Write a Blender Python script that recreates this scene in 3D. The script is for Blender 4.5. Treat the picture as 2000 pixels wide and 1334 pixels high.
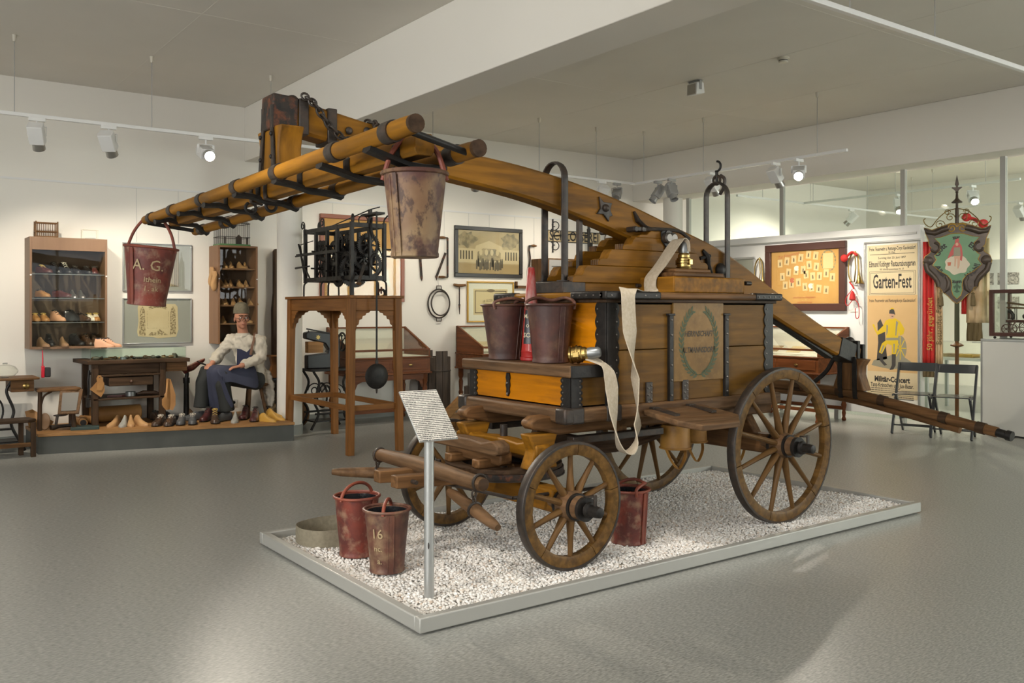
import bpy, bmesh, math, random
import numpy as np
from mathutils import Vector as V, Matrix, Quaternion
random.seed(7); rng = np.random.default_rng(7)
for o in list(bpy.data.objects): bpy.data.objects.remove(o)
SC = bpy.context.scene; COL = SC.collection
PI = math.pi; sin = math.sin; cos = math.cos
# ---------------------------------------------------------------- camera
YAW = math.radians(36.2); CY, SY = cos(YAW), sin(YAW); FPX = 1764.0; HZN = 605.0; EYE = 1.40
cd = bpy.data.cameras.new('camera'); cam = bpy.data.objects.new('camera', cd); COL.objects.link(cam)
cam.location = (0, 0, EYE); cam.rotation_euler = (PI/2, 0, -YAW)
cd.sensor_width = 36; cd.lens = FPX/2000*36; cd.shift_y = (HZN-667)/2000; cd.clip_start = .05
SC.camera = cam
# ---------------------------------------------------------------- world, daylight, exposure
W = bpy.data.worlds.new('world'); SC.world = W; W.use_nodes = True
W.node_tree.nodes['Background'].inputs[0].default_value = (.80, .88, 1, 1)
W.node_tree.nodes['Background'].inputs[1].default_value = 1.0
SC.view_settings.view_transform = 'Standard'; SC.view_settings.look = 'None'
SC.view_settings.exposure = 0.29; SC.view_settings.gamma = 1; SC.view_settings.use_curve_mapping = False
SC.cycles.max_bounces = 6; SC.cycles.diffuse_bounces = 3; SC.cycles.glossy_bounces = 3; SC.cycles.transparent_max_bounces = 16; SC.cycles.adaptive_threshold = .03
def area(name, loc, rot, sx, sy, power, col):
    l = bpy.data.lights.new(name, 'AREA'); l.shape = 'RECTANGLE'; l.size = sx; l.size_y = sy; l.energy = power; l.color = col
    o = bpy.data.objects.new(name, l); COL.objects.link(o); o.location = loc; o.rotation_euler = rot; return o
DAY = (.98, .97, .95)
LEFTX, REARY, BACKY, CEIL, BEAMZ = -5.0, -3.5, 10.53, 3.80, 3.16
WIN_L = [(-2.6, -.2), (.4, 2.8), (3.4, 5.8), (6.4, 8.8)]      # daylight windows in the left wall (y ranges)
FILL_WIN = [(-4.2, -1.4), (-.8, 2.0), (2.6, 5.4), (6.0, 8.8)]    # unseen windows added for fill in the wall behind the camera (x ranges)
for a, b in WIN_L: area('daylight_and_fill', (LEFTX-.25, (a+b)/2, 2.4), (0, -PI/2, 0), 1.7, b-a, (170 if b < 3 else 75) if b < 6 else 8, DAY)
for a, b in FILL_WIN: area('daylight_and_fill', ((a+b)/2, REARY-.25, 2.4), (PI/2, 0, 0), b-a, 1.7, 6 if a < 5 else 55, DAY)  # soft fill from behind the camera, through the added windows
# added fill light brightens the far bay through an unseen front window
area('daylight_and_fill', (13.5, REARY-.25, 2.4), (PI/2, 0, 0), 4.6, 1.7, 460, DAY)
SPOT_WARM = (1, .90, .76); SPOT_NEUT = (1, .95, .88)
# ---------------------------------------------------------------- helpers
def ray(u, v):
    r = (u-1000)/FPX; return V((r*CY+SY, -r*SY+CY, (HZN-v)/FPX))
def on_z(u, v, z): d = ray(u, v); return d*((z-EYE)/d.z)+V((0, 0, EYE))
def on_x(u, v, x): d = ray(u, v); return d*(x/d.x)+V((0, 0, EYE))
def on_y(u, v, y): d = ray(u, v); return d*(y/d.y)+V((0, 0, EYE))
def basis(o, x, y):
    x = V(x).normalized(); y = V(y); z = x.cross(y).normalized(); y = z.cross(x)
    return Matrix(((x.x, y.x, z.x, o[0]), (x.y, y.y, z.y, o[1]), (x.z, y.z, z.z, o[2]), (0, 0, 0, 1)))
def frame_of(d):
    d = V(d).normalized(); a = V((0, 0, 1)) if abs(d.z) < .9 else V((1, 0, 0))
    x = a.cross(d).normalized(); return x, d.cross(x)
class G:
    def __init__(s): s.v = []; s.f = []
    def add(s, vs, fs, M=None):
        n = len(s.v)
        s.v += [tuple(M @ V(p)) if M else tuple(p) for p in vs]; s.f += [tuple(i+n for i in f) for f in fs]; return s
    def bx(s, x0, x1, y0, y1, z0, z1, M=None):
        return s.add([(x, y, z) for z in (z0, z1) for y in (y0, y1) for x in (x0, x1)],
                     [(0, 2, 3, 1), (4, 5, 7, 6), (0, 1, 5, 4), (2, 6, 7, 3), (0, 4, 6, 2), (1, 3, 7, 5)], M)
    def box(s, c, d, rz=0, M=None):
        m = Matrix.Translation(c) @ Matrix.Rotation(rz, 4, 'Z')
        if M: m = M @ m
        return s.bx(-d[0]/2, d[0]/2, -d[1]/2, d[1]/2, -d[2]/2, d[2]/2, m)
    def beam(s, a, b, w, h, up=(0, 0, 1)):
        a, b = V(a), V(b); d = b-a; x = d.normalized(); y = V(up).cross(x).normalized()
        return s.bx(0, d.length, -w/2, w/2, -h/2, h/2, basis(a, x, y))
    def ring(s, pts_list, closed=False, cap=True):
        n = len(pts_list[0]); b = len(s.v)
        for r in pts_list: s.v += [tuple(p) for p in r]
        m = len(pts_list)
        for i in range(m if closed else m-1):
            j = (i+1) % m
            for k in range(n):
                l = (k+1) % n; s.f.append((b+i*n+k, b+i*n+l, b+j*n+l, b+j*n+k))
        if cap and not closed:
            s.f.append(tuple(b+k for k in range(n))[::-1]); s.f.append(tuple(b+(m-1)*n+k for k in range(n)))
        return s
    def rod(s, a, b, r0, r1=None, n=12):
        r1 = r0 if r1 is None else r1; a, b = V(a), V(b); x, y = frame_of(b-a)
        return s.ring([[p+x*(r*cos(2*PI*k/n))+y*(r*sin(2*PI*k/n)) for k in range(n)] for p, r in ((a, r0), (b, r1))])
    def tube(s, pts, r, n=8, closed=False, flat=None, up=None):
        P = [V(p) for p in pts]; m = len(P); R = r if isinstance(r, (list, tuple)) else [r]*m; rings = []; x = None
        for i in range(m):
            if closed: t = P[(i+1) % m]-P[i-1]
            else: t = P[min(i+1, m-1)]-P[max(i-1, 0)]
            t.normalize()
            if x is None: x = (V(up).cross(t).normalized() if up else frame_of(t)[0])
            else: x = (V(up).cross(t) if up else x-t*x.dot(t)).normalized()
            y = t.cross(x); rr = R[i]; fx = 1 if flat is None else flat
            rings.append([P[i]+x*(rr*cos(2*PI*k/n))+y*(rr*fx*sin(2*PI*k/n)) for k in range(n)])
        return s.ring(rings, closed)
    def lathe(s, prof, n=24, M=None, cap=True):
        M = M or Matrix()
        return s.ring([[M @ V((r*cos(2*PI*k/n), r*sin(2*PI*k/n), h)) for k in range(n)] for r, h in prof], False, cap)
    def prism(s, poly, t0, t1, M=None):
        M = M or Matrix(); n = len(poly); b = len(s.v)
        s.v += [tuple(M @ V((x, y, t0))) for x, y in poly]+[tuple(M @ V((x, y, t1))) for x, y in poly]
        s.f.append(tuple(b+k for k in range(n))[::-1]); s.f.append(tuple(b+n+k for k in range(n)))
        s.f += [(b+k, b+(k+1) % n, b+n+(k+1) % n, b+n+k) for k in range(n)]; return s
    def ribbon(s, pts, wd, w, t):
        P = [V(p) for p in pts]; m = len(P); rings = []
        WD = wd if isinstance(wd, list) else [wd]*m; WW = w if isinstance(w, list) else [w]*m
        for i in range(m):
            tg = (P[min(i+1, m-1)]-P[max(i-1, 0)]).normalized(); q = V(WD[i]); q = (q-tg*q.dot(tg)).normalized(); nn = tg.cross(q)
            a = q*(WW[i]/2); b = nn*(t/2)
            rings.append([P[i]-a-b*.5, P[i]-b, P[i]+a-b*.5, P[i]+a+b*.5, P[i]+b, P[i]-a+b*.5])
        return s.ring(rings)
    def torus(s, c, R, r, ax=(0, 0, 1), n=24, m=8, a0=0, a1=2*PI, sx=1, sy=1):
        x, y = frame_of(ax); c = V(c); full = abs(a1-a0-2*PI) < 1e-6; k = n if full else n+1
        return s.tube([c+x*(R*sx*cos(a0+(a1-a0)*i/n))+y*(R*sy*sin(a0+(a1-a0)*i/n)) for i in range(k)], r, m, full)
    def ell(s, c, rx, ry, rz, n=14, m=9, M=None):
        M = M or Matrix(); c = V(c)
        return s.ring([[M @ (c+V((rx*sin(a)*cos(2*PI*k/n), ry*sin(a)*sin(2*PI*k/n), -rz*cos(a)))) for k in range(n)]
                       for a in [max(.02, min(PI-.02, PI*i/(m-1))) for i in range(m)]])
    def mesh(s, name):
        me = bpy.data.meshes.new(name); me.from_pydata(s.v, [], s.f); return me
    def build(s, name, mat, par=None, bev=0, world=False, flat=False, sub=0, ang=38):
        if world and par:
            q = par
            while q.parent: q = q.parent
            L = q.location; s.v = [(p[0]-L.x, p[1]-L.y, p[2]-L.z) for p in s.v]
        me = s.mesh(name); fin(me, flat, ang); return obj(name, me, mat, par, bev, sub)
def fin(me, flat=False, ang=38):
    bm = bmesh.new(); bm.from_mesh(me); bmesh.ops.recalc_face_normals(bm, faces=bm.faces); bm.to_mesh(me); bm.free()
    if not flat:
        me.polygons.foreach_set('use_smooth', [True]*len(me.polygons)); me.set_sharp_from_angle(angle=math.radians(ang))
def obj(name, me, mat, par=None, bev=0, sub=0):
    o = bpy.data.objects.new(name, me); COL.objects.link(o)
    if mat is not None and not me.materials: me.materials.append(M[mat] if isinstance(mat, str) else mat)
    if par: o.parent = par
    if sub:
        m = o.modifiers.new('s', 'SUBSURF'); m.levels = sub; m.render_levels = sub
    if bev:
        m = o.modifiers.new('b', 'BEVEL'); m.width = bev; m.segments = 2; m.limit_method = 'ANGLE'; m.angle_limit = .6
    return o
def thing(name, label, cat, loc=(0, 0, 0), rz=0, group=None, kind=None):
    o = bpy.data.objects.new(name, None); COL.objects.link(o); o.location = loc; o.rotation_euler = (0, 0, rz)
    o.empty_display_size = .1; return tag(o, label, cat, group, kind)
def tag(o, label, cat=None, group=None, kind=None):
    o['label'] = label
    if cat: o['category'] = cat
    if group: o['group'] = group
    if kind: o['kind'] = kind
    return o
def struct(o, label=None):
    o['kind'] = 'structure'
    if label: o['label'] = label
    return o
def put(par, o_src, Mx, name=None):
    o = o_src.copy(); COL.objects.link(o); o.parent = par; o.matrix_local = Mx; return o
def text(body, size, align='CENTER', sx=1, bold=0, res=2):
    c = bpy.data.curves.new('t', 'FONT'); c.body = body; c.size = size; c.align_x = align; c.align_y = 'CENTER'
    c.resolution_u = res; c.offset = bold; c.extrude = 0
    o = bpy.data.objects.new('t', c); COL.objects.link(o); bpy.context.view_layer.update()
    me = bpy.data.meshes.new_from_object(o.evaluated_get(bpy.context.evaluated_depsgraph_get()))
    vs = [(v.co.x*sx, v.co.y, 0) for v in me.vertices]; fs = [tuple(p.vertices) for p in me.polygons]
    bpy.data.objects.remove(o); bpy.data.curves.remove(c); bpy.data.meshes.remove(me); return vs, fs
def scroll(c, r0, r1, turns, x, y, a0=0, n=26, sgn=1):
    c, x, y = V(c), V(x), V(y)
    return [c+x*((r0+(r1-r0)*i/n)*cos(a0+sgn*2*PI*turns*i/n))+y*((r0+(r1-r0)*i/n)*sin(a0+sgn*2*PI*turns*i/n)) for i in range(n+1)]
def bez(pts, n=8):
    """Catmull-Rom through the points"""
    P = [V(p) for p in pts]; P = [P[0]*2-P[1]]+P+[P[-1]*2-P[-2]]; out = []
    for i in range(1, len(P)-2):
        a, b, c, d = P[i-1:i+3]
        for k in range(n):
            t = k/n; out.append(.5*((2*b)+(c-a)*t+(2*a-5*b+4*c-d)*t*t+(3*b-a-3*c+d)*t**3))
    return out+[P[-2]]
# ---------------------------------------------------------------- materials
M = {}
def mat(name, col, rough=.5, metal=0, col2=None, sc=6, st=(1, 1, 1), dirt=None, bump=0, spec=.5, coat=0, trans=0, wear=None, det=4, lo=.35, hi=.65):
    m = bpy.data.materials.new(name); m.use_nodes = True; nt = m.node_tree; N = nt.nodes; L = nt.links
    b = N['Principled BSDF']; b.inputs['Roughness'].default_value = rough; b.inputs['Metallic'].default_value = metal
    b.inputs['Specular IOR Level'].default_value = spec; b.inputs['Coat Weight'].default_value = coat
    b.inputs['Coat Roughness'].default_value = .25
    b.inputs['Base Color'].default_value = (*col, 1); M[name] = m
    if col2 or bump or dirt:
        tc = N.new('ShaderNodeTexCoord'); mp = N.new('ShaderNodeMapping'); mp.inputs['Scale'].default_value = st
        no = N.new('ShaderNodeTexNoise'); no.inputs['Scale'].default_value = sc; no.inputs['Detail'].default_value = det
        L.new(tc.outputs['Object'], mp.inputs[0]); L.new(mp.outputs[0], no.inputs['Vector'])
        out = None
        if col2:
            r = N.new('ShaderNodeValToRGB'); r.color_ramp.elements[0].position = lo; r.color_ramp.elements[1].position = hi
            r.color_ramp.elements[0].color = (*col2, 1); r.color_ramp.elements[1].color = (*col, 1)
            L.new(no.outputs['Fac'], r.inputs[0]); out = r.outputs[0]
        for k, d in enumerate([q for q in (dirt, wear) if q]):
            dc, amt, ds = d[:3]; n2 = N.new('ShaderNodeTexNoise'); n2.inputs['Scale'].default_value = ds; n2.inputs['Detail'].default_value = 4
            n2.inputs['Roughness'].default_value = .65
            mp2 = N.new('ShaderNodeMapping'); mp2.inputs['Location'].default_value = (3.1*k+1, 2.2, 5.7*k); mp2.inputs['Scale'].default_value = d[3] if len(d) > 3 else (1, 1, 1)
            L.new(tc.outputs['Object'], mp2.inputs[0]); L.new(mp2.outputs[0], n2.inputs['Vector'])
            r2 = N.new('ShaderNodeValToRGB'); r2.color_ramp.elements[0].position = d[4] if len(d) > 4 else .5; r2.color_ramp.elements[1].position = d[5] if len(d) > 4 else .68
            r2.color_ramp.elements[0].color = (0, 0, 0, 1); r2.color_ramp.elements[1].color = (amt, amt, amt, 1)
            L.new(n2.outputs['Fac'], r2.inputs[0])
            mx = N.new('ShaderNodeMix'); mx.data_type = 'RGBA'; mx.inputs['B'].default_value = (*dc, 1)
            L.new(r2.outputs[0], mx.inputs['Factor'])
            if out: L.new(out, mx.inputs['A'])
            else: mx.inputs['A'].default_value = (*col, 1)
            out = mx.outputs['Result']
        if out: L.new(out, b.inputs['Base Color'])
        if bump:
            bp = N.new('ShaderNodeBump'); bp.inputs['Strength'].default_value = bump; bp.inputs['Distance'].default_value = .01
            L.new(no.outputs['Fac'], bp.inputs['Height']); L.new(bp.outputs[0], b.inputs['Normal'])
    return m
def glow(name, col, s):
    m = bpy.data.materials.new(name); m.use_nodes = True; b = m.node_tree.nodes['Principled BSDF']
    b.inputs['Base Color'].default_value = (*col, 1); b.inputs['Emission Color'].default_value = (*col, 1); b.inputs['Emission Strength'].default_value = s; M[name] = m
def pane(name, tint=(.97, .99, .98), refl=.06):
    m = bpy.data.materials.new(name); m.use_nodes = True; N = m.node_tree.nodes; L = m.node_tree.links; N.clear()
    o = N.new('ShaderNodeOutputMaterial'); t = N.new('ShaderNodeBsdfTransparent'); t.inputs[0].default_value = (*tint, 1)
    g = N.new('ShaderNodeBsdfGlossy'); g.inputs['Roughness'].default_value = .02; lw = N.new('ShaderNodeLayerWeight'); p5 = N.new('ShaderNodeMath'); p5.operation = 'POWER'; p5.inputs[1].default_value = 4.5; L.new(lw.outputs['Facing'], p5.inputs[0]); f = N.new('ShaderNodeMapRange'); f.inputs['To Min'].default_value = .018; f.inputs['To Max'].default_value = .85; L.new(p5.outputs[0], f.inputs[0])
    x = N.new('ShaderNodeMixShader'); L.new(f.outputs[0], x.inputs[0]); L.new(t.outputs[0], x.inputs[1]); L.new(g.outputs[0], x.inputs[2]); L.new(x.outputs[0], o.inputs[0]); M[name] = m
def dk(c, k): return tuple(a*k for a in c)
def wood(name, c, ax, rough=.45, k=.55, sc=4, dirt=None, coat=0, bump=.15, wear=None):
    st = [9, 9, 9]; st[ax] = .7
    sv = [2.2, 2.2, 2.2]; sv[ax] = .35
    if dirt: dirt = (*dirt, tuple(sv))
    if wear: wear = (*wear, tuple(sv))
    return mat(name, c, rough, 0, dk(c, k), sc, tuple(st), dirt, bump, .16, 0, 0, wear)
GRIME = (.035, .025, .015)
OCH = (.325, .140, .012); YEL = (.58, .20, .002); BRN = (.15, .07, .026); DBR = (.07, .034, .014); GRY = (.175, .10, .05)
for k, a in (('x', 0), ('y', 1), ('z', 2)):
    wood('ochre_'+k, OCH, a, .48, .62, 3, (DBR, .45, 2.2), .2, .12, (GRIME, .45, 5))
    wood('yellow_'+k, YEL, a, .48, .75, 2.5, ((.30, .11, .01), .45, 2.5), .2, .1, (GRIME, .3, 7))
    wood('olive_'+k, (.20, .096, .016), a, .5, .65, 3, (DBR, .45, 2.2), .15, .12, (GRIME, .4, 6))
    wood('worn_'+k, GRY, a, .6, .5, 4, (BRN, .6, 5), 0, .3, (DBR, .6, 8))
    wood('brown_'+k, (.20, .10, .04), a, .5, .5, 4, (DBR, .6, 5), .1, .25)
    wood('dark_'+k, (.085, .048, .026), a, .55, .5, 4, (GRIME, .6, 6), 0, .3)
    wood('oak_'+k, (.30, .125, .035), a, .4, .62, 3, None, .2, .05)
    wood('mahog_'+k, (.19, .062, .02), a, .38, .6, 3, None, .25, .05)
    wood('pine_'+k, (.42, .22, .085), a, .5, .7, 3, None, 0, .1)
mat('iron', (.030, .024, .020), .46, .25, (.05, .038, .029), 22, dirt=((.10, .055, .03), .5, 14), bump=.25)
mat('iron_dark', (.015, .0135, .012), .46, .2, (.024, .020, .017), 25, bump=.2, spec=.35)
mat('iron_clock', (.02, .018, .016), .42, .4, (.035, .029, .024), 20, bump=.15)
mat('iron_rust', (.055, .04, .03), .6, .5, (.03, .028, .026), 14, dirt=((.22, .07, .03), .9, 18), bump=.5)
mat('rivet', (.16, .145, .13), .4, .8)
mat('steel', (.45, .43, .40), .35, .9)
mat('brass', (.50, .36, .13), .28, 1, (.30, .20, .07), 12)
mat('alu', (.50, .51, .50), .38, .75, (.46, .47, .46), 3, (1, 1, 1))
mat('alu_frame', (.46, .455, .42), .42, .35)
mat('white_metal', (.78, .77, .74), .35, 0)
mat('grey_metal', (.36, .355, .34), .4, .2)
mat('black_lacquer', (.03, .034, .038), .25, 0, coat=.5)
mat('leather_red', (.25, .045, .024), .5, 0, (.12, .028, .02), 5, dirt=((.085, .022, .018), .8, 7, (1, 1, 1), .48, .62), bump=.4, wear=((.36, .24, .15), .55, 13))
mat('leather_worn', (.34, .23, .115), .55, 0, (.20, .105, .05), 5, dirt=((.085, .028, .022), .92, 6, (1, 1, 1), .46, .60), bump=.6, wear=((.05, .022, .016), .8, 22, (1, 1, .6), .54, .62))
mat('leather_mid', (.19, .075, .045), .5, 0, (.10, .038, .026), 5, dirt=((.30, .20, .11), .75, 7), bump=.4, wear=((.06, .03, .025), .6, 12))
mat('leather_dark', (.10, .032, .022), .5, 0, (.05, .02, .016), 5, dirt=((.15, .085, .05), .7, 7), bump=.35, wear=((.035, .018, .015), .7, 9))
mat('strap_red', (.26, .06, .03), .55, 0, (.17, .045, .03), 12, bump=.2)
mat('pitch', (.012, .012, .013), .18, 0, (.02, .02, .022), 9, bump=.6)
mat('letter_cream', (.42, .31, .17), .6)
mat('canvas', (.55, .47, .36), .8, 0, (.47, .39, .28), 60, bump=.2)
mat('canvas_olive', (.27, .235, .165), .8, 0, (.22, .19, .13), 50, bump=.15)
mat('canvas_seam', (.36, .30, .20), .8)
mat('canvas_yellow', (.42, .21, .035), .55, 0, (.30, .14, .03), 6, dirt=((.12, .06, .02), .6, 8), bump=.2)
mat('red_paint', (.42, .022, .018), .3, 0, (.33, .018, .015), 5, dirt=((.48, .44, .40), .55, 9, (1, 1, .35)))
mat('black_label', (.02, .02, .022), .35); mat('cream_print', (.62, .55, .38), .5)
mat('wall_white', (.83, .795, .715), .7); mat('ceil_white', (.78, .745, .67), .8, 0, (.75, .715, .64), 1.2)
mat('panel_white', (.82, .82, .79), .5); mat('base_grey', (.30, .31, .28), .5)
mat('podium_grey', (.085, .088, .078), .6, 0, (.07, .073, .065), 4)
mat('pedestal', (.63, .63, .58), .5); mat('pedestal_edge', (.5, .52, .5), .4, .3)
mat('paper', (.66, .55, .36), .8, 0, (.58, .46, .28), 4); mat('paper_orange', (.66, .37, .12), .75, 0, (.60, .32, .10), 3)
mat('paper_poster', (.70, .47, .22), .75, 0, (.64, .42, .19), 2.5); mat('paper_cream', (.70, .58, .36), .75)
mat('mat_grey', (.36, .36, .34), .6); mat('passe', (.80, .78, .70), .8); mat('ink', (.035, .03, .028), .7); mat('ink_soft', (.20, .15, .10), .8)
mat('engraved', (.60, .49, .31), .8, 0, (.22, .16, .09), 55, det=3, lo=.42, hi=.60); mat('gilt', (.46, .28, .06), .4, .5); mat('frame_black', (.025, .022, .02), .35); mat('frame_brown', (.075, .03, .022), .4); mat('frame_red', (.26, .075, .03), .35)
mat('photo_sepia', (.50, .36, .20), .5, 0, (.16, .11, .065), 9, det=8); mat('photo_grey', (.30, .28, .25), .5, 0, (.06, .055, .05), 40, det=8)
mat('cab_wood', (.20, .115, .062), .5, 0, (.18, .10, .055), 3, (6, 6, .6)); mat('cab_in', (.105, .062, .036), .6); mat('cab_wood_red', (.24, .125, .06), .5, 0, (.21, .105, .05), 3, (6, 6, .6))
mat('last_wood', (.52, .30, .13), .5, 0, (.44, .24, .10), 8); mat('last_yellow', (.62, .34, .06), .45); mat('last_grey', (.36, .35, .31), .5); mat('last_dark', (.24, .14, .07), .5)
mat('sh_brown', (.07, .04, .025), .25, coat=.3); mat('sh_black', (.014, .013, .014), .28, coat=.3); mat('sh_grey', (.085, .088, .09), .3, coat=.2)
mat('sh_burg', (.085, .024, .022), .28, coat=.3); mat('sh_tan', (.40, .19, .06), .4); mat('sh_white', (.66, .60, .50), .5); mat('sh_beige', (.42, .30, .17), .7); mat('sh_pink', (.62, .33, .19), .55)
mat('sole_dark', (.02, .017, .015), .6); mat('sole_tan', (.33, .19, .09), .6); mat('lace_y', (.55, .38, .10), .7); mat('lace_d', (.03, .025, .02), .7); mat('lace_w', (.62, .56, .46), .7)
mat('tan_leather', (.40, .20, .06), .55, 0, (.32, .15, .045), 6); mat('olive_leather', (.20, .15, .045), .5)
mat('skin', (.50, .235, .14), .5, 0, (.44, .19, .115), 8); mat('lip', (.34, .12, .09), .5); mat('eye_white', (.6, .56, .5), .3); mat('eye_dark', (.03, .025, .02), .2)
mat('shirt', (.56, .51, .42), .85, 0, (.50, .45, .36), 5, bump=.15); mat('trouser', (.022, .024, .022), .8); mat('apron', (.045, .05, .085), .8, 0, (.037, .042, .072), 7, bump=.1); mat('bib', (.018, .02, .05), .8); mat('cap', (.17, .145, .095), .9, 0, (.14, .12, .075), 40); mat('brace', (.16, .08, .045), .7)
mat('felt_red', (.50, .02, .016), .7); mat('plastic_red', (.55, .012, .03), .35); mat('bristle', (.03, .028, .03), .8)
mat('silk_red', (.55, .03, .025), .45); mat('silk_cream', (.66, .50, .30), .5, 0, (.60, .42, .22), 9); mat('gold_thread', (.55, .36, .07), .45, .3); mat('fringe', (.14, .10, .04), .7)
mat('shield_green', (.13, .27, .135), .45, 0, (.11, .235, .115), 6); mat('carved', (.075, .052, .035), .4, .2, (.05, .035, .025), 14, bump=.4); mat('cloud', (.62, .55, .42), .7); mat('flesh', (.60, .36, .24), .6); mat('cloak', (.50, .10, .09), .6); mat('green_dark', (.05, .10, .055), .6); mat('pole_wrap', (.055, .06, .028), .75); mat('machine_black', (.012, .012, .013), .3)
mat('wreath', (.065, .078, .030), .6); mat('rubber', (.17, .16, .14), .6); mat('panel_paint', (.25, .135, .034), .42, 0, (.19, .10, .024), 5, dirt=((.10, .05, .015), .5, 6), spec=.22, bump=.12, wear=((.28, .17, .05), .4, 25)); mat('letter_dark', (.055, .04, .022), .6)
mat('uniform', (.72, .50, .02), .6); mat('uniform_shade', (.30, .28, .20), .7); mat('boot_ink', (.06, .055, .05), .6)
mat('globe_frame', (.3, .3, .3), .3); mat('socket', (.72, .70, .64), .4); mat('cream_metal', (.60, .56, .46), .45)
mat('green_paint', (.07, .20, .07), .5); mat('barrel', (.085, .06, .042), .7, 0, (.05, .036, .026), 6, (5, 5, .6), bump=.4)
mat('book_green', (.03, .055, .05), .5); mat('gold_decal', (.55, .40, .12), .4, .3); mat('sign_board', (.56, .44, .24), .6); mat('tin', (.25, .26, .26), .35, .7)
mat('knob', (.10, .05, .03), .35); mat('junk', (.19, .16, .12), .7, 0, (.10, .085, .065), 9)
glow('lamp_glow', (1, .90, .76), 90)
pane('glass'); pane('glass_green', (.93, .975, .95)); pane('glass_clear', (.96, .97, .94))
def gravel_mat():
    m = bpy.data.materials.new('gravel'); m.use_nodes = True; N = m.node_tree.nodes; L = m.node_tree.links; b = N['Principled BSDF']; b.inputs['Roughness'].default_value = .8
    a = N.new('ShaderNodeAttribute'); a.attribute_name = 'tint'; r = N.new('ShaderNodeValToRGB'); e = r.color_ramp.elements
    e[0].position = 0; e[0].color = (.60, .47, .36, 1); e[1].position = 1; e[1].color = (.90, .88, .84, 1)
    x = e.new(.35); x.color = (.80, .74, .67, 1); L.new(a.outputs['Fac'], r.inputs[0]); L.new(r.outputs[0], b.inputs['Base Color']); M['gravel'] = m
gravel_mat()
def floor_mat():
    m = bpy.data.materials.new('linoleum'); m.use_nodes = True; N = m.node_tree.nodes; L = m.node_tree.links; b = N['Principled BSDF']
    tc = N.new('ShaderNodeTexCoord'); mp = N.new('ShaderNodeMapping'); mp.inputs['Scale'].default_value = (1, 3.2, 1); L.new(tc.outputs['Object'], mp.inputs[0])
    n1 = N.new('ShaderNodeTexNoise'); n1.inputs['Scale'].default_value = 42; n1.inputs['Detail'].default_value = 5; L.new(mp.outputs[0], n1.inputs['Vector'])
    r = N.new('ShaderNodeValToRGB'); e = r.color_ramp.elements; e[0].position = .32; e[0].color = (.25, .25, .225, 1); e[1].position = .66; e[1].color = (.47, .47, .43, 1)
    x = e.new(.5); x.color = (.36, .36, .33, 1); L.new(n1.outputs['Fac'], r.inputs[0])
    n3 = N.new('ShaderNodeTexNoise'); n3.inputs['Scale'].default_value = 1.3; n3.inputs['Detail'].default_value = 4; L.new(tc.outputs['Object'], n3.inputs['Vector'])
    r3 = N.new('ShaderNodeMapRange'); r3.inputs['To Min'].default_value = .31; r3.inputs['To Max'].default_value = .37; L.new(n3.outputs['Fac'], r3.inputs[0])
    L.new(r.outputs[0], b.inputs['Base Color']); L.new(r3.outputs[0], b.inputs['Roughness'])
    b.inputs['Specular IOR Level'].default_value = .42; M['linoleum'] = m
floor_mat()
def print_mat(name, paper, ink, rows, cols, thr=.47):
    """paper printed with rows of small type; uses object x,y as page coordinates in metres"""
    m = bpy.data.materials.new(name); m.use_nodes = True; N = m.node_tree.nodes; L = m.node_tree.links; b = N['Principled BSDF']; b.inputs['Roughness'].default_value = .6
    tc = N.new('ShaderNodeTexCoord'); sp = N.new('ShaderNodeSeparateXYZ'); L.new(tc.outputs['Object'], sp.inputs[0])
    def mth(op, a, bv=None):
        q = N.new('ShaderNodeMath'); q.operation = op; L.new(a, q.inputs[0])
        if bv is not None:
            if isinstance(bv, (int, float)): q.inputs[1].default_value = bv
            else: L.new(bv, q.inputs[1])
        return q.outputs[0]
    row = mth('MULTIPLY', sp.outputs['Y'], rows); fr = mth('FRACT', row); fl = mth('FLOOR', row)
    line = mth('LESS_THAN', fr, .6); cx = mth('MULTIPLY', sp.outputs['X'], cols)
    cb = N.new('ShaderNodeCombineXYZ'); L.new(cx, cb.inputs[0]); L.new(mth('MULTIPLY', fl, 7.31), cb.inputs[1]); L.new(mth('MULTIPLY', fr, 1.2), cb.inputs[2])
    n = N.new('ShaderNodeTexNoise'); n.inputs['Scale'].default_value = 1; n.inputs['Detail'].default_value = 2; L.new(cb.outputs[0], n.inputs['Vector'])
    k = mth('MULTIPLY', mth('GREATER_THAN', n.outputs['Fac'], thr), line)
    mx = N.new('ShaderNodeMix'); mx.data_type = 'RGBA'; mx.inputs['A'].default_value = (*paper, 1); mx.inputs['B'].default_value = (*ink, 1); L.new(k, mx.inputs['Factor']); L.new(mx.outputs['Result'], b.inputs['Base Color']); M[name] = m
print_mat('print_sign', (.66, .63, .56), (.09, .085, .08), 95, 420, .40)
print_mat('print_small', (.60, .50, .34), (.16, .12, .08), 60, 260, .46)
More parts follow.
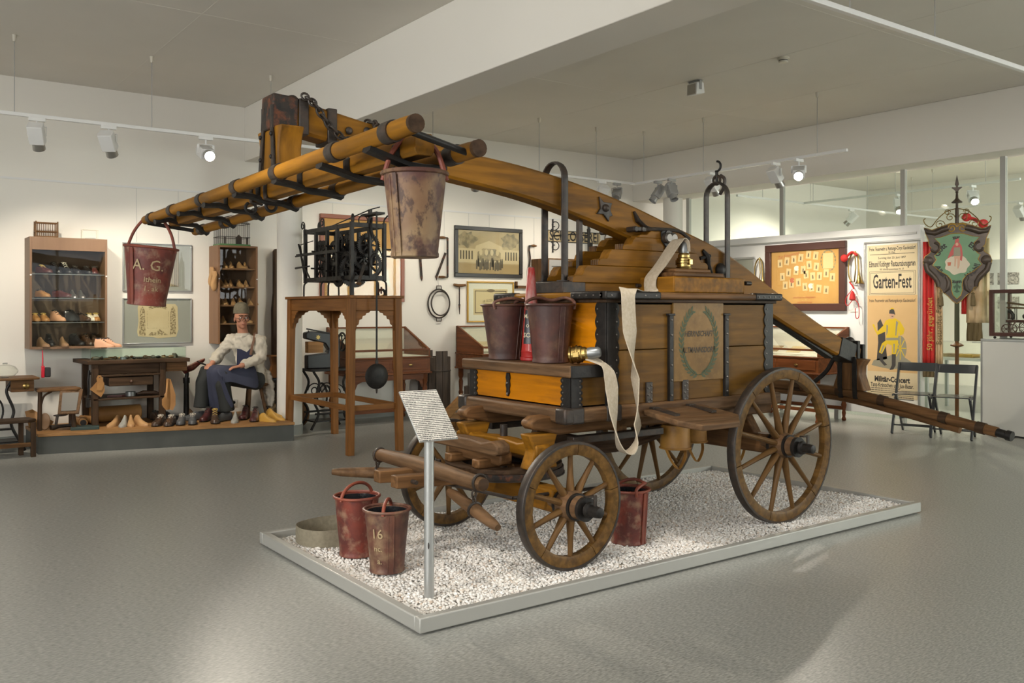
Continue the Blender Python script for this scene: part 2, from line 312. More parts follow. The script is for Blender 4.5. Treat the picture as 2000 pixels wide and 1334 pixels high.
# ================================================================ the room
fl = G().bx(LEFTX-.2, 16.8, REARY-.2, BACKY+.2, -.1, 0).build('floor', 'linoleum'); struct(fl, 'speckled grey linoleum floor with a soft sheen')
struct(G().bx(LEFTX-.2, 16.8, REARY-.2, BACKY+.2, CEIL, CEIL+.15).build('ceiling', 'ceil_white'), 'off-white board ceiling')
ce = bpy.data.objects['ceiling']
for x in (0.9, 2.3, 5.6, 7.1, 8.6): G().bx(x-.003, x+.003, REARY, BACKY, CEIL-.0012, CEIL+.001).build('seam', 'ceil_white', ce)
for y in (1.4, 4.4, 7.4): G().bx(LEFTX, 10.1, y-.003, y+.003, CEIL-.0012, CEIL+.001).build('seam', 'ceil_white', ce)
struct(G().bx(LEFTX-.2, 16.8, BACKY, BACKY+.2, 0, CEIL).build('wall_back', 'wall_white'), 'long off-white back wall')
struct(G().bx(LEFTX, 10.0, BACKY-.012, BACKY, 0, .10).build('baseboard_back', 'base_grey'), 'grey skirting along the back wall')
struct(G().bx(16.6, 16.8, REARY, BACKY, 0, CEIL).build('wall_far', 'wall_white'), 'end wall of the bay beyond the glass')
def windowed(name, lab, wins, fixed, along, t):
    g = G()
    def blk(a, b, z0, z1):
        if along == 'y': g.bx(fixed-t, fixed, a, b, z0, z1)
        else: g.bx(a, b, fixed-t, fixed, z0, z1)
    lo, hi = (REARY-.2, BACKY+.2) if along == 'y' else (LEFTX-.2, 16.8)
    blk(lo, hi, 0, 1.55); blk(lo, hi, 3.25, CEIL); p = lo
    for a, b in wins: blk(p, a, 1.55, 3.25); p = b
    blk(p, hi, 1.55, 3.25); struct(g.build(name, 'wall_white'), lab)
windowed('wall_left', 'window wall on the left', WIN_L, LEFTX, 'y', .2)
windowed('wall_front', 'wall behind the viewer with windows added for fill light', FILL_WIN+[(11.2, 15.8)], REARY, 'x', .2)
nw = 0
for a, b in WIN_L:
    nw += 1; g = G()
    for y in (a+.03, (a+b)/2, b-.03): g.bx(LEFTX-.12, LEFTX-.06, y-.03, y+.03, 1.55, 3.25)
    for z in (1.58, 3.22): g.bx(LEFTX-.12, LEFTX-.06, a, b, z-.03, z+.03)
    struct(g.build('window_%d' % nw, 'white_metal'))
for a, b in FILL_WIN+[(11.2, 15.8)]:  # frames of the added fill windows, out of view
    nw += 1; g = G()
    for x in (a+.03, (a+b)/2, b-.03): g.bx(x-.03, x+.03, REARY-.12, REARY-.06, 1.55, 3.25)
    for z in (1.58, 3.22): g.bx(a, b, REARY-.12, REARY-.06, z-.03, z+.03)
    struct(g.build('window_%d' % nw, 'white_metal'))
struct(G().bx(3.77, 4.17, REARY, BACKY, BEAMZ, CEIL).build('trim_1', 'wall_white', bev=.006), 'deep white ceiling beam crossing the room')
struct(G().bx(10.1, 10.6, REARY, BACKY, BEAMZ-.03, CEIL).build('trim_2', 'wall_white', bev=.006), 'white downstand beam above the glass partition')
g = G().lathe([(.14, .11), (.14, BEAMZ)], 32, Matrix.Translation((4.0, 9.72, 0))); struct(g.build('column_1', 'wall_white'), 'round white column behind the clock table')
G().lathe([(.147, 0), (.147, .11)], 32, Matrix.Translation((4.0, 9.72, 0))).build('base_ring', 'base_grey', bpy.data.objects['column_1'])
g = G().lathe([(.15, 0), (.15, BEAMZ)], 32, Matrix.Translation((10.36, 9.9, 0))); struct(g.build('column_2', 'wall_white'), 'round white column beside the glass partition')
# display partition in front of the glazing
pw = struct(G().bx(10.19, 10.29, 5.76, 10.5, .12, 2.41).build('wall_panel', 'panel_white', bev=.004), 'white display partition carrying the poster')
for y in (6.0, 6.9, 8.3, 9.6): G().bx(10.21, 10.27, y-.03, y+.03, 0, .12).build('foot', 'alu', pw)
G().bx(10.175, 10.19, 5.80, 10.45, 2.30, 2.325).build('picture_rail', 'alu', pw)
# glazing: posts, transom and panes
gz = thing('window_9', 'glass partition with slim posts between the two bays', None, (10.5, 5, 0), 0, None, 'structure')
for y in (9.7, 7.95, 6.15, 4.95, 3.9, 2.4, .9, -.6, -2.1): G().bx(-.025, .025, y-5.03, y-4.97, 0, BEAMZ-.03).build('post', 'alu_frame', gz)
ys = [9.7, 7.95, 6.15, 4.95, 3.9, 2.4, .9, -.6, -2.1]
for a, b in zip(ys, ys[1:]): G().bx(-.004, .004, b-4.97, a-5.03, .04, BEAMZ-.05).build('pane', 'glass_green', gz)
# picture-hanging rail and cords on the back wall
rail = struct(G().bx(-2, 10.0, BACKY-.014, BACKY, 2.745, 2.765).build('trim_3', 'white_metal'), 'thin picture-hanging rail along the back wall')
for x in (2.55, 3.0, 4.9, 5.7, 6.3, 6.55, 6.95, 7.3, 7.75, 8.1, 8.6):
    G().rod((x, BACKY-.01, 2.75), (x, BACKY-.01, 2.15), .0015, n=5).build('cord', 'alu', rail)
sk = thing('wall_socket', 'white power socket low on the wall behind the stool', 'socket', on_y(456, 786, BACKY-.004))
G().bx(-.042, .042, -.012, .002, -.042, .042).build('plate', 'socket', sk, bev=.004)
G().lathe([(.026, 0), (.028, .004), (.02, .004), (.019, -.004)], 20, basis((0, -.012, 0), (1, 0, 0), (0, 0, 1))).build('socket_ring', 'socket', sk)
# ---------------------------------------------------------------- tracks and spotlights
def track(name, lab, a, b, wires):
    t = thing(name, lab, 'light track', a); a, b = V(a), V(b)
    G().beam((0, 0, 0), b-a, .035, .032).build('rail', 'white_metal', t, bev=.003)
    for w in wires:
        p = a+(b-a).normalized()*w-a
        G().rod(p, p+V((0, 0, CEIL-a.z-.001)), .0035, n=6).build('wire', 'grey_metal', t)
        G().lathe([(.012, -.06), (.02, -.002)], 12, Matrix.Translation(p+V((0, 0, CEIL-a.z)))).build('ceiling_cup', 'cream_metal', t)
TZ = 3.11
track('light_track', 'white light track hanging in front of the back wall', (-3, 8.92, TZ), (8.6, 8.92, TZ), [.9, 2.6, 4.15, 5.3, 6.47, 8.4, 9.95, 10.9])
track('light_track', 'white light track hanging along the display partition', (8.6, 8.9, TZ), (8.6, 5.68, TZ), [.15, 1.2, 2.85])
track('light_track', 'beige light track crossing the upper right corner', (-2, 3.04, TZ), (8.3, 3.04, TZ), [1, 2.6, 4.2, 5.9, 6.63, 7.55, 9.2])
track('light_track', 'long light track in the bay beyond the glass', (12.33, 8.95, TZ), (12.33, 5.6, TZ), [.2, 1.6, 2.9])
track('light_track', 'light track running back along the bay beyond the glass', (10.7, 8.92, TZ), (16.4, 8.92, TZ), [.6, 1.8, 3.4, 4.8])
track('light_track', 'light track over the bay beyond the glass, deepest of the tracks', (14.9, 8.8, TZ), (14.9, 2.6, TZ), [.6, 2.4, 4.4])
def spot(lab, p, aim, power=0, angle=55, blend=.8, house='white_metal', col=SPOT_WARM, k=1.35, big=False):
    """track spotlight: adapter, stirrup, housing, lens; lights the room when power > 0"""
    p = V(p); t = thing('spotlight', lab, 'spotlight', p, 0, 'track spotlights')
    d = (V(aim)-p).normalized(); c = V((0, 0, -.12*k))
    x, y = frame_of(d); Mx = basis(c, x, y)
    G().bx(-.05*k, .05*k, -.018, .018, -.035, -.001).build('adapter', house, t, bev=.004)
    g = G().rod((0, 0, -.03), (0, 0, -.062*k), .009)
    for s in (-1, 1): g.beam(V((0, 0, -.06*k))+x*(.055*k*s), c+x*(.055*k*s), .004, .022, y if abs(y.z) < .9 else (1, 0, 0))
    g.beam(V((0, 0, -.06*k))-x*.057*k, V((0, 0, -.06*k))+x*.057*k, .022, .005); g.build('stirrup', house, t)
    G().prism([(-.045*k, -.038*k), (.045*k, -.038*k), (.05*k, 0), (.045*k, .038*k), (-.045*k, .038*k), (-.05*k, 0)], -.08*k, .05*k, Mx).build('housing', house, t, bev=.006)
    G().lathe([(.036*k, .045*k), (.040*k, .10*k), (.036*k, .10*k), (.032*k, .05*k)], 18, Mx, cap=False).build('snoot', 'steel' if power else 'grey_metal', t)
    G().lathe([(.001, .058*k), (.032*k, .058*k)], 16, Mx, cap=False).build('lens', 'lamp_glow' if power else 'steel', t)
    if power:
        l = bpy.data.lights.new('spot_light', 'SPOT'); l.energy = power; l.spot_size = math.radians(angle); l.spot_blend = blend; l.shadow_soft_size = .035; l.color = col
        o = bpy.data.objects.new('spot_light', l); COL.objects.link(o); o.parent = t; o.location = c+d*(.11*k); o.rotation_euler = d.to_track_quat('-Z', 'Y').to_euler()
    return t
LT = 8.92
spot('leftmost lit spotlight on the track, above the shoe cabinet', (on_y(72, 245, LT).x, LT, TZ-.01), (1.9, 10.4, 1.2), 90, 85)
spot('second lit spotlight from the left, above the grey frames', (on_y(212, 255, LT).x, LT, TZ-.01), (2.9, 10.4, 1.2), 90, 85)
spot('lit spotlight on the left track glaring towards the fire engine', (on_y(402, 268, LT).x, LT, TZ-.01), (2.8, 4.3, 1.2), 270, 40)
spot('switched-off grey spotlight tilted left near the track corner', (on_y(1205, 350, LT).x, LT, TZ-.01), (6.4, 7.4, 1.4), 0, house='grey_metal', k=1.25)
spot('lit spotlight on the back track aimed at the tool wall', (6.0, LT, TZ-.01), (6.8, 10.5, 1.4), 42, 110)
spot('lit spotlight on the back track aimed at the locksmith sign', (8.0, LT, TZ-.01), (8.2, 10.5, 1.4), 60, 110)
spot('lit spotlight on the back track above the clock table', (4.7, LT, TZ-.01), (5.4, 10.5, 1.4), 42, 110)
RX = 8.6
def ry(u): return on_x(u, 300, RX).y
spot('left one of two unlit grey spotlights by the track corner', (RX, ry(1285), TZ-.01), (7.6, 8.9, 1.6), 0, house='grey_metal', k=1.35)
spot('right one of two unlit grey spotlights by the track corner', (RX, ry(1312), TZ-.01), (8.3, 7.2, 1.2), 0, house='grey_metal', k=1.35)
spot('lit spotlight seen through the rear iron hoop', (RX, ry(1392), TZ-.01), (10.1, 7.6, 1.2), 110, 85)
spot('left one of the paired lit spotlights above the brown picture', (RX, ry(1515), TZ-.01), (10.2, 6.6, 1.2), 130, 85)
spot('right one of the paired lit spotlights, glaring above the brown picture', (RX, ry(1560), TZ-.01), (5.2, 3.9, 1.2), 45, 34)
spot('lit spotlight behind the glass, left of the pair above the partition', (12.33, 7.3, TZ-.02), (11.2, 6.3, 1.0), 160, 90)
spot('lit spotlight behind the glass, right of the pair above the partition', (on_y(1663, 420, LT).x, LT, TZ-.01), (13.2, 10.5, 1.5), 230, 120)
spot('glaring spotlight behind the glass beside the standard spire', (12.33, on_x(1900, 380, 12.33).y, TZ-.01), (10.3, 4.4, 1.0), 90, 90)
spot('lit spotlight in the deep bay at the right edge', (14.9, on_x(1992, 440, 14.9).y, TZ-.01), (16.5, 6.6, 1.4), 280, 120)
# spotlights on the near track, over the visitor's head
spot('spotlight on the near track left of the viewer', (.2, 3.04, TZ-.01), (2.9, 4.2, .5), 95, 40, col=SPOT_NEUT)
spot('spotlight on the near track right above the platform edge', (2.0, 3.04, TZ-.01), (2.8, 3.9, .1), 62, 58, col=SPOT_NEUT)
spot('spotlight on the near track aimed at the rear wheel', (2.5, 3.04, TZ-.01), (4.7, 3.8, .1), 75, 44, col=SPOT_NEUT)
spot('spotlight on the near track turned to the standard', (7.9, 3.04, TZ-.01), (10.3, 5.4, 1.5), 90, 60)
# ceiling details
t = thing('smoke_detector', 'round cream smoke detector on the ceiling', 'smoke detector', on_z(1530, 112, CEIL))
G().lathe([(.055, -.001), (.055, -.02), (.045, -.022), (.043, -.035), (.045, -.037), (.04, -.05), (.01, -.055)], 24).build('body', 'cream_metal', t)
G().lathe([(.044, -.023), (.044, -.036)], 24, cap=False).build('vent_slot', 'ink', t)
t = thing('ceiling_floodlight', 'white box floodlight fixed to the ceiling by a bracket', 'floodlight', on_z(1358, 158, CEIL))
g = G()
for s in (-1, 1): g.box((0, s*.075, -.05), (.03, .006, .10))
g.box((0, 0, -.004), (.06, .156, .006)); g.build('bracket', 'grey_metal', t)
G().prism([(-.06, -.16), (.07, -.13), (.055, -.02), (-.05, -.03)], -.07, .07, basis((0, 0, 0), (1, 0, 0), (0, 0, 1))).build('housing', 'white_metal', t, bev=.008)
G().bx(-.062, -.058, -.055, .055, -.15, -.045).build('front_glass', 'steel', t)
# ---------------------------------------------------------------- gravel platform
PX0, PX1, PY0, PY1, PH = 1.967, 5.95, 3.356, 5.24, .075
pl = thing('display_platform', 'low aluminium-edged platform filled with white gravel', 'platform', ((PX0+PX1)/2, (PY0+PY1)/2, 0))
for a, b, c, d in ((PX0, PX1, PY0, PY0+.045), (PX0, PX1, PY1-.045, PY1), (PX0, PX0+.045, PY0+.045, PY1-.045), (PX1-.045, PX1, PY0+.045, PY1-.045)):
    G().bx(a, b, c, d, .008, PH).build('edge_profile', 'alu_frame', pl, .006, True)
G().bx(PX0+.03, PX1-.03, PY0+.03, PY1-.03, 0, .03).build('tray', 'passe', pl, 0, True)
def gravel():
    sp = .0135; xs = np.arange(PX0+.05, PX1-.05, sp); ysn = np.arange(PY0+.05, PY1-.05, sp*.9)
    gx, gy = np.meshgrid(xs, ysn); n = gx.size
    px = gx.ravel()+rng.uniform(-.006, .006, n); py = gy.ravel()+rng.uniform(-.006, .006, n)
    pz = .040+.010*np.sin(px*5.1)*np.sin(py*6.3)+rng.uniform(-.006, .007, n)
    t = (1+5**.5)/2; ic = np.array([(-1, t, 0), (1, t, 0), (-1, -t, 0), (1, -t, 0), (0, -1, t), (0, 1, t), (0, -1, -t), (0, 1, -t), (t, 0, -1), (t, 0, 1), (-t, 0, -1), (-t, 0, 1)])/1.9
    fc = np.array([(0, 11, 5), (0, 5, 1), (0, 1, 7), (0, 7, 10), (0, 10, 11), (1, 5, 9), (5, 11, 4), (11, 10, 2), (10, 7, 6), (7, 1, 8), (3, 9, 4), (3, 4, 2), (3, 2, 6), (3, 6, 8), (3, 8, 9), (4, 9, 5), (2, 4, 11), (6, 2, 10), (8, 6, 7), (9, 8, 1)])
    r = rng.uniform(.0065, .0105, n); sc = np.stack([r*rng.uniform(.8, 1.35, n), r*rng.uniform(.8, 1.2, n), r*rng.uniform(.65, 1, n)], 1)
    a = rng.uniform(0, 2*PI, n); v = ic[None]*sc[:, None]*(1+rng.uniform(-.16, .16, (n, 12, 1)))
    ca, sa = np.cos(a)[:, None], np.sin(a)[:, None]; x = v[..., 0]*ca-v[..., 1]*sa; y = v[..., 0]*sa+v[..., 1]*ca
    tl = rng.uniform(-.7, .7, n)[:, None]; z = v[..., 2]*np.cos(tl)+x*np.sin(tl)*.5
    P = np.stack([x+px[:, None], y+py[:, None], z+pz[:, None]], 2).reshape(-1, 3)
    P -= np.array([(PX0+PX1)/2, (PY0+PY1)/2, 0])
    Fc = (fc[None]+(np.arange(n)*12)[:, None, None]).reshape(-1)
    me = bpy.data.meshes.new('gravel'); me.vertices.add(n*12); me.vertices.foreach_set('co', P.ravel().astype(np.float32))
    nf = n*20; me.loops.add(nf*3); me.loops.foreach_set('vertex_index', Fc.astype(np.int32)); me.polygons.add(nf)
    me.polygons.foreach_set('loop_start', np.arange(0, nf*3, 3, dtype=np.int32)); me.update(calc_edges=True)
    at = me.attributes.new('tint', 'FLOAT', 'POINT'); at.data.foreach_set('value', np.repeat(np.clip(rng.normal(.66, .25, n), 0, 1), 12).astype(np.float32))
    o = obj('gravel', me, 'gravel', pl); o['kind'] = 'stuff'; o['label'] = 'white marble gravel'
gravel()
# ================================================================ hand-pumped fire engine
WY = 4.22
FE = thing('fire_engine', 'antique yellow wooden hand-pump fire engine on four spoked wheels', 'fire engine', (4.1, WY, .05))
def part(g, name, m, par=None, bev=0, **k):
    o = g.build(name, m, par or FE, bev, True, **k)
    if name in ('rivets', 'bolt_head', 'bolt'): o['kind'] = 'stuff'
    return o
BX0, BX1, BY0, BY1, BZ0, BZ1 = 3.38, 4.82, 3.73, 4.71, .867, 1.46
# --- tank planks
ZJ = 1.172
for nm, y0, y1 in (('near', BY0, BY0+.03), ('far', BY1-.03, BY1)):
    part(G().bx(BX0, BX1, y0, y1, BZ0, ZJ-.002), 'side_plank', 'olive_x', None, .003)
    part(G().bx(BX0, BX1, y0, y1, ZJ+.002, BZ1), 'side_plank', 'olive_x', None, .003)
for x0, x1 in ((BX0-.001, BX0+.03), (BX1-.03, BX1+.001)):
    part(G().bx(x0, x1, BY0+.03, BY1-.03, BZ0, ZJ-.002), 'end_plank', 'yellow_y', None, .003)
    part(G().bx(x0, x1, BY0+.03, BY1-.03, ZJ+.002, BZ1), 'end_plank', 'yellow_y', None, .003)
part(G().bx(BX0, BX1, BY0, BY1, 1.43, 1.462), 'deck_board', 'dark_x')
part(G().bx(BX0+.03, BX1-.03, BY0+.03, BY1-.03, .80, BZ0+.02), 'tank_bottom', 'dark_x')
# rim moulding round the tank
r0, r1 = .045, .012
part(G().bx(BX0-r0, BX1+r0, BY0-r0, BY0+.03, BZ1, BZ1+.04), 'rim_rail', 'brown_x', None, .012)
part(G().bx(BX0-r0, BX1+r0, BY1-.03, BY1+r0, BZ1, BZ1+.04), 'rim_rail', 'brown_x', None, .012)
part(G().bx(BX0-r0, BX0+.03, BY0+.03, BY1-.03, BZ1, BZ1+.04), 'rim_rail', 'ochre_y', None, .012)
part(G().bx(BX1-.03, BX1+r0, BY0+.03, BY1-.03, BZ1, BZ1+.04), 'rim_rail', 'ochre_y', None, .012)
part(G().bx(BX0-.02, BX1+.02, BY0-.02, BY1+.02, BZ1-.02, BZ1), 'rim_fillet', 'dark_x', None, .004)
for x0, x1, y0, y1 in ((BX0-r0-.004, BX0+.38, BY0-r0-.004, BY0+.01), (BX1-.22, BX1+r0+.004, BY0-r0-.004, BY0+.01), (BX0-r0-.004, BX0+.01, BY0-.03, BY0+.26), (BX0-r0-.004, BX0+.01, BY1-.18, BY1+r0+.004)):
    q = part(G().bx(x0, x1, y0, y1, BZ1-.002, BZ1+.044), 'rim_iron', 'iron_dark', None, .01)
    g = G(); ln = x1-x0 > y1-y0
    for k in range(5):
        f = (k+.5)/5
        if ln: g.ell((x0+(x1-x0)*f, y0-.001, BZ1+.02), .006, .004, .006, 8, 5)
        else: g.ell((x0-.001, y0+(y1-y0)*f, BZ1+.02), .004, .006, .006, 8, 5)
    part(g, 'rivets', 'rivet', q)
# scalloped corner irons
def scallop(h, w, n):
    """outline: straight at x=0, wavy at x=w, height 0..h"""
    return [(0, 0)]+[(w-.010+.014*abs(sin(PI*n*k/(n*8))) if 0 < k < n*8 else w-.012, h*k/(n*8)) for k in range(n*8+1)]+[(0, h)]
def corner_iron(x, y, sx, sy, z0, z1, w=.085, n=8, faces='xy'):
    h = z1-z0; pl_ = scallop(h, w, n); q = None
    if 'x' in faces:   # on the side face, running in +-x
        q = part(G().prism(pl_, 0, .008, basis((x, y-sy*.0005, z0), (sx, 0, 0), (0, 0, 1))).prism(pl_, -.008, 0, basis((x, y-sy*.0005, z0), (sx, 0, 0), (0, 0, 1))), 'corner_iron', 'iron_dark', None, .0015)
        g = G()
        for k in range(n): g.ell((x+sx*(w-.018), y-sy*.009, z0+h*(k+.5)/n), .006, .005, .006, 8, 5)
        part(g, 'rivets', 'rivet', q)
    if 'y' in faces:
        q = part(G().prism(pl_, -.008, .008, basis((x-sx*.0005, y, z0), (0, sy, 0), (0, 0, 1))), 'corner_iron', 'iron_dark', None, .0015)
        g = G()
        for k in range(n): g.ell((x-sx*.009, y+sy*(w-.018), z0+h*(k+.5)/n), .005, .006, .006, 8, 5)
        part(g, 'rivets', 'rivet', q)
corner_iron(BX0, BY0, 1, 1, BZ0, BZ1-.02); corner_iron(BX1, BY0, -1, 1, BZ0, BZ1-.02, faces='x'); corner_iron(BX0, BY1, 1, -1, BZ0, BZ1-.02, faces='y')
# painted name panel with wreath and lettering
pn = part(G().bx(3.895, 4.335, BY0-.012, BY0+.002, .975, 1.445), 'painted_panel', 'panel_paint', None, .003)
pn['label'] = 'painted panel with green wreath and inscription'
Mp = basis((4.115, BY0-.0132, 1.21), (1, 0, 0), (0, 0, 1))
for body, z, s, sl in (('HERRNSCHAFT', .045, .043, .25), ('ALTMANNSDORF.', -.052, .043, .25)):
    vs, fs = text(body, s*1.08, sx=.78, bold=.0012); vs = [(x+y*sl, y+z, 0) for x, y, _ in vs]
    part(G().add(vs, fs, Mp), 'lettering', 'letter_dark', pn, flat=True)
g = G(); leaf = [(0, 0), (.014, .010), (.034, .009), (.052, 0), (.034, -.008), (.014, -.008)]
for s in (-1, 1):
    for k in range(17):
        a = -PI/2+s*(.12+k*.158); ex, ez = .152*cos(a), .20*sin(a)-.002; tg = math.atan2(.20*cos(a)*s, -.152*sin(a)*s)
        for side in (-1, 1):
            m = Mp @ Matrix.Translation((ex, ez, 0)) @ Matrix.Rotation(tg+side*.55, 4, 'Z') @ Matrix.Scale(.85, 4)
            g.add([(x, y, 0) for x, y in leaf], [tuple(range(6))], m)
    pts = [Mp @ V((.152*cos(-PI/2+s*(.02+i*.09)), .20*sin(-PI/2+s*(.02+i*.09)), 0)) for i in range(31)]
    g.ribbon(pts, (0, 1, 0), .002, .004)
part(g, 'wreath', 'wreath', pn, flat=True)
# iron uprights on the side
for x in (3.872, 4.358):
    q = part(G().bx(x-.016, x+.016, BY0-.022, BY0+.001, .80, 1.37).bx(x-.027, x+.027, BY0-.026, BY0, 1.365, 1.378), 'side_strap', 'iron_dark', None, .003)
    g = G()
    for k in range(6): g.ell((x, BY0-.023, .9+k*.088), .007, .006, .007, 8, 5)
    part(g, 'rivets', 'rivet', q)
# base moulding and sills
for y0, y1 in ((BY0-.035, BY0+.06), (BY1-.06, BY1+.035)): part(G().bx(3.10, BX1+.05, y0, y1, .79, BZ0), 'base_sill', 'worn_x', None, .014)
part(G().bx(BX1-.05, BX1+.05, BY0+.06, BY1-.06, .79, BZ0), 'base_sill', 'worn_y', None, .014)
for x in (3.30,): 
    q = part(G().bx(x+.05, x+.16, BY0-.041, BY0-.02, .785, .875), 'sill_iron', 'iron', None, .008)
for y0, y1, ym in ((3.83, 3.93, 1), (4.47, 4.57, -1)):
    prof = [(2.955, .755), (2.93, .775), (2.932, .80), (2.97, .822), (3.05, .826), (3.10, .815), (3.17, .79), (4.95, .79), (4.95, .715), (3.12, .715), (3.03, .742)]
    part(G().prism(prof, 0, y1-y0, basis((0, y1, 0), (1, 0, 0), (0, 0, 1))), 'frame_rail', 'brown_x', None, .012)
for x in (3.55, 4.45): part(G().bx(x, x+.08, 3.83, 4.57, .70, .79), 'cross_member', 'brown_y', None, .006)
# --- tool chest on the front
CX0, CY0, CY1, CZ1 = 3.125, 3.735, 4.705, 1.035
chest = part(G().bx(CX0, CX0+.03, CY0, CY1, BZ0, CZ1), 'chest_front', 'yellow_y', None, .003)
for y0, y1 in ((CY0, CY0+.03), (CY1-.03, CY1)): part(G().bx(CX0+.03, BX0-.002, y0, y1, BZ0, CZ1), 'chest_side', 'olive_x', None, .003)
part(G().bx(CX0, BX0, CY0, CY1, BZ0-.02, BZ0+.01), 'chest_bottom', 'dark_y')
lid = part(G().bx(3.085, BX0-.002, 3.69, 4.75, CZ1, 1.098), 'chest_lid', 'worn_y', None, .01)
part(G().bx(3.09, BX0-.002, 3.684, 3.70, CZ1-.002, 1.10), 'lid_iron', 'iron_dark', lid, .004)
part(G().bx(3.06, 3.17, CY0-.035, CY1+.035, .79, BZ0), 'base_sill', 'worn_y', None, .016)
for y0, y1 in ((CY0-.043, CY0+.05), (CY1-.05, CY1+.043)): part(G().bx(3.052, 3.12, y0, y1, .785, BZ0+.006), 'sill_iron', 'iron', None, .014)
part(G().bx(3.10, 3.19, CY0-.043, CY0-.02, .785, BZ0+.006), 'sill_iron', 'iron', None, .01)
corner_iron(CX0, CY0, 1, 1, BZ0, CZ1-.004, .075, 5); corner_iron(CX0, CY1, 1, -1, BZ0, CZ1-.004, .075, 5, 'y')
hy = 4.30
hasp = part(G().prism([(-.012, .075), (.012, .075), (.02, .045), (.013, .03), (.019, 0), (.012, -.02), (.015, -.04), (0, -.065), (-.015, -.04), (-.012, -.02), (-.019, 0), (-.013, .03), (-.02, .045)], 0, .012, basis((CX0, hy, .955), (0, -1, 0), (0, 0, 1))), 'hasp', 'iron_dark', None, .002)
part(G().ell((CX0-.014, hy, .97), .008, .009, .009), 'hasp_stud', 'rivet', hasp); part(G().ell((CX0-.012, hy, .905), .008, .007, .012), 'hasp_stud', 'rivet', hasp)
# --- folding footboard
q = [(3.62, 3.69, .835), (4.12, 3.69, .835), (4.12, 3.42, .80), (4.02, 3.33, .775), (3.72, 3.33, .775), (3.62, 3.42, .80)]
g = G(); g.v = [p for p in q]+[(x, y, z-.035) for x, y, z in q]; n = 6
g.f = [tuple(range(n)), tuple(range(n, 2*n))[::-1]]+[(k, n+k, n+(k+1) % n, (k+1) % n) for k in range(n)]
fb = part(g, 'footboard', 'worn_x', None, .008)
for x in (3.70, 4.0):
    part(G().bx(x-.025, x+.025, BY0-.013, BY0-.001, .84, .985).bx(x-.025, x+.025, BY0-.07, BY0-.001, .832, .845), 'hinge_strap', 'iron', None, .003)
    part(G().beam((x, 3.68, .838), (x, 3.50, .816), .04, .012), 'board_iron', 'iron', fb)
    g = G()
    for z in (.87, .91, .95): g.ell((x-.01, BY0-.014, z), .006, .005, .006, 8, 5).ell((x+.012, BY0-.014, z+.015), .006, .005, .006, 8, 5)
    part(g, 'rivets', 'rivet', fb)
# --- wheels
def wheel(cx, cy, R, nsp, out, cz, nf):
    L = FE.location; c = V((cx, cy, cz))-L
    hub = G().lathe([(.035, -.155), (.052, -.15), (.056, -.12), (.060, -.06), (.078, -.035), (.080, .035), (.062, .06), (.055, .12), (.045, .13)], 28, basis((0, 0, 0), (1, 0, 0), (0, 0, -out*1.0))).build('wheel', 'worn_y', FE)
    hub.location = c; s = out    # out = -1: outer side faces -y
    for y, r in ((-.12, .060), (-.055, .068), (.055, .07)):
        G().lathe([(r-.012, -.011), (r+.003, -.011), (r+.003, .011), (r-.012, .011)], 28, basis((0, -y*s, 0), (1, 0, 0), (0, 0, 1))).build('hub_band', 'iron_dark', hub)
    cap = G().lathe([(.040, .145), (.043, .15), (.040, .165), (.030, .17), (.028, .20), (.030, .205), (.026, .235), (.018, .238)], 20, basis((0, 0, 0), (1, 0, 0), (0, 0, 1)) if s < 0 else basis((0, 0, 0), (1, 0, 0), (0, 0, -1))).build('axle_cap', 'iron_dark', hub)
    G().box((.006, s*.19, .045), (.018, .012, .075)).box((-.01, s*.175, .075), (.05, .035, .008)).build('linch_pin', 'iron', hub, .002)
    w = .052; ro, ri = R-.013, R-.072
    for k in range(nf):
        a0, a1 = 2*PI*k/nf+.006+.2, 2*PI*(k+1)/nf-.006+.2; m = 8; g = G(); rings = []
        for i in range(m+1):
            a = a0+(a1-a0)*i/m; e = V((cos(a), 0, sin(a)))
            rings.append([e*ri+V((0, -w*.40, 0)), e*(ri+.012)+V((0, -w/2, 0)), e*ro+V((0, -w/2, 0)), e*ro+V((0, w/2, 0)), e*(ri+.012)+V((0, w/2, 0)), e*ri+V((0, w*.40, 0))])
        g.ring(rings).build('felloe', 'rimwood', hub)
    g = G(); n = 56; rings = []
    for i in range(n):
        a = 2*PI*i/n; e = V((cos(a), 0, sin(a))); h = w/2+.002
        rings.append([e*(ro-.003)+V((0, -h, 0)), e*(R-.003)+V((0, -h, 0)), e*R+V((0, -h+.004, 0)), e*R+V((0, h-.004, 0)), e*(R-.003)+V((0, h, 0)), e*(ro-.003)+V((0, h, 0))])
    g.ring(rings, True).build('iron_tyre', 'iron', hub)
    sp = None
    for k in range(nsp):
        a = 2*PI*(k+.5)/nsp; Mx = Matrix.Rotation(-a, 4, 'Y')
        if sp is None:
            g = G(); rings = []
            for t, hw, hh in ((.06, .018, .026), (.14, .019, .025), (.5, .0155, .018), (.88, .014, .0145), (1, .0145, .0145)):
                r = .055+(ri+.008-.055)*t
                rings.append([V((r, hh*cos(b)*(1.1 if t < .3 else 1), hw*sin(b))) for b in [2*PI*j/10 for j in range(10)]])
            sp = g.ring(rings).build('spoke', 'spokewood', hub); sp.matrix_local = Mx
        else: put(hub, sp, Mx)
    return hub
wood('rimwood', (.20, .105, .03), 1, .42, .55, 3, (DBR, .7, 6), .15, .1, (GRIME, .4, 9)); wood('spokewood', (.17, .09, .032), 0, .42, .55, 3, (DBR, .7, 6), .15, .1)
FX, RXW, WN, WF = 3.03, 4.78, 3.625, 4.815
FR, RR, GZ = .335, .495, .045
wheel(FX, WN, FR, 10, -1, GZ+FR, 5); wheel(FX, WF, FR, 10, 1, GZ+FR, 5); wheel(RXW, WN, RR, 12, -1, GZ+RR, 6); wheel(RXW, WF, RR, 12, 1, GZ+RR, 6)
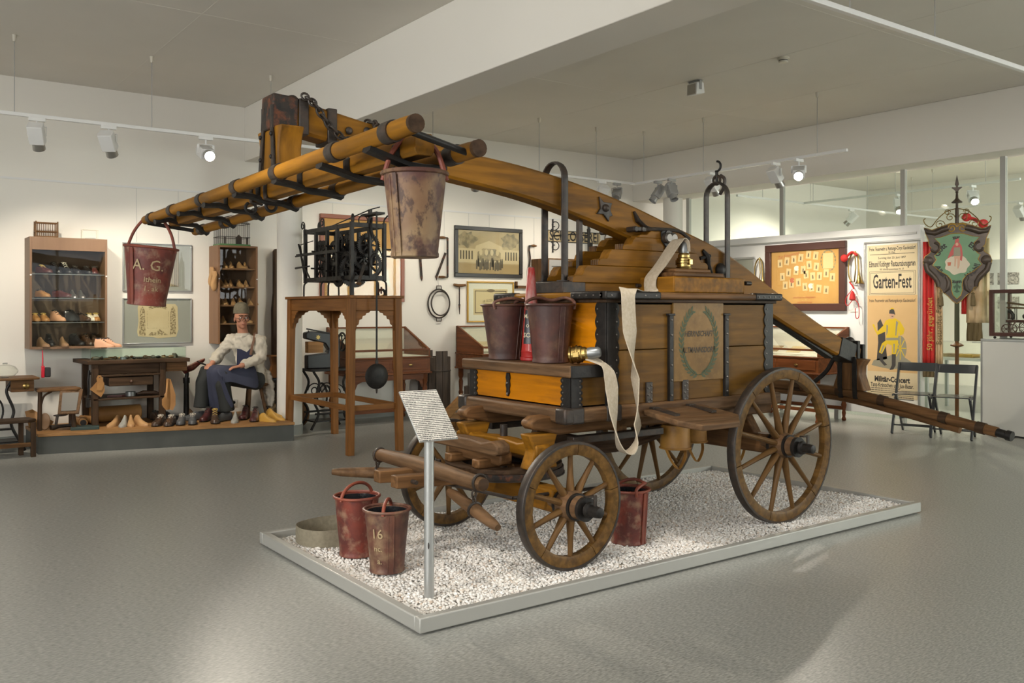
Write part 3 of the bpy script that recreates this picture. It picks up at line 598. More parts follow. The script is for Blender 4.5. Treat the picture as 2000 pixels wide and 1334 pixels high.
# --- axles and forecarriage
part(G().bx(RXW-.055, RXW+.055, WN+.08, WF-.08, GZ+RR-.06, GZ+RR+.06), 'rear_axle', 'brown_y', None, .01)
part(G().rod((RXW, WN-.1, GZ+RR), (RXW, WF+.1, GZ+RR), .024), 'axle_iron', 'iron')
part(G().prism([(-.42, 0), (.42, 0), (.30, .18), (-.30, .18)], -.04, .04, basis((RXW, WY, GZ+RR+.04), (0, -1, 0), (0, 0, 1))), 'rear_bolster', 'brown_y', None, .008)
part(G().bx(FX-.055, FX+.055, WN+.08, WF-.08, GZ+FR-.05, GZ+FR+.07), 'front_axle', 'ochre_y', None, .01)
part(G().rod((FX, WN-.1, GZ+FR), (FX, WF+.1, GZ+FR), .022), 'axle_iron', 'iron')
def disc(z0, z1, r, rin, name, m):
    g = G(); n = 40; part(g.ring([[V((FX, WY, 0))+V((q*cos(2*PI*i/n), q*sin(2*PI*i/n), z)) for q, z in ((rin, z0), (r, z0), (r, z1), (rin, z1))] for i in range(n)], True), name, m)
disc(.475, .510, .345, .25, 'turntable_ring', 'iron_rust'); disc(.512, .535, .335, .24, 'turntable_ring', 'dark_x')
disc(.47, .476, .352, .24, 'ring_plate', 'iron')
bol = [(-.40, -.03), (-.36, -.045), (.36, -.045), (.40, -.03), (.40, .02), (.34, .045), (.22, .02), (.10, .03), (-.10, .03), (-.22, .02), (-.34, .045), (-.40, .02)]
part(G().prism(bol, -.05, .05, basis((FX-.02, WY, .645), (0, -1, 0), (0, 0, 1))), 'bolster', 'ochre_y', None, .01)
for x, z, s in ((2.86, .60, .66), (3.17, .58, .66)): part(G().prism([(a*s, b) for a, b in bol], -.04, .04, basis((x, WY, z), (0, -1, 0), (0, 0, 1))), 'spring_block', 'brown_y', None, .01)
part(G().prism([(a*.85, b*.9) for a, b in bol], -.045, .045, basis((2.80, WY+.02, .66), (0, -1, 0), (0, 0, 1))), 'cross_bar', 'worn_y', None, .01)
for y in (4.05, 4.33): part(G().bx(2.74, 2.95, y, y+.07, .535, .585), 'ring_block', 'brown_x', None, .008)
for y in (3.88, 4.52): part(G().prism([(-.10, -.12), (.10, -.12), (.07, -.02), (.10, .07), (-.10, .07), (-.06, -.02)], -.045, .045, basis((3.02, y, .66), (1, 0, 0), (0, 0, 1))), 'side_bracket', 'ochre_x', None, .01)
part(G().rod((FX, WY, .36), (FX, WY, .74), .022), 'king_pin', 'iron')
for y in (4.14, 4.33): part(G().prism([(2.27, .475), (2.27, .54), (2.55, .53), (3.3, .48), (3.3, .42), (2.55, .46)], -.035, .035, basis((0, y, 0), (1, 0, 0), (0, 0, 1))), 'futchell', 'brown_x', None, .006)
part(G().lathe([(.012, -.04), (.024, -.04), (.024, -.034), (.012, -.034)], 16, basis((2.36, 4.14, .505), (1, 0, 0), (0, 0, 1))).rod((2.36, 4.06, .505), (2.36, 4.40, .505), .011), 'draw_bolt', 'iron')
part(G().rod((2.60, 4.235, .44), (2.60, 4.235, .58), .014), 'pivot_bolt', 'iron')
part(G().tube([(2.75, 3.75, .43), (3.4, 3.72, .42)], .01).tube([(2.75, 4.69, .43), (3.4, 4.72, .42)], .01).tube([(2.75, 3.75, .43), (2.62, 4.2, .45), (2.75, 4.69, .43)], .01), 'stay_rod', 'iron')
for y in (3.83, 4.61): part(G().bx(3.2, 3.9, y-.03, y+.03, .66, .70), 'stay_bar', 'iron', None, .004)
for z, x0 in ((.665, 3.25), (.635, 3.4)): part(G().tube(bez([(x0, 4.22, z), (3.9, 4.22, z-.10), (4.6, 4.22, z+.02)]), .035, 8), 'perch_pole', 'dark_x')
# --- whippletrees and chains
def chain(par, pts, r=.016, t=.0045, m='iron', name='chain_link'):
    P = [V(p) for p in pts]
    for i in range(len(P)-1):
        a, b = P[i], P[i+1]; d = (b-a); x = d.normalized(); u, w = frame_of(x); sd = u if i % 2 else w; c = (a+b)/2; hl = d.length/2+t
        loop = [c+x*(hl*cos(k*2*PI/12))*1.15+sd*(r*.75*sin(k*2*PI/12)) for k in range(12)]
        part(G().tube(loop, t, 6, True), name, m, par)
tree = part(G().tube([(2.509, 4.78, .549), (2.509, 4.72, .549), (2.509, 4.22, .552), (2.509, 3.73, .540), (2.509, 3.665, .540)], [.030, .036, .047, .038, .033], 14), 'whippletree', 'worn_y')
for y in (3.70, 4.745): part(G().torus((2.509, y, .546), .039, .008, (0, 1, 0), 18, 6), 'end_band', 'iron', tree)
part(G().ell((2.509, 3.664, .54), .031, .004, .031), 'end_cap', 'dark_x', tree)
s1 = part(G().tube([(2.488, 3.945, .462), (2.487, 3.90, .455), (2.48, 3.70, .415), (2.474, 3.53, .376), (2.472, 3.49, .368)], [.020, .026, .034, .025, .017], 12), 'swingletree', 'worn_y')
part(G().torus((2.48, 3.70, .415), .036, .008, (.02, 1, .2), 16, 6), 'swingletree_band', 'iron', s1)
s2 = part(G().tube([(2.30, 4.945, .44), (2.34, 4.91, .44), (2.5, 4.765, .44), (2.66, 4.62, .44), (2.70, 4.585, .44)], [.017, .026, .035, .026, .018], 12), 'swingletree', 'worn_y')
part(G().torus((2.5, 4.765, .44), .037, .008, (-.74, .67, 0), 16, 6), 'swingletree_band', 'iron', s2)
chain(s1, [(2.475, 3.70, .505), (2.477, 3.70, .475), (2.479, 3.70, .448)]); chain(s2, [(2.505, 4.755, .515), (2.503, 4.76, .488), (2.50, 4.763, .468)])
# --- pump tower on the tank
part(G().bx(3.35, 4.86, 4.075, 4.365, 1.50, 1.562), 'tower_base', 'ochre_x', None, .006)
part(G().bx(3.342, 3.52, 4.068, 4.372, 1.497, 1.568), 'base_shoe', 'iron', None, .006)
part(G().prism([(3.96, 3.775), (4.60, 3.775), (4.66, 3.83), (4.66, 4.62), (4.60, 4.66), (3.96, 4.66)], 1.502, 1.60), 'cross_slab', 'ochre_y', None, .008)
part(G().bx(4.0, 4.45, 3.81, 3.98, 1.60, 1.628).bx(4.04, 4.36, 3.84, 3.98, 1.628, 1.652), 'coupling_block', 'brown_x', None, .008)
part(G().rod((3.93, 4.06, 1.55), (3.96, 4.06, 1.55), .012).rod((4.64, 3.80, 1.57), (4.69, 3.80, 1.57), .014), 'bolt', 'iron')
def ogee(x0, x1, z0, z1, e=.085, k=.42):
    """plank outline with stepped ogee ends"""
    h = z1-z0; pts = [(x0, z0), (x0, z0+h*k*.55), (x0+.012, z0+h*k*.9), (x0+.03, z0+h*k), (x0+e*.75, z0+h*k), (x0+e*.9, z0+h*(k+.12)), (x0+e, z0+h*.75), (x0+e*1.25, z1)]
    m = x0+x1; return pts+[(m-a, b) for a, b in reversed(pts)]
lay = [(3.417, 4.70, 1.562, 1.665), (3.615, 4.58, 1.667, 1.768), (3.815, 4.46, 1.770, 1.850), (3.95, 4.40, 1.850, 1.895)]
for (x0, x1, z0, z1) in lay:
    for y0, y1 in ((4.06, 4.135), (4.305, 4.38)):
        o = part(G().prism(ogee(x0, x1, z0, z1), 0, y1-y0, basis((0, y1, 0), (1, 0, 0), (0, 0, 1))), 'tower_cheek', 'ochre_x', None, .003)
        if z1 < 1.86:
            g = G()
            for k in range(4): g.rod((x0+.004, y0+.011+k*.018, z0+.001), (x0+.004, y0+.011+k*.018, z0+.034), .0085, n=8)
            part(g, 'fluted_end', 'worn_z', o)
for x0, x1, z in ((3.55, 4.57, 1.60),): part(G().bx(x0, x1, 4.135, 4.305, 1.562, z), 'tower_core', 'dark_x')
for x in (3.72, 4.48): part(G().lathe([(.085, 1.56), (.085, 1.66), (.07, 1.67)], 20, Matrix.Translation((x, WY, 0))), 'pump_cylinder', 'brass')
# pivot hardware
part(G().rod((4.19, 4.04, 1.875), (4.19, 4.40, 1.875), .028), 'pivot_pin', 'iron')
hp = part(G().prism([(-.055, .05), (-.02, .06), (0, .045), (.03, .06), (.06, .04), (.05, -.01), (.02, -.04), (.025, -.06), (0, -.095), (-.02, -.06), (-.015, -.045), (-.05, -.01)], 0, .012, basis((4.19, 4.06, 1.845), (1, 0, 0), (0, 0, 1))), 'pivot_plate', 'iron_dark', None, .003)
for dx in (-.018, .028): part(G().lathe([(.034, 0), (.034, .03), (.024, .038)], 18, basis((4.19+dx, 4.05, 1.855), (1, 0, 0), (0, 0, 1))), 'pivot_boss', 'rivet', hp)
part(G().tube(bez([(3.97, 4.07, 1.90), (4.1, 4.06, 1.908), (4.3, 4.06, 1.905), (4.40, 4.06, 1.86)]), .012, 8), 'pivot_strap', 'iron')
for y in (4.09, 4.34): part(G().bx(3.90, 4.01, y-.035, y+.035, 1.888, 1.915).rod((3.92, y-.04, 1.90), (3.92, y+.04, 1.90), .018).rod((3.98, y-.04, 1.902), (3.98, y+.04, 1.902), .016), 'bearing_cap', 'iron', None, .004)
# --- guide hoops
for x, z0 in ((3.405, 1.56), (4.85, 1.50)):
    pts = [(x, 4.125, z0), (x, 4.125, 2.16)]+[(x, 4.22-.095*cos(a), 2.185+.095*sin(a)) for a in [PI*k/10 for k in range(11)]]+[(x, 4.315, 2.16), (x, 4.315, z0)]
    hoop = part(G().ribbon(pts, (1, 0, 0), .048, .02), 'guide_hoop', 'iron', None, .003)
    for y in (4.125, 4.315): part(G().box((x, y, z0+.008), (.075, .06, .014)).rod((x-.03, y-.02, z0), (x-.03, y-.02, z0+.05), .010), 'hoop_foot', 'iron', hoop)
hk = part(G().rod((4.85, 4.22, 2.285), (4.85, 4.22, 2.355), .011).tube([V((4.85, 4.22, 2.395))+V((.0, .035*cos(a), .035*sin(a))) for a in [PI+.9-PI*.5+k*.34-.85 for k in range(11)]], .008, 8), 'hoop_hook', 'iron_dark')
part(G().tube(bez([(4.85, 4.19, 2.33), (4.86, 4.16, 2.30), (4.86, 4.17, 2.24), (4.86, 4.20, 2.20)]), .012, 8).torus((4.85, 4.22, 2.30), .03, .01, (1, 0, 0), 14, 6), 'hook_shackle', 'iron', hk)
for x in (3.60, 4.62): part(G().bx(x-.014, x+.014, WY-.014, WY+.014, 1.6, 2.02 if x < 4 else 1.74), 'piston_rod', 'iron')
# --- the rocking lever
LV = [(1.66, 2.35, .15), (1.85, 2.325, .155), (2.2, 2.265, .155), (2.6, 2.20, .16), (3.09, 2.144, .175), (3.47, 2.077, .19), (3.89, 1.978, .205), (4.35, 1.844, .21), (4.85, 1.695, .20), (5.41, 1.44, .18), (6.02, 1.18, .15), (6.46, 1.03, .145)]
cs = bez([(x, h, z) for x, z, h in LV], 5); g = G(); rings = []
for i, p in enumerate(cs):
    t = cs[min(i+1, len(cs)-1)]-cs[max(i-1, 0)]; t = V((t.x, 0, t.z)).normalized(); nrm = V((-t.z, 0, t.x)); h = p.y/2; w = .066; e = .014; c = V((p.x, WY, p.z))
    rings.append([c+nrm*a+V((0, b, 0)) for a, b in ((-h+e, -w), (h-e, -w), (h, -w+e), (h, w-e), (h-e, w), (-h+e, w), (-h, w-e), (-h, -w+e))])
lever = part(g.ring(rings), 'pump_lever', 'ochre_x', ang=25)
part(G().beam((1.62, WY, 2.352), (1.75, WY, 2.345), .15, .17), 'lever_end_shoe', 'iron_rust', lever, .008)
for x, z in ((1.78, 2.34), (1.93, 2.312)): part(G().box((x, WY, z), (.05, .155, .175)), 'lever_band', 'iron', lever, .005)
part(G().beam((6.20, WY, 1.115), (6.40, WY, 1.05), .145, .155), 'lever_end_shoe', 'iron_dark', lever, .006)
part(G().beam((5.35, WY, 1.375), (6.15, WY, 1.03), .07, .022), 'lever_under_strap', 'iron_dark', lever, .003)
for x, z in ((6.43, 1.06), (6.50, 1.03)): part(G().box((x, WY, z), (.035, .16, .19), 0), 'lever_band', 'iron_dark', lever, .005)
part(G().ell((1.75, WY, 2.435), .028, .028, .02).ell((6.42, WY, 1.155), .04, .04, .03), 'bolt_head', 'iron', lever)
ny = WY-.067
part(G().prism([(-.06, .05), (-.02, .028), (.05, .045), (.045, 0), (.075, -.03), (.05, -.045), (.055, -.075), (0, -.045), (-.05, -.06), (-.03, -.015)], -.012, .012, basis((3.74, ny, 2.03), (.96, 0, -.26), (.26, 0, .96))).ell((3.745, ny-.014, 2.025), .024, .02, .024), 'ornament_plate', 'iron', lever, .003)
part(G().tube([(3.99, ny-.004, 2.02), (4.02, ny-.004, 1.965), (4.08, ny-.004, 1.93), (4.14, ny-.004, 1.91), (4.19, ny-.004, 1.885), (4.20, ny-.004, 1.86)], [.012, .026, .022, .028, .024, .015], 8, flat=.6), 'ornament_strap', 'iron', lever)
part(G().tube([(4.63, ny-.002, 1.80), (4.67, ny-.004, 1.76), (4.68, ny-.004, 1.70), (4.72, ny-.002, 1.64)], [.012, .025, .018, .012], 8).tube([(4.60, ny-.004, 1.745), (4.70, ny-.004, 1.765)], .012, 8).ell((4.80, ny-.01, 1.67), .045, .03, .05), 'ornament_strap', 'iron_dark', lever)
g = G()
for x, z in ((2.02, 2.30), (2.12, 2.31), (2.24, 2.25), (2.42, 2.22)): g.ell((x, ny-.006, z), .02, .012, .02)
part(g, 'bolt_head', 'iron', lever)
# chain looped along the front end
cpts = bez([(1.77, ny-.02, 2.44), (1.82, ny-.04, 2.40), (1.88, ny-.045, 2.32), (1.96, ny-.045, 2.255), (2.05, ny-.04, 2.245), (2.14, ny-.03, 2.30), (2.17, ny-.01, 2.35), (2.15, WY, 2.37)], 3)
chain(lever, cpts, .02, .006)
# --- front handle: three poles on a saddle block
def pole(p0, p1, r0, r1, name, bands, par=None, n=18, mid=None):
    p0, p1 = V(p0), V(p1); o = part(G().tube([p0, p0+(p1-p0)*.02, (p0+p1)/2, p1-(p1-p0)*.02, p1], [r0*.93, r0, (r0+r1)/2*1.03, r1, r1*.93], n), name, 'ochre_y', par)
    for f in bands:
        c = p0+(p1-p0)*f; d = (p1-p0).normalized(); r = r0+(r1-r0)*f
        part(G().rod(c-d*.03, c+d*.03, r+.006, n=n), 'pole_band', 'iron', o)
    return o
B1 = [.05, .18, .35, .5, .66, .82, .955]
fp = pole((1.478, 2.55, 2.005), (1.478, 5.88, 1.957), .033, .028, 'handle_pole', B1)
bp_ = pole((1.765, 2.61, 1.963), (1.765, 5.82, 1.897), .031, .027, 'handle_pole', B1)
for o, x, z in ((fp, 1.478, 2.005), (bp_, 1.765, 1.963)): part(G().rod((x, 2.542, z) if x < 1.6 else (x, 2.602, z), (x, 2.56, z) if x < 1.6 else (x, 2.62, z), .031, n=18), 'end_grain', 'dark_y', o)
cb = [(-.03, -.038), (.03, -.038), (.04, -.02), (.04, .022), (.028, .04), (-.028, .04), (-.04, .022), (-.04, -.02)]
g = G(); g.ring([[V((1.62+a, y, z+b)) for a, b in cb] for y, z in ((2.73, 1.978), (4.2, 1.965), (5.75, 1.955))])
cbar = part(g, 'handle_crossbeam', 'ochre_y', None, .003)
for y in (2.86, 3.26, 3.72, 4.22, 4.68, 5.12, 5.60):
    f = (y-2.6)/3.2; zf = 2.005-.048*f; zb = 1.963-.066*f
    part(G().ribbon([(1.46, y, zf-.036), (1.54, y, 1.943), (1.62, y, 1.922), (1.70, y, 1.918), (1.775, y, zb-.034)], (0, 1, 0), .06, .032), 'rung_iron', 'iron_dark', cbar)
    part(G().ribbon([(1.578, y, 1.925), (1.576, y, 1.99), (1.60, y, 2.01)], (0, 1, 0), .05, .01), 'rung_clip', 'iron_dark', cbar)
for y0, y1, z in ((2.60, 2.66, 1.98), (5.83, 5.77, 1.925)):
    part(G().rod((1.478, y0+.0, z+.01), (1.765, y1, z-.03), .012), 'tie_rod', 'iron_dark', cbar)
sad = [(-.135, 0), (.135, 0), (.125, .06), (.10, .13), (.095, .20), (.11, .27), (.13, .31), (.07, .315), (-.07, .315), (-.13, .31), (-.11, .27), (-.095, .20), (-.10, .13), (-.125, .06)]
sd = part(G().prism([(a*1.2, b) for a, b in sad], -.06, .06, basis((1.69, WY, 1.965), (0, -1, 0), (0, 0, 1))), 'saddle_block', 'ochre_z', None, .008)
for y in (-.06, .055):
    part(G().ribbon([(1.623, WY+y, 2.38), (1.622, WY+y, 2.27), (1.621, WY+y*1.2, 2.2), (1.615, WY+y*1.5, 2.03), (1.575, WY+y*1.6, 1.985), (1.575, WY+y*1.6, 1.925), (1.63, WY+y*1.6, 1.915)], (0, 1, 0), .032, .012), 'saddle_strap', 'iron', sd)
    g = G()
    for z in (2.24, 2.13, 2.04): g.ell((1.613, WY+y*1.2, z), .008, .011, .011)
    part(g, 'bolt_head', 'iron_dark', sd)
g = G().torus((1.60, WY+.16, 1.905), .026, .008, (0, 1, 0)).torus((1.65, WY+.02, 1.905), .026, .008, (0, 1, 0))
part(g, 'hanging_eye', 'iron_dark', cbar)
# --- rear handle
RHX = 6.40
rp = [(RHX, 5.55, .752), (RHX, 4.95, .765), (RHX, 4.45, .757), (RHX, 4.13, .732), (RHX, 3.7, .664), (RHX, 3.3, .592), (RHX, 3.06, .552)]
rh = part(G().tube(bez(rp, 4), .037, 16), 'handle_pole', 'brown_y')
rp2 = [(x+.02, y+.03, z-.055) for x, y, z in rp]; rh2 = part(G().tube(bez(rp2[:6], 4), .026, 12), 'handle_pole', 'brown_y')
rs = bez(rp, 8)
for k in (3, 12, 20, 28, 37, 44): part(G().rod(rs[k]-(rs[k+1]-rs[k]).normalized()*.03, rs[k]+(rs[k+1]-rs[k]).normalized()*.03, .042, n=16), 'pole_band', 'dark_y', rh)
part(G().tube([rs[-1], rs[-1]+V((0, -.06, -.011)), rs[-1]+V((0, -.065, -.012)), rs[-1]+V((0, -.10, -.018))], [.030, .029, .036, .035], 14), 'pole_tip', 'iron_dark', rh)
sad2 = [(-.14, 0), (.14, 0), (.115, .07), (.095, .13), (.10, .19), (.14, .245), (.08, .25), (-.08, .25), (-.14, .245), (-.10, .19), (-.095, .13), (-.115, .07)]
s3 = part(G().prism(sad2, -.055, .055, basis((RHX+.02, WY-.02, .765), (0, -1, .0), (0, 0, 1))), 'saddle_block', 'brown_z', None, .008)
for y in (-.085, .045): part(G().ribbon([(RHX-.04, WY+y*.9, 1.03), (RHX-.042, WY+y, .95), (RHX-.043, WY+y, .80), (RHX-.03, WY+y, .70)], (0, 1, 0), .04, .012), 'saddle_strap', 'iron_dark', s3)
part(G().tube(bez([(RHX-.05, WY+.10, 1.0), (RHX-.06, WY+.16, .90), (RHX-.10, WY+.26, .80)]), .018, 8), 'saddle_strap', 'iron_dark', s3)
# ================================================================ fire hose draped over the engine
hs = thing('fire_hose', 'pale flat canvas hose draped over the tank rim with brass couplings', 'hose', (3.5, 3.7, 1.5))
pa = [(4.18, 3.90, 1.76), (4.175, 3.90, 1.815), (4.15, 3.91, 1.835), (4.11, 3.92, 1.80), (4.02, 3.94, 1.68), (3.955, 3.955, 1.605), (3.945, 3.96, 1.56), (3.94, 3.95, 1.506), (3.87, 3.90, 1.504), (3.70, 3.82, 1.504), (3.56, 3.73, 1.512), (3.50, 3.69, 1.512), (3.48, 3.664, 1.48), (3.48, 3.66, 1.40), (3.485, 3.655, 1.28), (3.50, 3.65, 1.15), (3.52, 3.65, 1.02), (3.525, 3.64, .88), (3.52, 3.63, .76), (3.49, 3.62, .66), (3.44, 3.62, .615), (3.39, 3.625, .64), (3.36, 3.63, .72), (3.35, 3.64, .84), (3.345, 3.65, .97), (3.33, 3.655, 1.05), (3.30, 3.675, 1.105), (3.26, 3.71, 1.13), (3.235, 3.735, 1.14)]
wd = [(0, 1, 0)]*8+[(.4, -.9, 0)]*2+[(.8, -.6, 0)]*1+[(1, 0, 0)]*4+[(.8, .6, 0), (.3, .95, 0), (.6, .8, 0), (.9, .4, 0), (.5, .85, 0), (.2, 1, 0), (.3, .95, 0), (.6, .8, 0), (.9, .4, 0), (.95, .1, 0), (.9, .2, .2), (.6, .6, .2), (.6, .6, .3), (.6, .6, .3)]
P = bez(pa, 4); WDs = []
for i in range(len(P)):
    f = i/(len(P)-1)*(len(wd)-1); k = min(int(f), len(wd)-2); WDs.append(tuple(V(wd[k]).lerp(V(wd[k+1]), f-k)))
ww = [.10 if i < len(P)-14 else .10-.04*(i-len(P)+14)/14 for i in range(len(P))]
part(G().ribbon(P, WDs, ww, .011), 'hose', 'canvas', hs)
def coupling(par, o, ax):
    x, y = frame_of(ax); m = basis(o, x, y); m0 = m
    q = part(G().lathe([(.047, 0), (.050, .012), (.044, .016), (.044, .034), (.051, .038), (.051, .048), (.046, .052), (.046, .066), (.038, .072), (.038, .088), (.032, .095), (.03, .105)], 24, m), 'coupling', 'brass', par)
    for k in range(2): part(G().box((.05*(1 if k else -1), 0, .043), (.02, .03, .035), 0, m), 'coupling_lug', 'brass', q, .003)
    part(G().lathe([(.031, .10), (.033, .12), (.031, .14), (.029, .16), (.022, .17)], 18, m), 'binding', 'tin', q)
coupling(hs, (4.18, 3.90, 1.652), (0, 0, 1)); coupling(hs, (3.175, 3.80, 1.152), (.55, -.72, .10))
# ================================================================ fire buckets
def bucket(label, loc, m, h=.35, rt=.142, rb=.105, handle='up', rz=0, txt=(), oval=1.0, seam=0, hm='strap_red', group='leather fire buckets', tilt=(0, 0), inside='pitch', hh=.20, lean=.05):
    t = thing('fire_bucket', label, 'bucket', loc, rz, group); t.rotation_euler = (tilt[0], tilt[1], rz)
    n = 36; S = Matrix.Scale(oval, 4, (0, 1, 0))
    def rad(z): return rb+(rt-rb)*(z/h)**1.15
    prof = [(rb*.98, 0), (rb+.004, .003), (rb+.004, .014), (rad(.02), .02)]+[(rad(h*k/8), h*k/8) for k in range(1, 8)]+[(rt-.003, h-.012)]
    g = G(); rings = [[S @ V((r*cos(2*PI*k/n)*(1+.012*sin(3*2*PI*k/n+z*9)), r*sin(2*PI*k/n)*(1+.012*sin(2*2*PI*k/n+z*7)), z)) for k in range(n)] for r, z in prof+[(rt-.012, h-.014), (rad(.06)-.008, .06), (rb-.03, .05)]]
    body = g.ring(rings).build('body', m, t, ang=50)
    G().ring([[S @ V(((rt+.002+.008*cos(b))*cos(2*PI*k/n), (rt+.002+.008*cos(b))*sin(2*PI*k/n), h-.006+.008*sin(b))) for b in [2*PI*j/8 for j in range(8)]] for k in range(n)], True).build('rim', hm if m == 'leather_red' else m, t)
    G().lathe([(rb-.012, .052), (rad(.1)-.010, .10), (rt-.014, h-.015)], n, S, cap=False).build('pitch_lining', inside, t)
    for sg, a in ((0, seam),):
        g = G(); e = V((cos(a), sin(a), 0)); q = V((-sin(a), cos(a), 0))
        for off in (-.014, .014): g.tube([S @ (e*(rad(z)+.004)+q*off+V((0, 0, z))) for z in [h*k/6+.004 for k in range(6)]+[h-.02]], .0028, 6)
        g.ribbon([S @ (e*(rad(z)+.002)+V((0, 0, z))) for z in [.015+(h-.03)*k/6 for k in range(7)]], tuple(q), .026, .006); g.build('seam', hm if m == 'leather_red' else m, body)
    if handle == 'up':
        pts = [S @ V((rt*cos(a)*1.0, 0, h-.02+hh*sin(a))) for a in [PI*k/16 for k in range(17)]]
    elif handle == 'strap':    # pulled tight over a support point
        pts = bez([(rt, 0, h-.03), (rt*.75, 0, h+hh*.45), (rt*.32, 0, h+hh*.92), (0, 0, h+hh), (-rt*.32, 0, h+hh*.92), (-rt*.75, 0, h+hh*.45), (-rt, 0, h-.03)], 5)
    else:                      # flopped over the rim
        pts = bez([(rt, 0, h-.03), (rt*1.0, 0, h+.012), (rt*.6, -rt*.55, h+.035), (0, -rt*.85, h+.022), (-rt*.6, -rt*.55, h+.035), (-rt*1.0, 0, h+.012), (-rt, 0, h-.03)], 5)
    G().tube(pts, .0095, 8).build('handle', hm, t)
    for body_, a, z, s in txt:
        vs, fs = text(body_, s, sx=1.0, bold=.0005); vv = []
        for x, y, _ in vs:
            r = rad(z+y)*1.012+.004; b = a+x/r; vv.append(tuple(S @ V((r*cos(b), r*sin(b), z+y))))
        G().add(vv, fs).build('lettering', 'letter_cream', body, flat=True)
    return t
HN = math.atan2(-1, -.75)   # towards the viewer
# two hang from the handle poles
b1 = on_x(277, 428, 1.478); bk = bucket('red leather bucket hanging from the far end of the front handle', (1.478, 5.86, 1.957-.185-.365+.02), 'leather_red', .365, .155, .11, 'strap', math.radians(-38), (('A. G.', -1.22, .245, .09), ('ithein', -.98, .16, .046), ('l . ak', -1.0, .105, .042)), seam=-1.98, hh=.195, tilt=(0, math.radians(5)))
bucket('worn beige leather bucket hanging from the near end of the front handle', (1.62, 2.80, 1.585), 'leather_worn', .305, .113, .082, 'strap', math.radians(-33), (), seam=-2.25, hh=.135, hm='strap_red')
# two stand on the tool chest, three on the gravel
bucket('dark leather bucket standing on the chest, left of the red extinguisher', (3.225, 4.475, 1.099), 'leather_dark', .335, .145, .10, 'flop', .5, (), hm='leather_mid', seam=-1.9)
bucket('dark leather bucket standing on the chest, right of the red extinguisher', (3.225, 4.035, 1.099), 'leather_dark', .335, .135, .10, 'flop', 2.4, (), hm='leather_mid', seam=2.2)
p = on_z(697, 1082, .052); bucket('reddish leather bucket on the gravel beside the rolled hose', (p.x, p.y, .05), 'leather_red', .33, .122, .092, 'up', .35, (), seam=-1.5, hh=.085)
p = on_z(756, 1113, .052); bucket('worn brown leather bucket with faded letters in front on the gravel', (p.x, p.y, .05), 'leather_mid', .325, .118, .088, 'up', .9, (('16', -3.45, .21, .068), ('nc.', -3.42, .135, .04), ('a.', -3.36, .07, .042)), seam=-2.78, hh=.06)
p = on_z(1228, 1058, .052); bucket('orange-brown leather bucket standing behind the near front wheel', (p.x, p.y, .05), 'leather_red', .315, .118, .098, 'flop', 1.2, (), seam=-2.6)
# ---------------------------------------------------------------- cone-shaped extinguisher
ex = thing('fire_extinguisher', 'tall red cone-shaped extinguisher standing between two dark buckets', 'extinguisher', (3.26, 4.262, 1.099))
G().lathe([(.062, 0), (.066, .004), (.066, .018), (.060, .024), (.060, .05), (.062, .054), (.058, .062), (.022, .545), (.019, .552)], 32).build('body', 'red_paint', ex)
n = 14; a0 = HN-.32
def cone(a, z, o=.0015): r = .058+(.022-.058)*(z-.062)/(.545-.062)+o; return V((r*cos(a), r*sin(a), z))
g = G(); vs = [cone(a0-.62+1.24*i/n, z) for z in (.10, .30) for i in range(n+1)]; g.add(vs, [(i, i+1, n+2+i, n+1+i) for i in range(n)])
lb = g.build('label_plate', 'black_label', ex)
for s_, z, sz in (('MAX', .262, .034), ('OS', .205, .026), ('SOS', .15, .038)):
    vs, fs = text(s_, sz, bold=.0006); G().add([tuple(cone(a0+x/.05, z+y, .003)) for x, y, _ in vs], fs).build('lettering', 'cream_print', lb, flat=True)
G().lathe([(.020, .548), (.012, .556), (.003, .558)], 16).build('cap', 'steel', ex)
# ---------------------------------------------------------------- rolled hose on the gravel
c = V((2.305, 4.885, .055)); rl = thing('rolled_hose', 'olive canvas hose rolled flat on the gravel', 'hose', c)
pts = []
for k in range(150):
    a = k/150*2*PI*4.3; r = .03+.0165*a/(2*PI)*1.0; pts.append((r*cos(a)+.10, r*sin(a)-.03, .048))
pts += [tuple(p) for p in bez([pts[-1], (.12, -.16, .048), (-.02, -.175, .05), (-.17, -.14, .05), (-.235, -.02, .05), (-.20, .12, .05), (-.06, .185, .05), (.10, .17, .05), (.2, .08, .048)], 6)[1:]]
G().ribbon(pts, (0, 0, 1), .095, .007).build('hose', 'canvas_olive', rl)
# ---------------------------------------------------------------- canvas buckets hung beneath
def canvas_bucket(lab, x, y, z, r, h, m='canvas_yellow'):
    t = thing('canvas_bucket', lab, 'bucket', (x, y, z), 0, 'canvas buckets hung upside down under the engine')
    G().lathe([(r*.9, 0), (r*.95, -.01), (r, -h+.01), (r*1.03, -h), (r*.97, -h), (r*.9, -h+.02)], 24).build('body', m, t, ang=60)
    G().torus((0, 0, -h), r*1.02, .006, (0, 0, 1)).build('rim_rope', 'canvas_yellow', t)
    G().ribbon(bez([(r*.9, 0, -h+.005), (r*.7, -.02, -h-.06), (.01, -.03, -h-.12), (-.02, -.03, -h-.12), (-r*.7, -.02, -h-.06), (-r*.9, 0, -h+.005)], 4), (0, 1, 0), .022, .005).build('strap', 'canvas_yellow', t)
    G().torus((0, 0, .012), .018, .005, (1, 0, 0)).build('hanging_loop', 'iron', t)
canvas_bucket('yellow canvas bucket hanging under the footboard', 4.06, 3.86, .70, .092, .14)
canvas_bucket('yellow canvas bucket hanging deeper under the footboard', 4.36, 3.98, .69, .08, .13)
canvas_bucket('olive canvas bucket seen through the near rear wheel', 4.86, 4.06, .66, .085, .16, 'canvas_olive')
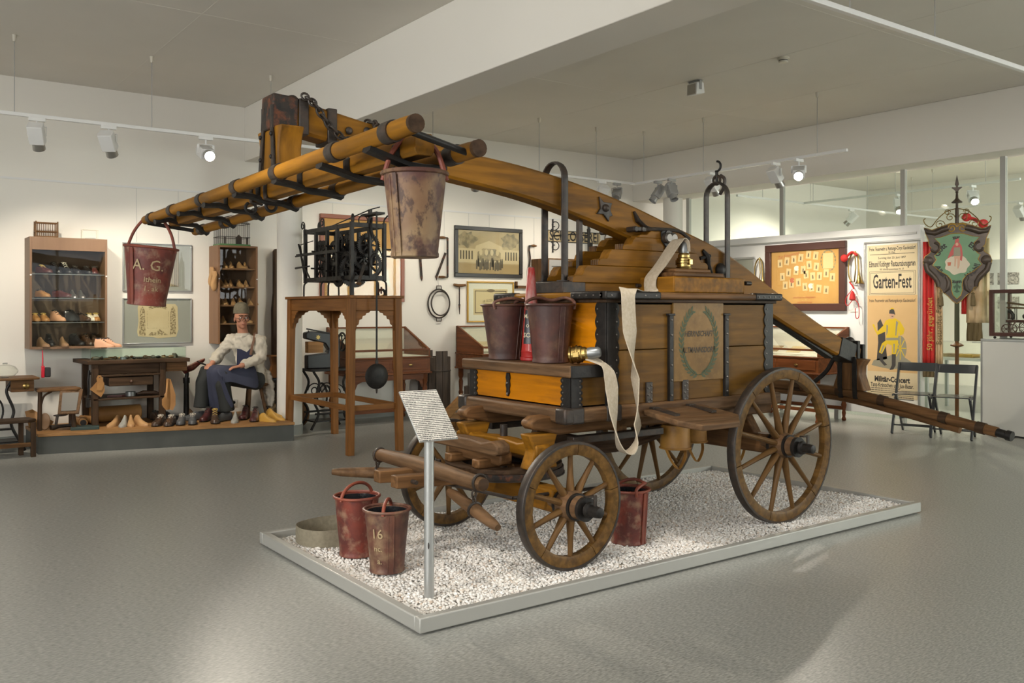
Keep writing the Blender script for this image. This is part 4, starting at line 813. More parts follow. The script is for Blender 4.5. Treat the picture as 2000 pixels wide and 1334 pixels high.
# ---------------------------------------------------------------- information stand
p = on_z(838, 1168, .05); st = thing('information_stand', 'white text panel on a slim aluminium post in the gravel', 'sign', (p.x, p.y, .03))
G().rod((0, 0, 0), (0, 0, .775), .0235, n=24).build('post', 'alu', st)
G().ell((-.014, -.019, .27), .004, .004, .016).build('post_slot', 'ink', st)
A = V((2.092, 3.57, .795)); Bq = V((2.30, 3.565, .795)); up = V((0, .205, .215)); A -= V((p.x, p.y, .03)); Bq -= V((p.x, p.y, .03))
xx = (Bq-A); pm = basis(A+xx/2+up/2, xx, up)
pan = G().bx(-.102, .102, -.148, .148, -.004, .004).build('text_panel', 'alu', st, .001); pan.matrix_local = pm
sh = G().bx(-.100, .100, -.146, .146, .0041, .0052).build('printed_sheet', 'paper_white', pan) if 'paper_white' in M else G().bx(-.1, .1, -.146, .146, .0041, .0052).build('printed_sheet', 'print_sign', pan)
# ================================================================ shoemaker's corner
PZ = .20
pp = [(1.461, 9.75), (3.82, 9.17), (3.82, 10.51), (1.461, 10.51)]
po = thing('podium', 'low grey podium with a wooden top under the shoemaker scene', 'podium', (2.6, 9.9, 0))
G().prism([(x-2.6, y-9.9) for x, y in pp], 0, PZ-.03).build('plinth', 'podium_grey', po)
G().prism([(x-2.6, y-9.9) for x, y in [(1.455, 9.735), (3.826, 9.155), (3.826, 10.512), (1.455, 10.512)]], PZ-.03, PZ).build('top_board', 'pine_x', po, .004)
# ---------------------------------------------------------------- shoes and lasts
LOW = [(0, .020, .050), (.008, .028, .078), (.03, .033, .086), (.07, .034, .080), (.105, .035, .086), (.135, .038, .078), (.165, .043, .062), (.20, .046, .049), (.235, .042, .042), (.258, .031, .034), (.27, .016, .022), (.274, .004, .010)]
BOOT = [(0, .022, .085), (.008, .030, .12), (.03, .034, .128), (.07, .035, .130), (.10, .036, .126), (.13, .038, .10), (.165, .043, .066), (.20, .047, .051), (.235, .043, .044), (.258, .031, .035), (.27, .016, .022), (.274, .004, .010)]
LAST = [(0, .012, .040), (.008, .020, .075), (.03, .024, .098), (.06, .022, .112), (.075, .021, .112), (.10, .026, .092), (.135, .034, .066), (.17, .040, .050), (.205, .042, .040), (.24, .034, .032), (.262, .020, .022), (.272, .005, .010)]
def loft(st, w=1, h=1, z0=0, n=14):
    rings = []
    for x, hw, hh in st:
        r = []
        for k in range(n):
            a = 2*PI*k/n; c, s = cos(a), sin(a)
            r.append(V((x, hw*w*(abs(c)**.75)*(1 if c >= 0 else -1), z0+(hh*h*(s**.8) if s > 0 else -.002))))
        rings.append(r)
    return G().ring(rings)
def last(label, p, rz, m='last_wood', k=1.0, group='wooden lasts', roll=0, pitch=0):
    o = loft(LAST).build('shoe_last', m); o.location = p; o.rotation_euler = (roll, pitch, rz); o.scale = (k, k, k)
    tag(o, label, 'shoe last', group); return o
def shoe(label, p, rz, m, kind='low', lace='lace_d', sole='sole_dark', k=1.0, group='shoes', cap=None):
    t = thing('shoe', label, 'shoe', p, rz, group); t.scale = (k, k, k)
    st = LOW if kind == 'low' else BOOT; zt = .086 if kind == 'low' else .130
    loft(st, z0=.014).build('upper', m, t)
    loft([(x-.002 if x < .1 else x+.003, w*1.09+.001, .001) for x, w, _ in st], z0=.012).build('sole', sole, t)
    G().bx(.002, .065, -.026, .026, 0, .010).build('heel', sole, t, .003)
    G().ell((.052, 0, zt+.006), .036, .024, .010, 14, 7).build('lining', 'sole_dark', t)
    if lace:
        g = G(); z = {'low': ((.108, .098), (.130, .092), (.150, .082)), 'boot': ((.100, .138), (.125, .122), (.147, .098))}[kind]
        for x, zz in z: g.tube([(x, -.024, zz-.012), (x+.004, 0, zz+.003), (x, .024, zz-.012)], .0035, 6)
        x, zz = z[0]; g.torus((x-.012, .014, zz+.006), .016, .003, (.3, .2, 1), 12, 5).torus((x-.012, -.014, zz+.006), .016, .003, (.3, -.2, 1), 12, 5); g.build('laces', lace, t)
    if cap: loft([(x, w*1.02, h*1.02) for x, w, h in st[-5:]], z0=.0145).build('toe_cap', cap, t)
    return t
# ---------------------------------------------------------------- wide shoe cabinet
def cabinet(name, label, x0, x1, y0, y1, z0, z1, shelves, m, glass_shelf, head, door=None):
    t = thing(name, label, 'cabinet', ((x0+x1)/2, y1, z0)); w = x1-x0; d = y1-y0; h = z1-z0; k = .022
    G().bx(-w/2, -w/2+k, -d, 0, 0, h).build('side_panel', m, t, .002); G().bx(w/2-k, w/2, -d, 0, 0, h).build('side_panel', m, t, .002)
    G().bx(-w/2+k, w/2-k, -d, 0, h-k, h).build('top_panel', m, t); G().bx(-w/2+k, w/2-k, -d, 0, 0, k).build('bottom_panel', m, t)
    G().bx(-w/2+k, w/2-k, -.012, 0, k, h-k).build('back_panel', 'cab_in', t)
    if head: G().bx(-w/2+k, w/2-k, -d, -d+.018, h-head, h-k).build('header', m, t)
    for z in shelves:
        zz = z-z0
        G().bx(-w/2+k, w/2-k, -d+.03, -.014, zz-(.004 if glass_shelf else .009), zz+(.004 if glass_shelf else .009)).build('shelf', 'glass_green' if glass_shelf else m, t)
        if glass_shelf: G().bx(-w/2+k, w/2-k, -d+.028, -d+.0305, zz-.004, zz+.004).build('shelf_edge', 'tin', t)
    if door: G().bx(-w/2+k, w/2-k, -d+.004, -d+.009, k, h-k).build('glass_door', 'glass_clear', t)
    for s in (-1, 1): G().rod((s*(w/2-.01), -d-.008, h*.66), (s*(w/2-.01), -d+.002, h*.66), .008, n=10).build('catch', 'white_metal', t)
    return t
S1 = [1.764, 1.516, 1.268]
cabinet('shoe_cabinet', 'wide brown wall cabinet with glass shelves full of shoes', 1.45, 2.18, 10.20, BACKY-.003, 1.0, 2.14, S1, 'cab_wood', True, .13, True)
def row(z, items, names):
    for i, (u, fn) in enumerate(items): p = on_y(u, 600, 10.34); fn(V((p.x, p.y, z)), i)
DN = -PI/2
ords = ['leftmost', 'second from left', 'third from left', 'fourth from left', 'fifth from left', 'rightmost']
def cabrow(z, nm, specs):
    for i, (u, kind, m, rz, lace, extra) in enumerate(specs):
        p = on_y(u, 600, 10.37); lab = '%s on the %s of the wide cabinet, %s' % (extra, nm, ords[i] if i < len(specs)-1 else 'rightmost')
        if kind == 'last': last(lab, (p.x, p.y+.02, z), rz, m, .9, 'shoes in the wide cabinet')
        else: shoe(lab, (p.x-.02*cos(rz), p.y-.1*sin(rz)*.9, z), rz, m, kind, lace, k=.86, group='shoes in the wide cabinet')
cabrow(1.769, 'top shelf', [(76, 'low', 'sh_burg', -1.1, 'lace_y', 'dark burgundy shoe with yellow laces'), (103, 'boot', 'sh_black', -1.35, 'lace_d', 'dull black boot'), (122, 'boot', 'sh_black', -1.3, 'lace_w', 'black boot with pale laces'), (146, 'low', 'sh_black', -1.5, 'lace_d', 'black shoe with red lining'), (168, 'low', 'sh_black', -1.5, 'lace_d', 'black laced shoe'), (187, 'low', 'sh_burg', -1.75, 'lace_d', 'polished burgundy shoe')])
cabrow(1.521, 'second shelf', [(75, 'low', 'sh_tan', -1.2, 'lace_d', 'tan shoe behind a reflection'), (108, 'low', 'sh_burg', -.9, 'lace_d', 'burgundy shoe')])
for i, u in enumerate((142, 158)):
    p = on_y(u, 600, 10.33); last('shiny metal shoe tree on the second shelf of the wide cabinet, %s' % ('left' if i == 0 else 'right'), (p.x, p.y+.08, 1.522), DN, 'steel', .8, 'metal shoe trees')
cabrow(1.273, 'third shelf', [(68, 'low', 'sh_tan', -1.55, 'lace_y', 'yellow-tan shoe'), (84, 'low', 'sh_tan', -1.5, 'lace_y', 'yellow-tan shoe with loose laces'), (105, 'boot', 'sh_pink', -1.2, 'lace_d', 'reddish child boot'), (128, 'boot', 'sh_black', .2, 'lace_d', 'black boot lying sideways'), (151, 'low', 'sh_brown', -1.0, 'lace_d', 'olive-brown shoe'), (172, 'low', 'sh_white', -1.4, 'lace_y', 'white-and-tan shoe with closed tip')])
p = on_y(189, 600, 10.37); shoe('white-and-tan spectator shoe on the third shelf, beside the cabinet side', (p.x, p.y+.08, 1.273), -1.7, 'sh_white', 'low', 'lace_y', 'sole_tan', .86, 'shoes in the wide cabinet', 'sh_tan')
cabrow(1.0225, 'bottom shelf', [(74, 'last', 'last_dark', -1.3, None, 'dark pointed last with tan toe'), (95, 'boot', 'sh_black', -1.5, 'lace_d', 'black boot upper'), (119, 'last', 'last_dark', -1.5, None, 'dark half-made shoe'), (141, 'boot', 'sh_black', -1.1, 'lace_d', 'black boot without shine'), (167, 'boot', 'sh_brown', -1.4, 'lace_d', 'brown ankle boot'), (187, 'boot', 'sh_brown', -1.75, 'lace_d', 'brown ankle boot with metal hooks')])
# things on the cabinet
p = on_y(90, 458, 10.33); t = thing('bamboo_cage', 'small brown bamboo cage on top of the wide cabinet', 'cage', (p.x, 10.33, 2.141))
g = G()
for x in (-.10, .10):
    for y in (-.05, .05): G().rod((x, y, 0), (x, y, .165), .007, n=8).build('corner_post', 'brown_z', t)
for z in (.01, .06, .15):
    for y in (-.05, .05): G().rod((-.10, y, z), (.10, y, z), .006, n=8).build('rail', 'brown_x', t)
    for x in (-.1, .1): G().rod((x, -.05, z), (x, .05, z), .005, n=8).build('rail', 'brown_y', t)
for k in range(11):
    x = -.085+k*.017
    for y in (-.05, .05): G().rod((x, y, .01), (x, y, .152), .0028, n=6).build('bar', 'brown_z', t)
    G().rod((x, -.05, .15), (x, .05, .15), .0028, n=6).build('bar', 'brown_y', t)
p = on_y(175, 458, 10.33); t = thing('wire_frame_box', 'small clear box frame on top of the wide cabinet', 'box', (p.x, 10.33, 2.141))
for x in (-.075, .075):
    for y in (-.03, .03): G().rod((x, y, 0), (x, y, .10), .004, n=6).build('edge_rod', 'cream_metal', t)
for y in (-.03, .03): G().rod((-.08, y, .10), (.08, y, .10), .004, n=6).build('edge_rod', 'cream_metal', t)
G().bx(-.075, .075, -.03, .03, 0, .003).build('base', 'cream_metal', t)
# grey framed sheets
def picture(name, label, cat, c, w, h, fr, depth, inner, nrm='y', fm='frame_black', extra=None, passe=0, pm='passe', group=None, glass=True):
    """framed sheet on a wall; c = centre on the wall, facing -y ('y') or -x ('x')"""
    t = thing(name, label, cat, c, 0 if nrm == 'y' else -PI/2, group)
    for a, b, cc, d in ((-w/2, w/2, h/2-fr, h/2), (-w/2, w/2, -h/2, -h/2+fr), (-w/2, -w/2+fr, -h/2+fr, h/2-fr), (w/2-fr, w/2, -h/2+fr, h/2-fr)):
        G().bx(a, b, -depth, -.001, cc, d).build('frame', fm, t, min(.006, fr*.25))
    G().bx(-w/2+fr, w/2-fr, -depth*.45, -.002, -h/2+fr, h/2-fr).build('sheet', inner if not passe else pm, t)
    if passe: G().bx(-w/2+fr+passe, w/2-fr-passe, -depth*.5, -depth*.44, -h/2+fr+passe, h/2-fr-passe).build('print', inner, t)
    if glass: G().bx(-w/2+fr, w/2-fr, -depth*.80, -depth*.76, -h/2+fr, h/2-fr).build('glazing', 'glass_clear', t)
    return t
def sheet(t, w, h, cx, cz, y, m, name='document'): return G().bx(cx-w/2, cx+w/2, y-.001, y+.001, cz-h/2, cz+h/2).build(name, m, t)
t = picture('framed_document', 'upper grey frame with an old printed sheet, behind the red bucket', 'picture', (2.775, BACKY, 1.873), .745, .535, .012, .03, 'mat_grey', fm='alu', glass=True)
sheet(t, .26, .40, .10, -.01, -.0155, 'print_small')
for s_, z, sz in (('Kundmachung', .11, .028),):
    vs, fs = text(s_, sz); G().add(vs, fs, basis((.10, -.0175, z), (1, 0, 0), (0, 0, 1))).build('lettering', 'ink', t, flat=True)
t = picture('framed_document', 'lower grey frame with a torn engraved certificate', 'picture', (2.775, BACKY, 1.275), .745, .51, .012, .03, 'mat_grey', fm='alu')
pl_ = [(-.21, -.17), (-.05, -.18), (0, -.195), (.20, -.18), (.225, -.10), (.215, .16), (.19, .19), (-.20, .19), (-.215, .15), (-.205, 0), (-.22, -.12)]
q = G().prism(pl_, 0, .002, basis((0, -.015, 0), (1, 0, 0), (0, 0, 1))).build('engraving', 'paper', t)
g = G(); B2 = basis((0, -.0176, 0), (1, 0, 0), (0, 0, 1))
for s in (-1, 1):
    g.prism([(s*.165-.034, -.16), (s*.165+.034, -.16), (s*.165+.026, .12), (s*.165, .165), (s*.165-.026, .12)], 0, .0004, B2)
    g.prism([(s*.115-.0015, -.08), (s*.115+.0015, -.08), (s*.115+.0015, .11), (s*.115-.0015, .11)], 0, .0004, B2)
g.prism([(-.115, -.082), (.115, -.082), (.115, -.079), (-.115, -.079)], 0, .0004, B2); g.prism([(-.11, -.165), (.11, -.16), (.06, -.12), (.02, -.09), (-.02, -.13), (-.07, -.125)], 0, .0004, B2)
g.prism([(-.10+.2*k/10, .125+.02*sin(PI*k/10)) for k in range(11)]+[(.10-.2*k/10, .155+.02*sin(PI*k/10)) for k in range(11)], 0, .0004, B2); g.build('engraved_lines', 'engraved', q, flat=True)
# ---------------------------------------------------------------- tall cabinet with lasts
S2 = [1.867, 1.657, 1.447, 1.237]
cabinet('last_cabinet', 'tall narrow wall cabinet with wooden lasts behind the shoemaker', 3.35, 3.81, 10.20, BACKY-.003, 1.01, 2.134, S2, 'cab_wood_red', False, 0, True)
sh = ['top', 'second', 'third', 'fourth']
for si, (z, us) in enumerate(((1.876, (446, 460, 474, 488)), (1.666, (438, 448, 460, 474, 490)), (1.456, (440, 450, 465, 476, 495)), (1.246, (445, 476, 488)))):
    for i, u in enumerate(us):
        p = on_y(u, 600, 10.36); last('pointed wooden last on the %s shelf of the tall cabinet, %s' % (sh[si], ords[i] if i < len(us)-1 else 'rightmost'), (p.x-.03, p.y+.10, z), DN+random.uniform(-.3, .3), 'last_wood', .78, 'lasts in the tall cabinet')
for i, (u, v) in enumerate(((413, 540), (420, 548))):
    p = on_x(u, v, 3.325); o = last('wooden last hanging on the cabinet side, %s of the pair' % ('left' if i == 0 else 'right'), (3.322-.01*i, p.y, p.z+.11), 0, 'last_wood', .85, 'lasts hung on the cabinet side'); o.rotation_euler = (PI/2, PI/2, 0)
# birdcage
t = thing('bird_cage', 'old wire birdcage with a green base on the tall cabinet', 'birdcage', (3.56, 10.36, 2.135))
G().bx(-.18, .18, -.12, .12, 0, .02).build('base', 'green_paint', t, .003)
for y in (-.115, .115):
    for z in (.10, .26): G().rod((-.175, y, z), (.175, y, z), .004, n=6).build('band', 'iron', t)
for x in (-.175, .175):
    for z in (.10, .26): G().rod((x, -.115, z), (x, .115, z), .004, n=6).build('band', 'iron', t)
for k in range(15):
    x = -.168+k*.024
    for y in (-.115, .115): G().tube([(x, y, .02), (x, y, .26), (x*.6, y*.5, .33), (0, 0, .36)], .0018, 5).build('wire', 'iron', t)
for k in range(8):
    y = -.1+k*.0285
    for x in (-.175, .175): G().tube([(x, y, .02), (x, y, .26), (x*.5, y*.6, .33), (0, 0, .36)], .0018, 5).build('wire', 'iron', t)
G().prism([(-.035, 0), (.035, 0), (.035, .075), (.02, .09), (0, .11), (-.02, .09), (-.035, .075)], 0, .006, basis((.04, -.116, .02), (1, 0, 0), (0, 0, 1))).build('cage_door', 'iron', t)
for x in (-.12, .14): G().bx(x-.01, x+.01, -.121, -.114, .02, .10).build('panel_post', 'iron', t)
# tall dark plank chest beside the column
p = on_y(546, 600, 10.45); t = thing('dark_plank', 'tall dark wooden plank leaning between cabinet and column', 'plank', (p.x, 10.44, .001))
G().prism([(-.09, .0), (.09, .0), (.09, 2.10), (.06, 2.13), (-.06, 2.13), (-.08, 2.10), (-.08, 1.6), (-.10, 1.4)], -.035, .035, basis((0, 0, 0), (1, 0, 0), (0, 0, 1))).build('board', 'dark_z', t, .006)
G().bx(.03, .07, -.05, -.03, .95, 1.10).build('iron_lock', 'iron', t, .004)
# ---------------------------------------------------------------- workbench
wx0, wx1, wy0, wy1, wz = 1.92, 2.93, 9.86, 10.44, .885
t = thing('workbench', 'dark worn shoemaker workbench with drawer and lower shelf', 'workbench', (2.4, 10.1, PZ))
def wb(g, n, m, par=None, bev=.004): return g.build(n, m, par or t, bev, True)
wb(G().prism([(wx0-.03, wy1), (wx0, wy0), (wx1, wy0-.02), (wx1+.02, wy1)], wz-.04, wz), 'bench_top', 'dark_x')
for x, y in ((2.0, wy0+.05), (2.66, wy0+.05), (2.0, wy1-.06), (2.66, wy1-.06)): wb(G().bx(x-.03, x+.03, y-.03, y+.03, PZ+.005, wz-.04), 'leg', 'dark_z')
wb(G().bx(2.03, 2.63, wy0+.04, wy0+.06, .74, .845), 'apron_board', 'dark_x'); wb(G().bx(2.03, 2.63, wy0+.01, wy1-.05, .715, .735), 'upper_shelf', 'dark_x')
dr = wb(G().bx(2.13, 2.56, wy0+.02, wy0+.3, .615, .705), 'drawer', 'dark_x'); wb(G().ell((2.34, wy0+.005, .66), .016, .016, .016), 'knob', 'knob', dr, 0)
wb(G().bx(1.98, 2.68, wy0+.02, wy1-.04, .475, .495), 'lower_shelf', 'dark_x')
wb(G().bx(2.70, 2.92, wy0+.05, wy0+.32, .745, .84), 'side_drawer', 'brown_x')
p = on_z(310, 832, PZ); 
vt = thing('bench_vitrine', 'flat glass case on the workbench over small tools', 'glass case', (2.40, 10.12, wz))
for nm, a in (('glass_front', (-.44, .50, -.22, -.216, .001, .115)), ('glass_back', (-.44, .50, .216, .22, .001, .115)), ('glass_side', (-.444, -.44, -.22, .22, .001, .115)), ('glass_side', (.50, .504, -.22, .22, .001, .115)), ('glass_top', (-.444, .504, -.22, .22, .115, .119))): G().bx(*a).build(nm, 'glass_green', vt)
for nm, a in (('edge', (-.445, .505, -.2215, -.2195, .116, .120)), ('edge', (-.445, -.443, -.2215, -.2195, .001, .120)), ('edge', (.503, .505, -.2215, -.2195, .001, .12))): G().bx(*a).build(nm, 'tin', vt)
scr = [('crumpled grey rag', 'junk', .035, .02), ('dark ball of cobbler thread', 'iron', .02, .02), ('tan leather offcut', 'tan_leather', .04, .006), ('brown lump of wax', 'dark_x', .022, .014), ('bundle of wooden pegs', 'last_wood', .036, .012), ('grey lump of pitch', 'junk', .03, .018), ('black heel block', 'sole_dark', .03, .014), ('pile of rusty tacks', 'iron_rust', .034, .010), ('folded brown leather', 'sh_brown', .04, .012), ('dusty stone', 'junk', .028, .018), ('coil of dark cord', 'sole_dark', .032, .014), ('pale leather strip', 'sh_beige', .045, .006), ('rough horn piece', 'last_dark', .03, .016), ('dull iron weight', 'iron', .024, .02)]
for k, (nm, mm_, r_, h_) in enumerate(scr):
    o = G().ell((0, 0, h_), r_, r_*.6, h_, 11, 7).ell((r_*.5, .006, h_*.7), r_*.5, r_*.5, h_*.7, 9, 6).build('bench_scrap', mm_); o.location = (2.02+k*.062, 9.95+.035*(k % 3), wz+.001); o.rotation_euler = (0, 0, k*1.3)
    tag(o, nm+' lying under the bench glass', 'scrap', 'odds and ends in the bench vitrine')
for k in range(5):
    o = G().rod((0, 0, .012), (.07, .02, .014), .008, .004, 8).ell((-.02, -.005, .014), .028, .014, .013, 9, 6).build('awl', 'brown_x'); o.location = (2.06+k*.17, 10.14, wz+.001); o.rotation_euler = (0, 0, k*1.9)
    tag(o, 'wooden-handled awl behind the scraps under the bench glass, %s' % ['leftmost', 'second from left', 'middle one', 'second from right', 'rightmost'][k], 'awl', 'awls in the bench vitrine')
o = G().lathe([(.035, 0), (.035, .022), (.03, .025)], 18).build('polish_tin', 'tin'); o.location = (2.28, 9.94, wz+.001); tag(o, 'round grey metal tin under the bench glass', 'tin')
o = G().lathe([(.02, 0), (.022, .045), (.018, .05)], 14).build('glue_pot', 'junk'); o.location = (2.80, 9.96, wz+.001); tag(o, 'small dark pot at the right end under the bench glass', 'pot')
for i, (dx, rz) in enumerate(((0, -.5), (.07, -.35))):
    p = on_y(180, 680, 9.99); shoe('pale pink child shoe on the bench vitrine, %s of the pair' % ('left' if i == 0 else 'right'), (p.x+dx+.03, p.y+.03+.03*i, wz+.1195), rz, 'sh_pink', 'boot', 'lace_d', 'sole_tan', .72, 'pair of child shoes on the vitrine')
# things on and under the bench
o = G().lathe([(.045, 0), (.05, .004), (.05, .048), (.045, .05)], 20).build('shelf_tin', 'tin'); o.location = (2.36, 9.98, .496); tag(o, 'low round tin on the lower bench shelf', 'tin')
o = G().prism([(-.09, 0), (.05, -.02), (.10, .01), (.03, .035), (-.06, .03)], 0, .02).build('red_pouch', 'sh_burg'); o.location = (2.22, 9.98, .496); tag(o, 'dark red leather pouch on the lower bench shelf', 'pouch')
o = G().tube([(-.12, 0, .02), (-.05, .01, .03), (.06, 0, .025), (.13, -.01, .012)], [.01, .024, .022, .006], 10).build('cobbler_pincers', 'sh_brown'); o.location = (2.54, 9.98, .497); tag(o, 'dark tool lying at the right of the lower bench shelf', 'tool')
t = thing('leather_roll', 'thick roll of brown leather lying under the workbench', 'leather roll', (2.30, 10.32, PZ+.09))
G().rod((-.27, 0, 0), (.24, 0, 0), .085, n=24).build('roll', 'tan_leather', t, .01); G().torus((.242, 0, 0), .05, .004, (1, 0, 0)).build('spiral_edge', 'olive_leather', t)
for k, (x, z) in enumerate(((2.03, .60), (2.035, .655))):
    t = thing('sole_template', 'tan leather sole pattern hanging on the bench leg, %s one' % ('lower' if k == 0 else 'upper'), 'template', (x, wy0+.015-.008*k, z), 0, 'leather patterns on the bench leg')
    o = G().prism([(-.03, -.07), (.025, -.075), (.04, -.02), (.03, .05), (.01, .08), (-.015, .08), (-.03, .05), (-.022, 0)] if k else [(-.085, -.005), (.02, -.09), (.055, -.03), (.05, .06), (-.02, .07)], 0, .004, basis((0, 0, 0), (1, 0, 0), (0, 0, 1))).build('leather', 'tan_leather', t); G().ell((0, -.007, .06), .005, .002, .005).build('hole', 'ink', o)
t = thing('leather_apron', 'ochre leather rag hanging from the right bench leg', 'leather', (2.72, 9.90, .62))
g = G(); rings = [];
for k in range(7):
    z = .05-.33*k/6; w = .02+.05*min(1, k/3)-(.03 if k == 6 else 0); rings.append([V((.0-w, -.012+.012*sin(k), z)), V((-w*.3, -.03, z)), V((w*.3, -.008, z)), V((w, -.02, z-.01)), V((w, -.012, z-.01)), V((w*.3, .0, z)), V((-w*.3, -.02, z)), V((-w, .0, z))])
g.ring(rings).build('rag', 'tan_leather', t)
t = thing('tool_strap', 'dark strap with tools hanging on the left bench side', 'strap', (1.965, 10.0, .50)); G().tube(bez([(0, 0, .28), (-.012, -.01, .18), (-.008, 0, .06), (-.015, 0, -.03)]), [.008]*9+[.01]*9+[.014]*7 if False else .011, 8).build('strap', 'sole_dark', t); G().box((-.015, 0, -.05), (.03, .05, .10)).build('pouch', 'sole_dark', t, .006)
# red hand brush on the cabinet
p = on_y(80, 688, 10.30); t = thing('hand_brush', 'bright red hand brush hanging below the wide cabinet', 'brush', (p.x, 10.21, .99))
G().tube([(0, 0, 0), (.002, 0, -.10), (0, 0, -.17)], [.005, .007, .009], 8).build('handle', 'plastic_red', t); G().bx(-.012, .018, -.018, .018, -.28, -.16).build('back', 'plastic_red', t, .005)
G().bx(.018, .075, -.02, .02, -.275, -.175).build('bristles', 'bristle', t, .01); G().torus((0, 0, .008), .008, .0015, (0, 1, 0), 10, 5).build('hanging_loop', 'brass', t)
# ---------------------------------------------------------------- fitting stool
p = on_y(112, 755, 10.05); t = thing('fitting_stool', 'low wooden shoe-fitting stool with sloping footrest', 'stool', (p.x, 10.05, PZ))
z = .415
G().prism([(-.20, -.10), (-.12, -.13), (.02, -.09), (.16, -.14), (.20, -.12), (.19, .12), (-.19, .12)], z-.03, z).build('seat', 'brown_x', t, .006)
for x, y in ((-.17, -.06), (-.15, .09), (.14, .09)): G().rod((x, y, .0), (x*.96, y*.9, z-.03), .02, n=8).build('leg', 'dark_z', t)
G().tube(bez([(-.16, -.06, .24), (-.13, -.06, .34), (-.06, -.06, z-.03)]), .010, 8).build('brace', 'dark_z', t)
FRB = basis((.085, -.15, .28), (1, -.25, 0), (.25*.5, .5, .85)); fr = G().prism([(-.10, -.14), (.09, -.14), (.12, .13), (-.09, .13)], 0, .02, FRB).build('footrest', 'worn_z', t, .004)
G().prism([(-.07, -.11), (.065, -.11), (.085, .09), (-.065, .09)], .02, .026, FRB).build('rubber_pad', 'rubber', fr); G().rod((.12, -.20, 0), (.11, -.19, .16), .022, n=10).build('support_post', 'dark_z', t)
# ---------------------------------------------------------------- left sewing table, globe and bench
t = thing('treadle_table', 'cast-iron treadle sewing table at the left edge', 'sewing table', (1.08, 10.12, 0))
G().prism([(-.5, -.24), (.34, -.24), (.42, -.20), (.42, .22), (-.5, .22)], .715, .735).build('table_top', 'brown_x', t, .005)
d_ = G().bx(.17, .37, -.20, .18, .60, .712).build('drawer', 'brown_x', t, .004); G().lathe([(.028, 0), (.03, .006), (.02, .012), (.006, .016)], 18, basis((.30, -.20, .655), (1, 0, 0), (0, 0, 1))).build('knob', 'brass', d_)
for y in (-.14,):
    for x in (-.10, .16): G().tube(bez([(x+.02, y, .70), (x-.02, y, .60), (x+.04, y, .42), (x+.02, y, .28), (x+.09, y, .12), (x+.14, y, .02)]), .014, 8).build('iron_leg', 'iron_dark', t)
    G().torus((.03, y, .42), .10, .010, (0, 1, 0), 24, 6, sx=.8, sy=1.3).build('medallion_ring', 'iron_dark', t)
    for s in (-1, 1):
        G().tube(scroll((.03, y, .47), .05, .008, 1.3, (1, 0, 0), (0, 0, s), -PI/2), .006, 6).build('scroll', 'iron_dark', t); G().tube(scroll((.03, y, .37), .05, .008, 1.3, (s, 0, 0), (0, 0, -1), -PI/2), .006, 6).build('scroll', 'iron_dark', t)
    G().rod((-.12, y, .24), (.20, y, .24), .012).build('cross_rail', 'iron_dark', t)
G().bx(-.3, .25, -.12, .14, .10, .115).build('treadle_plate', 'iron_dark', t); G().rod((-.35, .14, .05), (.3, .14, .05), .012).build('cross_rail', 'iron_dark', t)
p = on_y(10, 737, 10.06); t = thing('glass_globe', 'clear glass water globe on the treadle table', 'glass globe', (p.x, 10.06, .736))
G().lathe([(.03, 0), (.075, .012), (.112, .05), (.115, .072), (.09, .105), (.05, .122), (.02, .127), (.018, .138), (.022, .142)], 32).build('globe', 'glass_clear', t); G().torus((0, 0, .141), .02, .003).build('neck_ring', 'tin', t); G().lathe([(.032, 0), (.034, .006), (.03, .008)], 20).build('foot_ring', 'tin', t)
t = thing('low_bench', 'rough low wooden bench in front of the treadle table', 'bench', (1.15, 9.72, 0))
G().prism([(-.45, -.12), (.20, -.13), (.28, -.06), (.24, .13), (-.45, .13)], .33, .36).build('seat', 'dark_x', t, .008)
for x, y in ((.25, -.09), (.17, .09), (-.35, -.09)): G().bx(x-.022, x+.022, y-.022, y+.022, 0, .33).build('leg', 'dark_z', t, .004)
G().bx(-.36, .23, -.105, -.075, .10, .14).build('stretcher', 'brown_x', t, .004)
# ---------------------------------------------------------------- things on the podium floor
def fz(u, v, dz=0): p = on_z(u, v, PZ); return (p.x, p.y, PZ+dz)
t = thing('iron_shoe_last', 'rusty iron cobbler last lying at the podium corner', 'shoe last', fz(120, 838))
G().tube([(-.10, -.02, .02), (-.02, 0, .03), (.09, .02, .03)], [.03, .018, .016], 10).build('bar', 'iron', t); G().rod((-.05, .02, .02), (-.03, .04, .13), .014).build('stem', 'iron', t); G().ell((.0, .045, .135), .07, .022, .012).build('foot_plate', 'iron', t); G().rod((.09, .02, .03), (.10, .02, .075), .012).build('upright', 'iron', t)
o = G().prism([(.048*cos(a), .085+.085*sin(a)) for a in [2*PI*k/18 for k in range(18)]], 0, .03, basis((0, 0, 0), (.95, -.3, 0), (0, .12, 1))).build('oval_leather', 'last_dark', None, .006); o.location = fz(88, 840); tag(o, 'brown oval leather-covered block standing at the podium corner', 'block')
o = G().prism([(-.12, .0), (.02, .0), (.11, .10), (.10, .16), (-.06, .20), (-.13, .12)], 0, .02, basis((0, 0, 0), (1, 0, 0), (0, .5, .9))).build('leather_piece', 'olive_leather', None, .004); o.location = fz(108, 825); tag(o, 'olive green leather piece leaning behind the iron last', 'leather')
o = G().prism([(-.10, 0), (.10, 0), (.13, .05), (-.05, .22), (-.12, .20)], 0, .01, basis((0, 0, 0), (1, 0, 0), (0, .7, .8))).build('leather_piece', 'tan_leather'); o.location = (1.56, 10.30, PZ+.001); tag(o, 'tan leather offcut propped at the left podium end', 'leather')
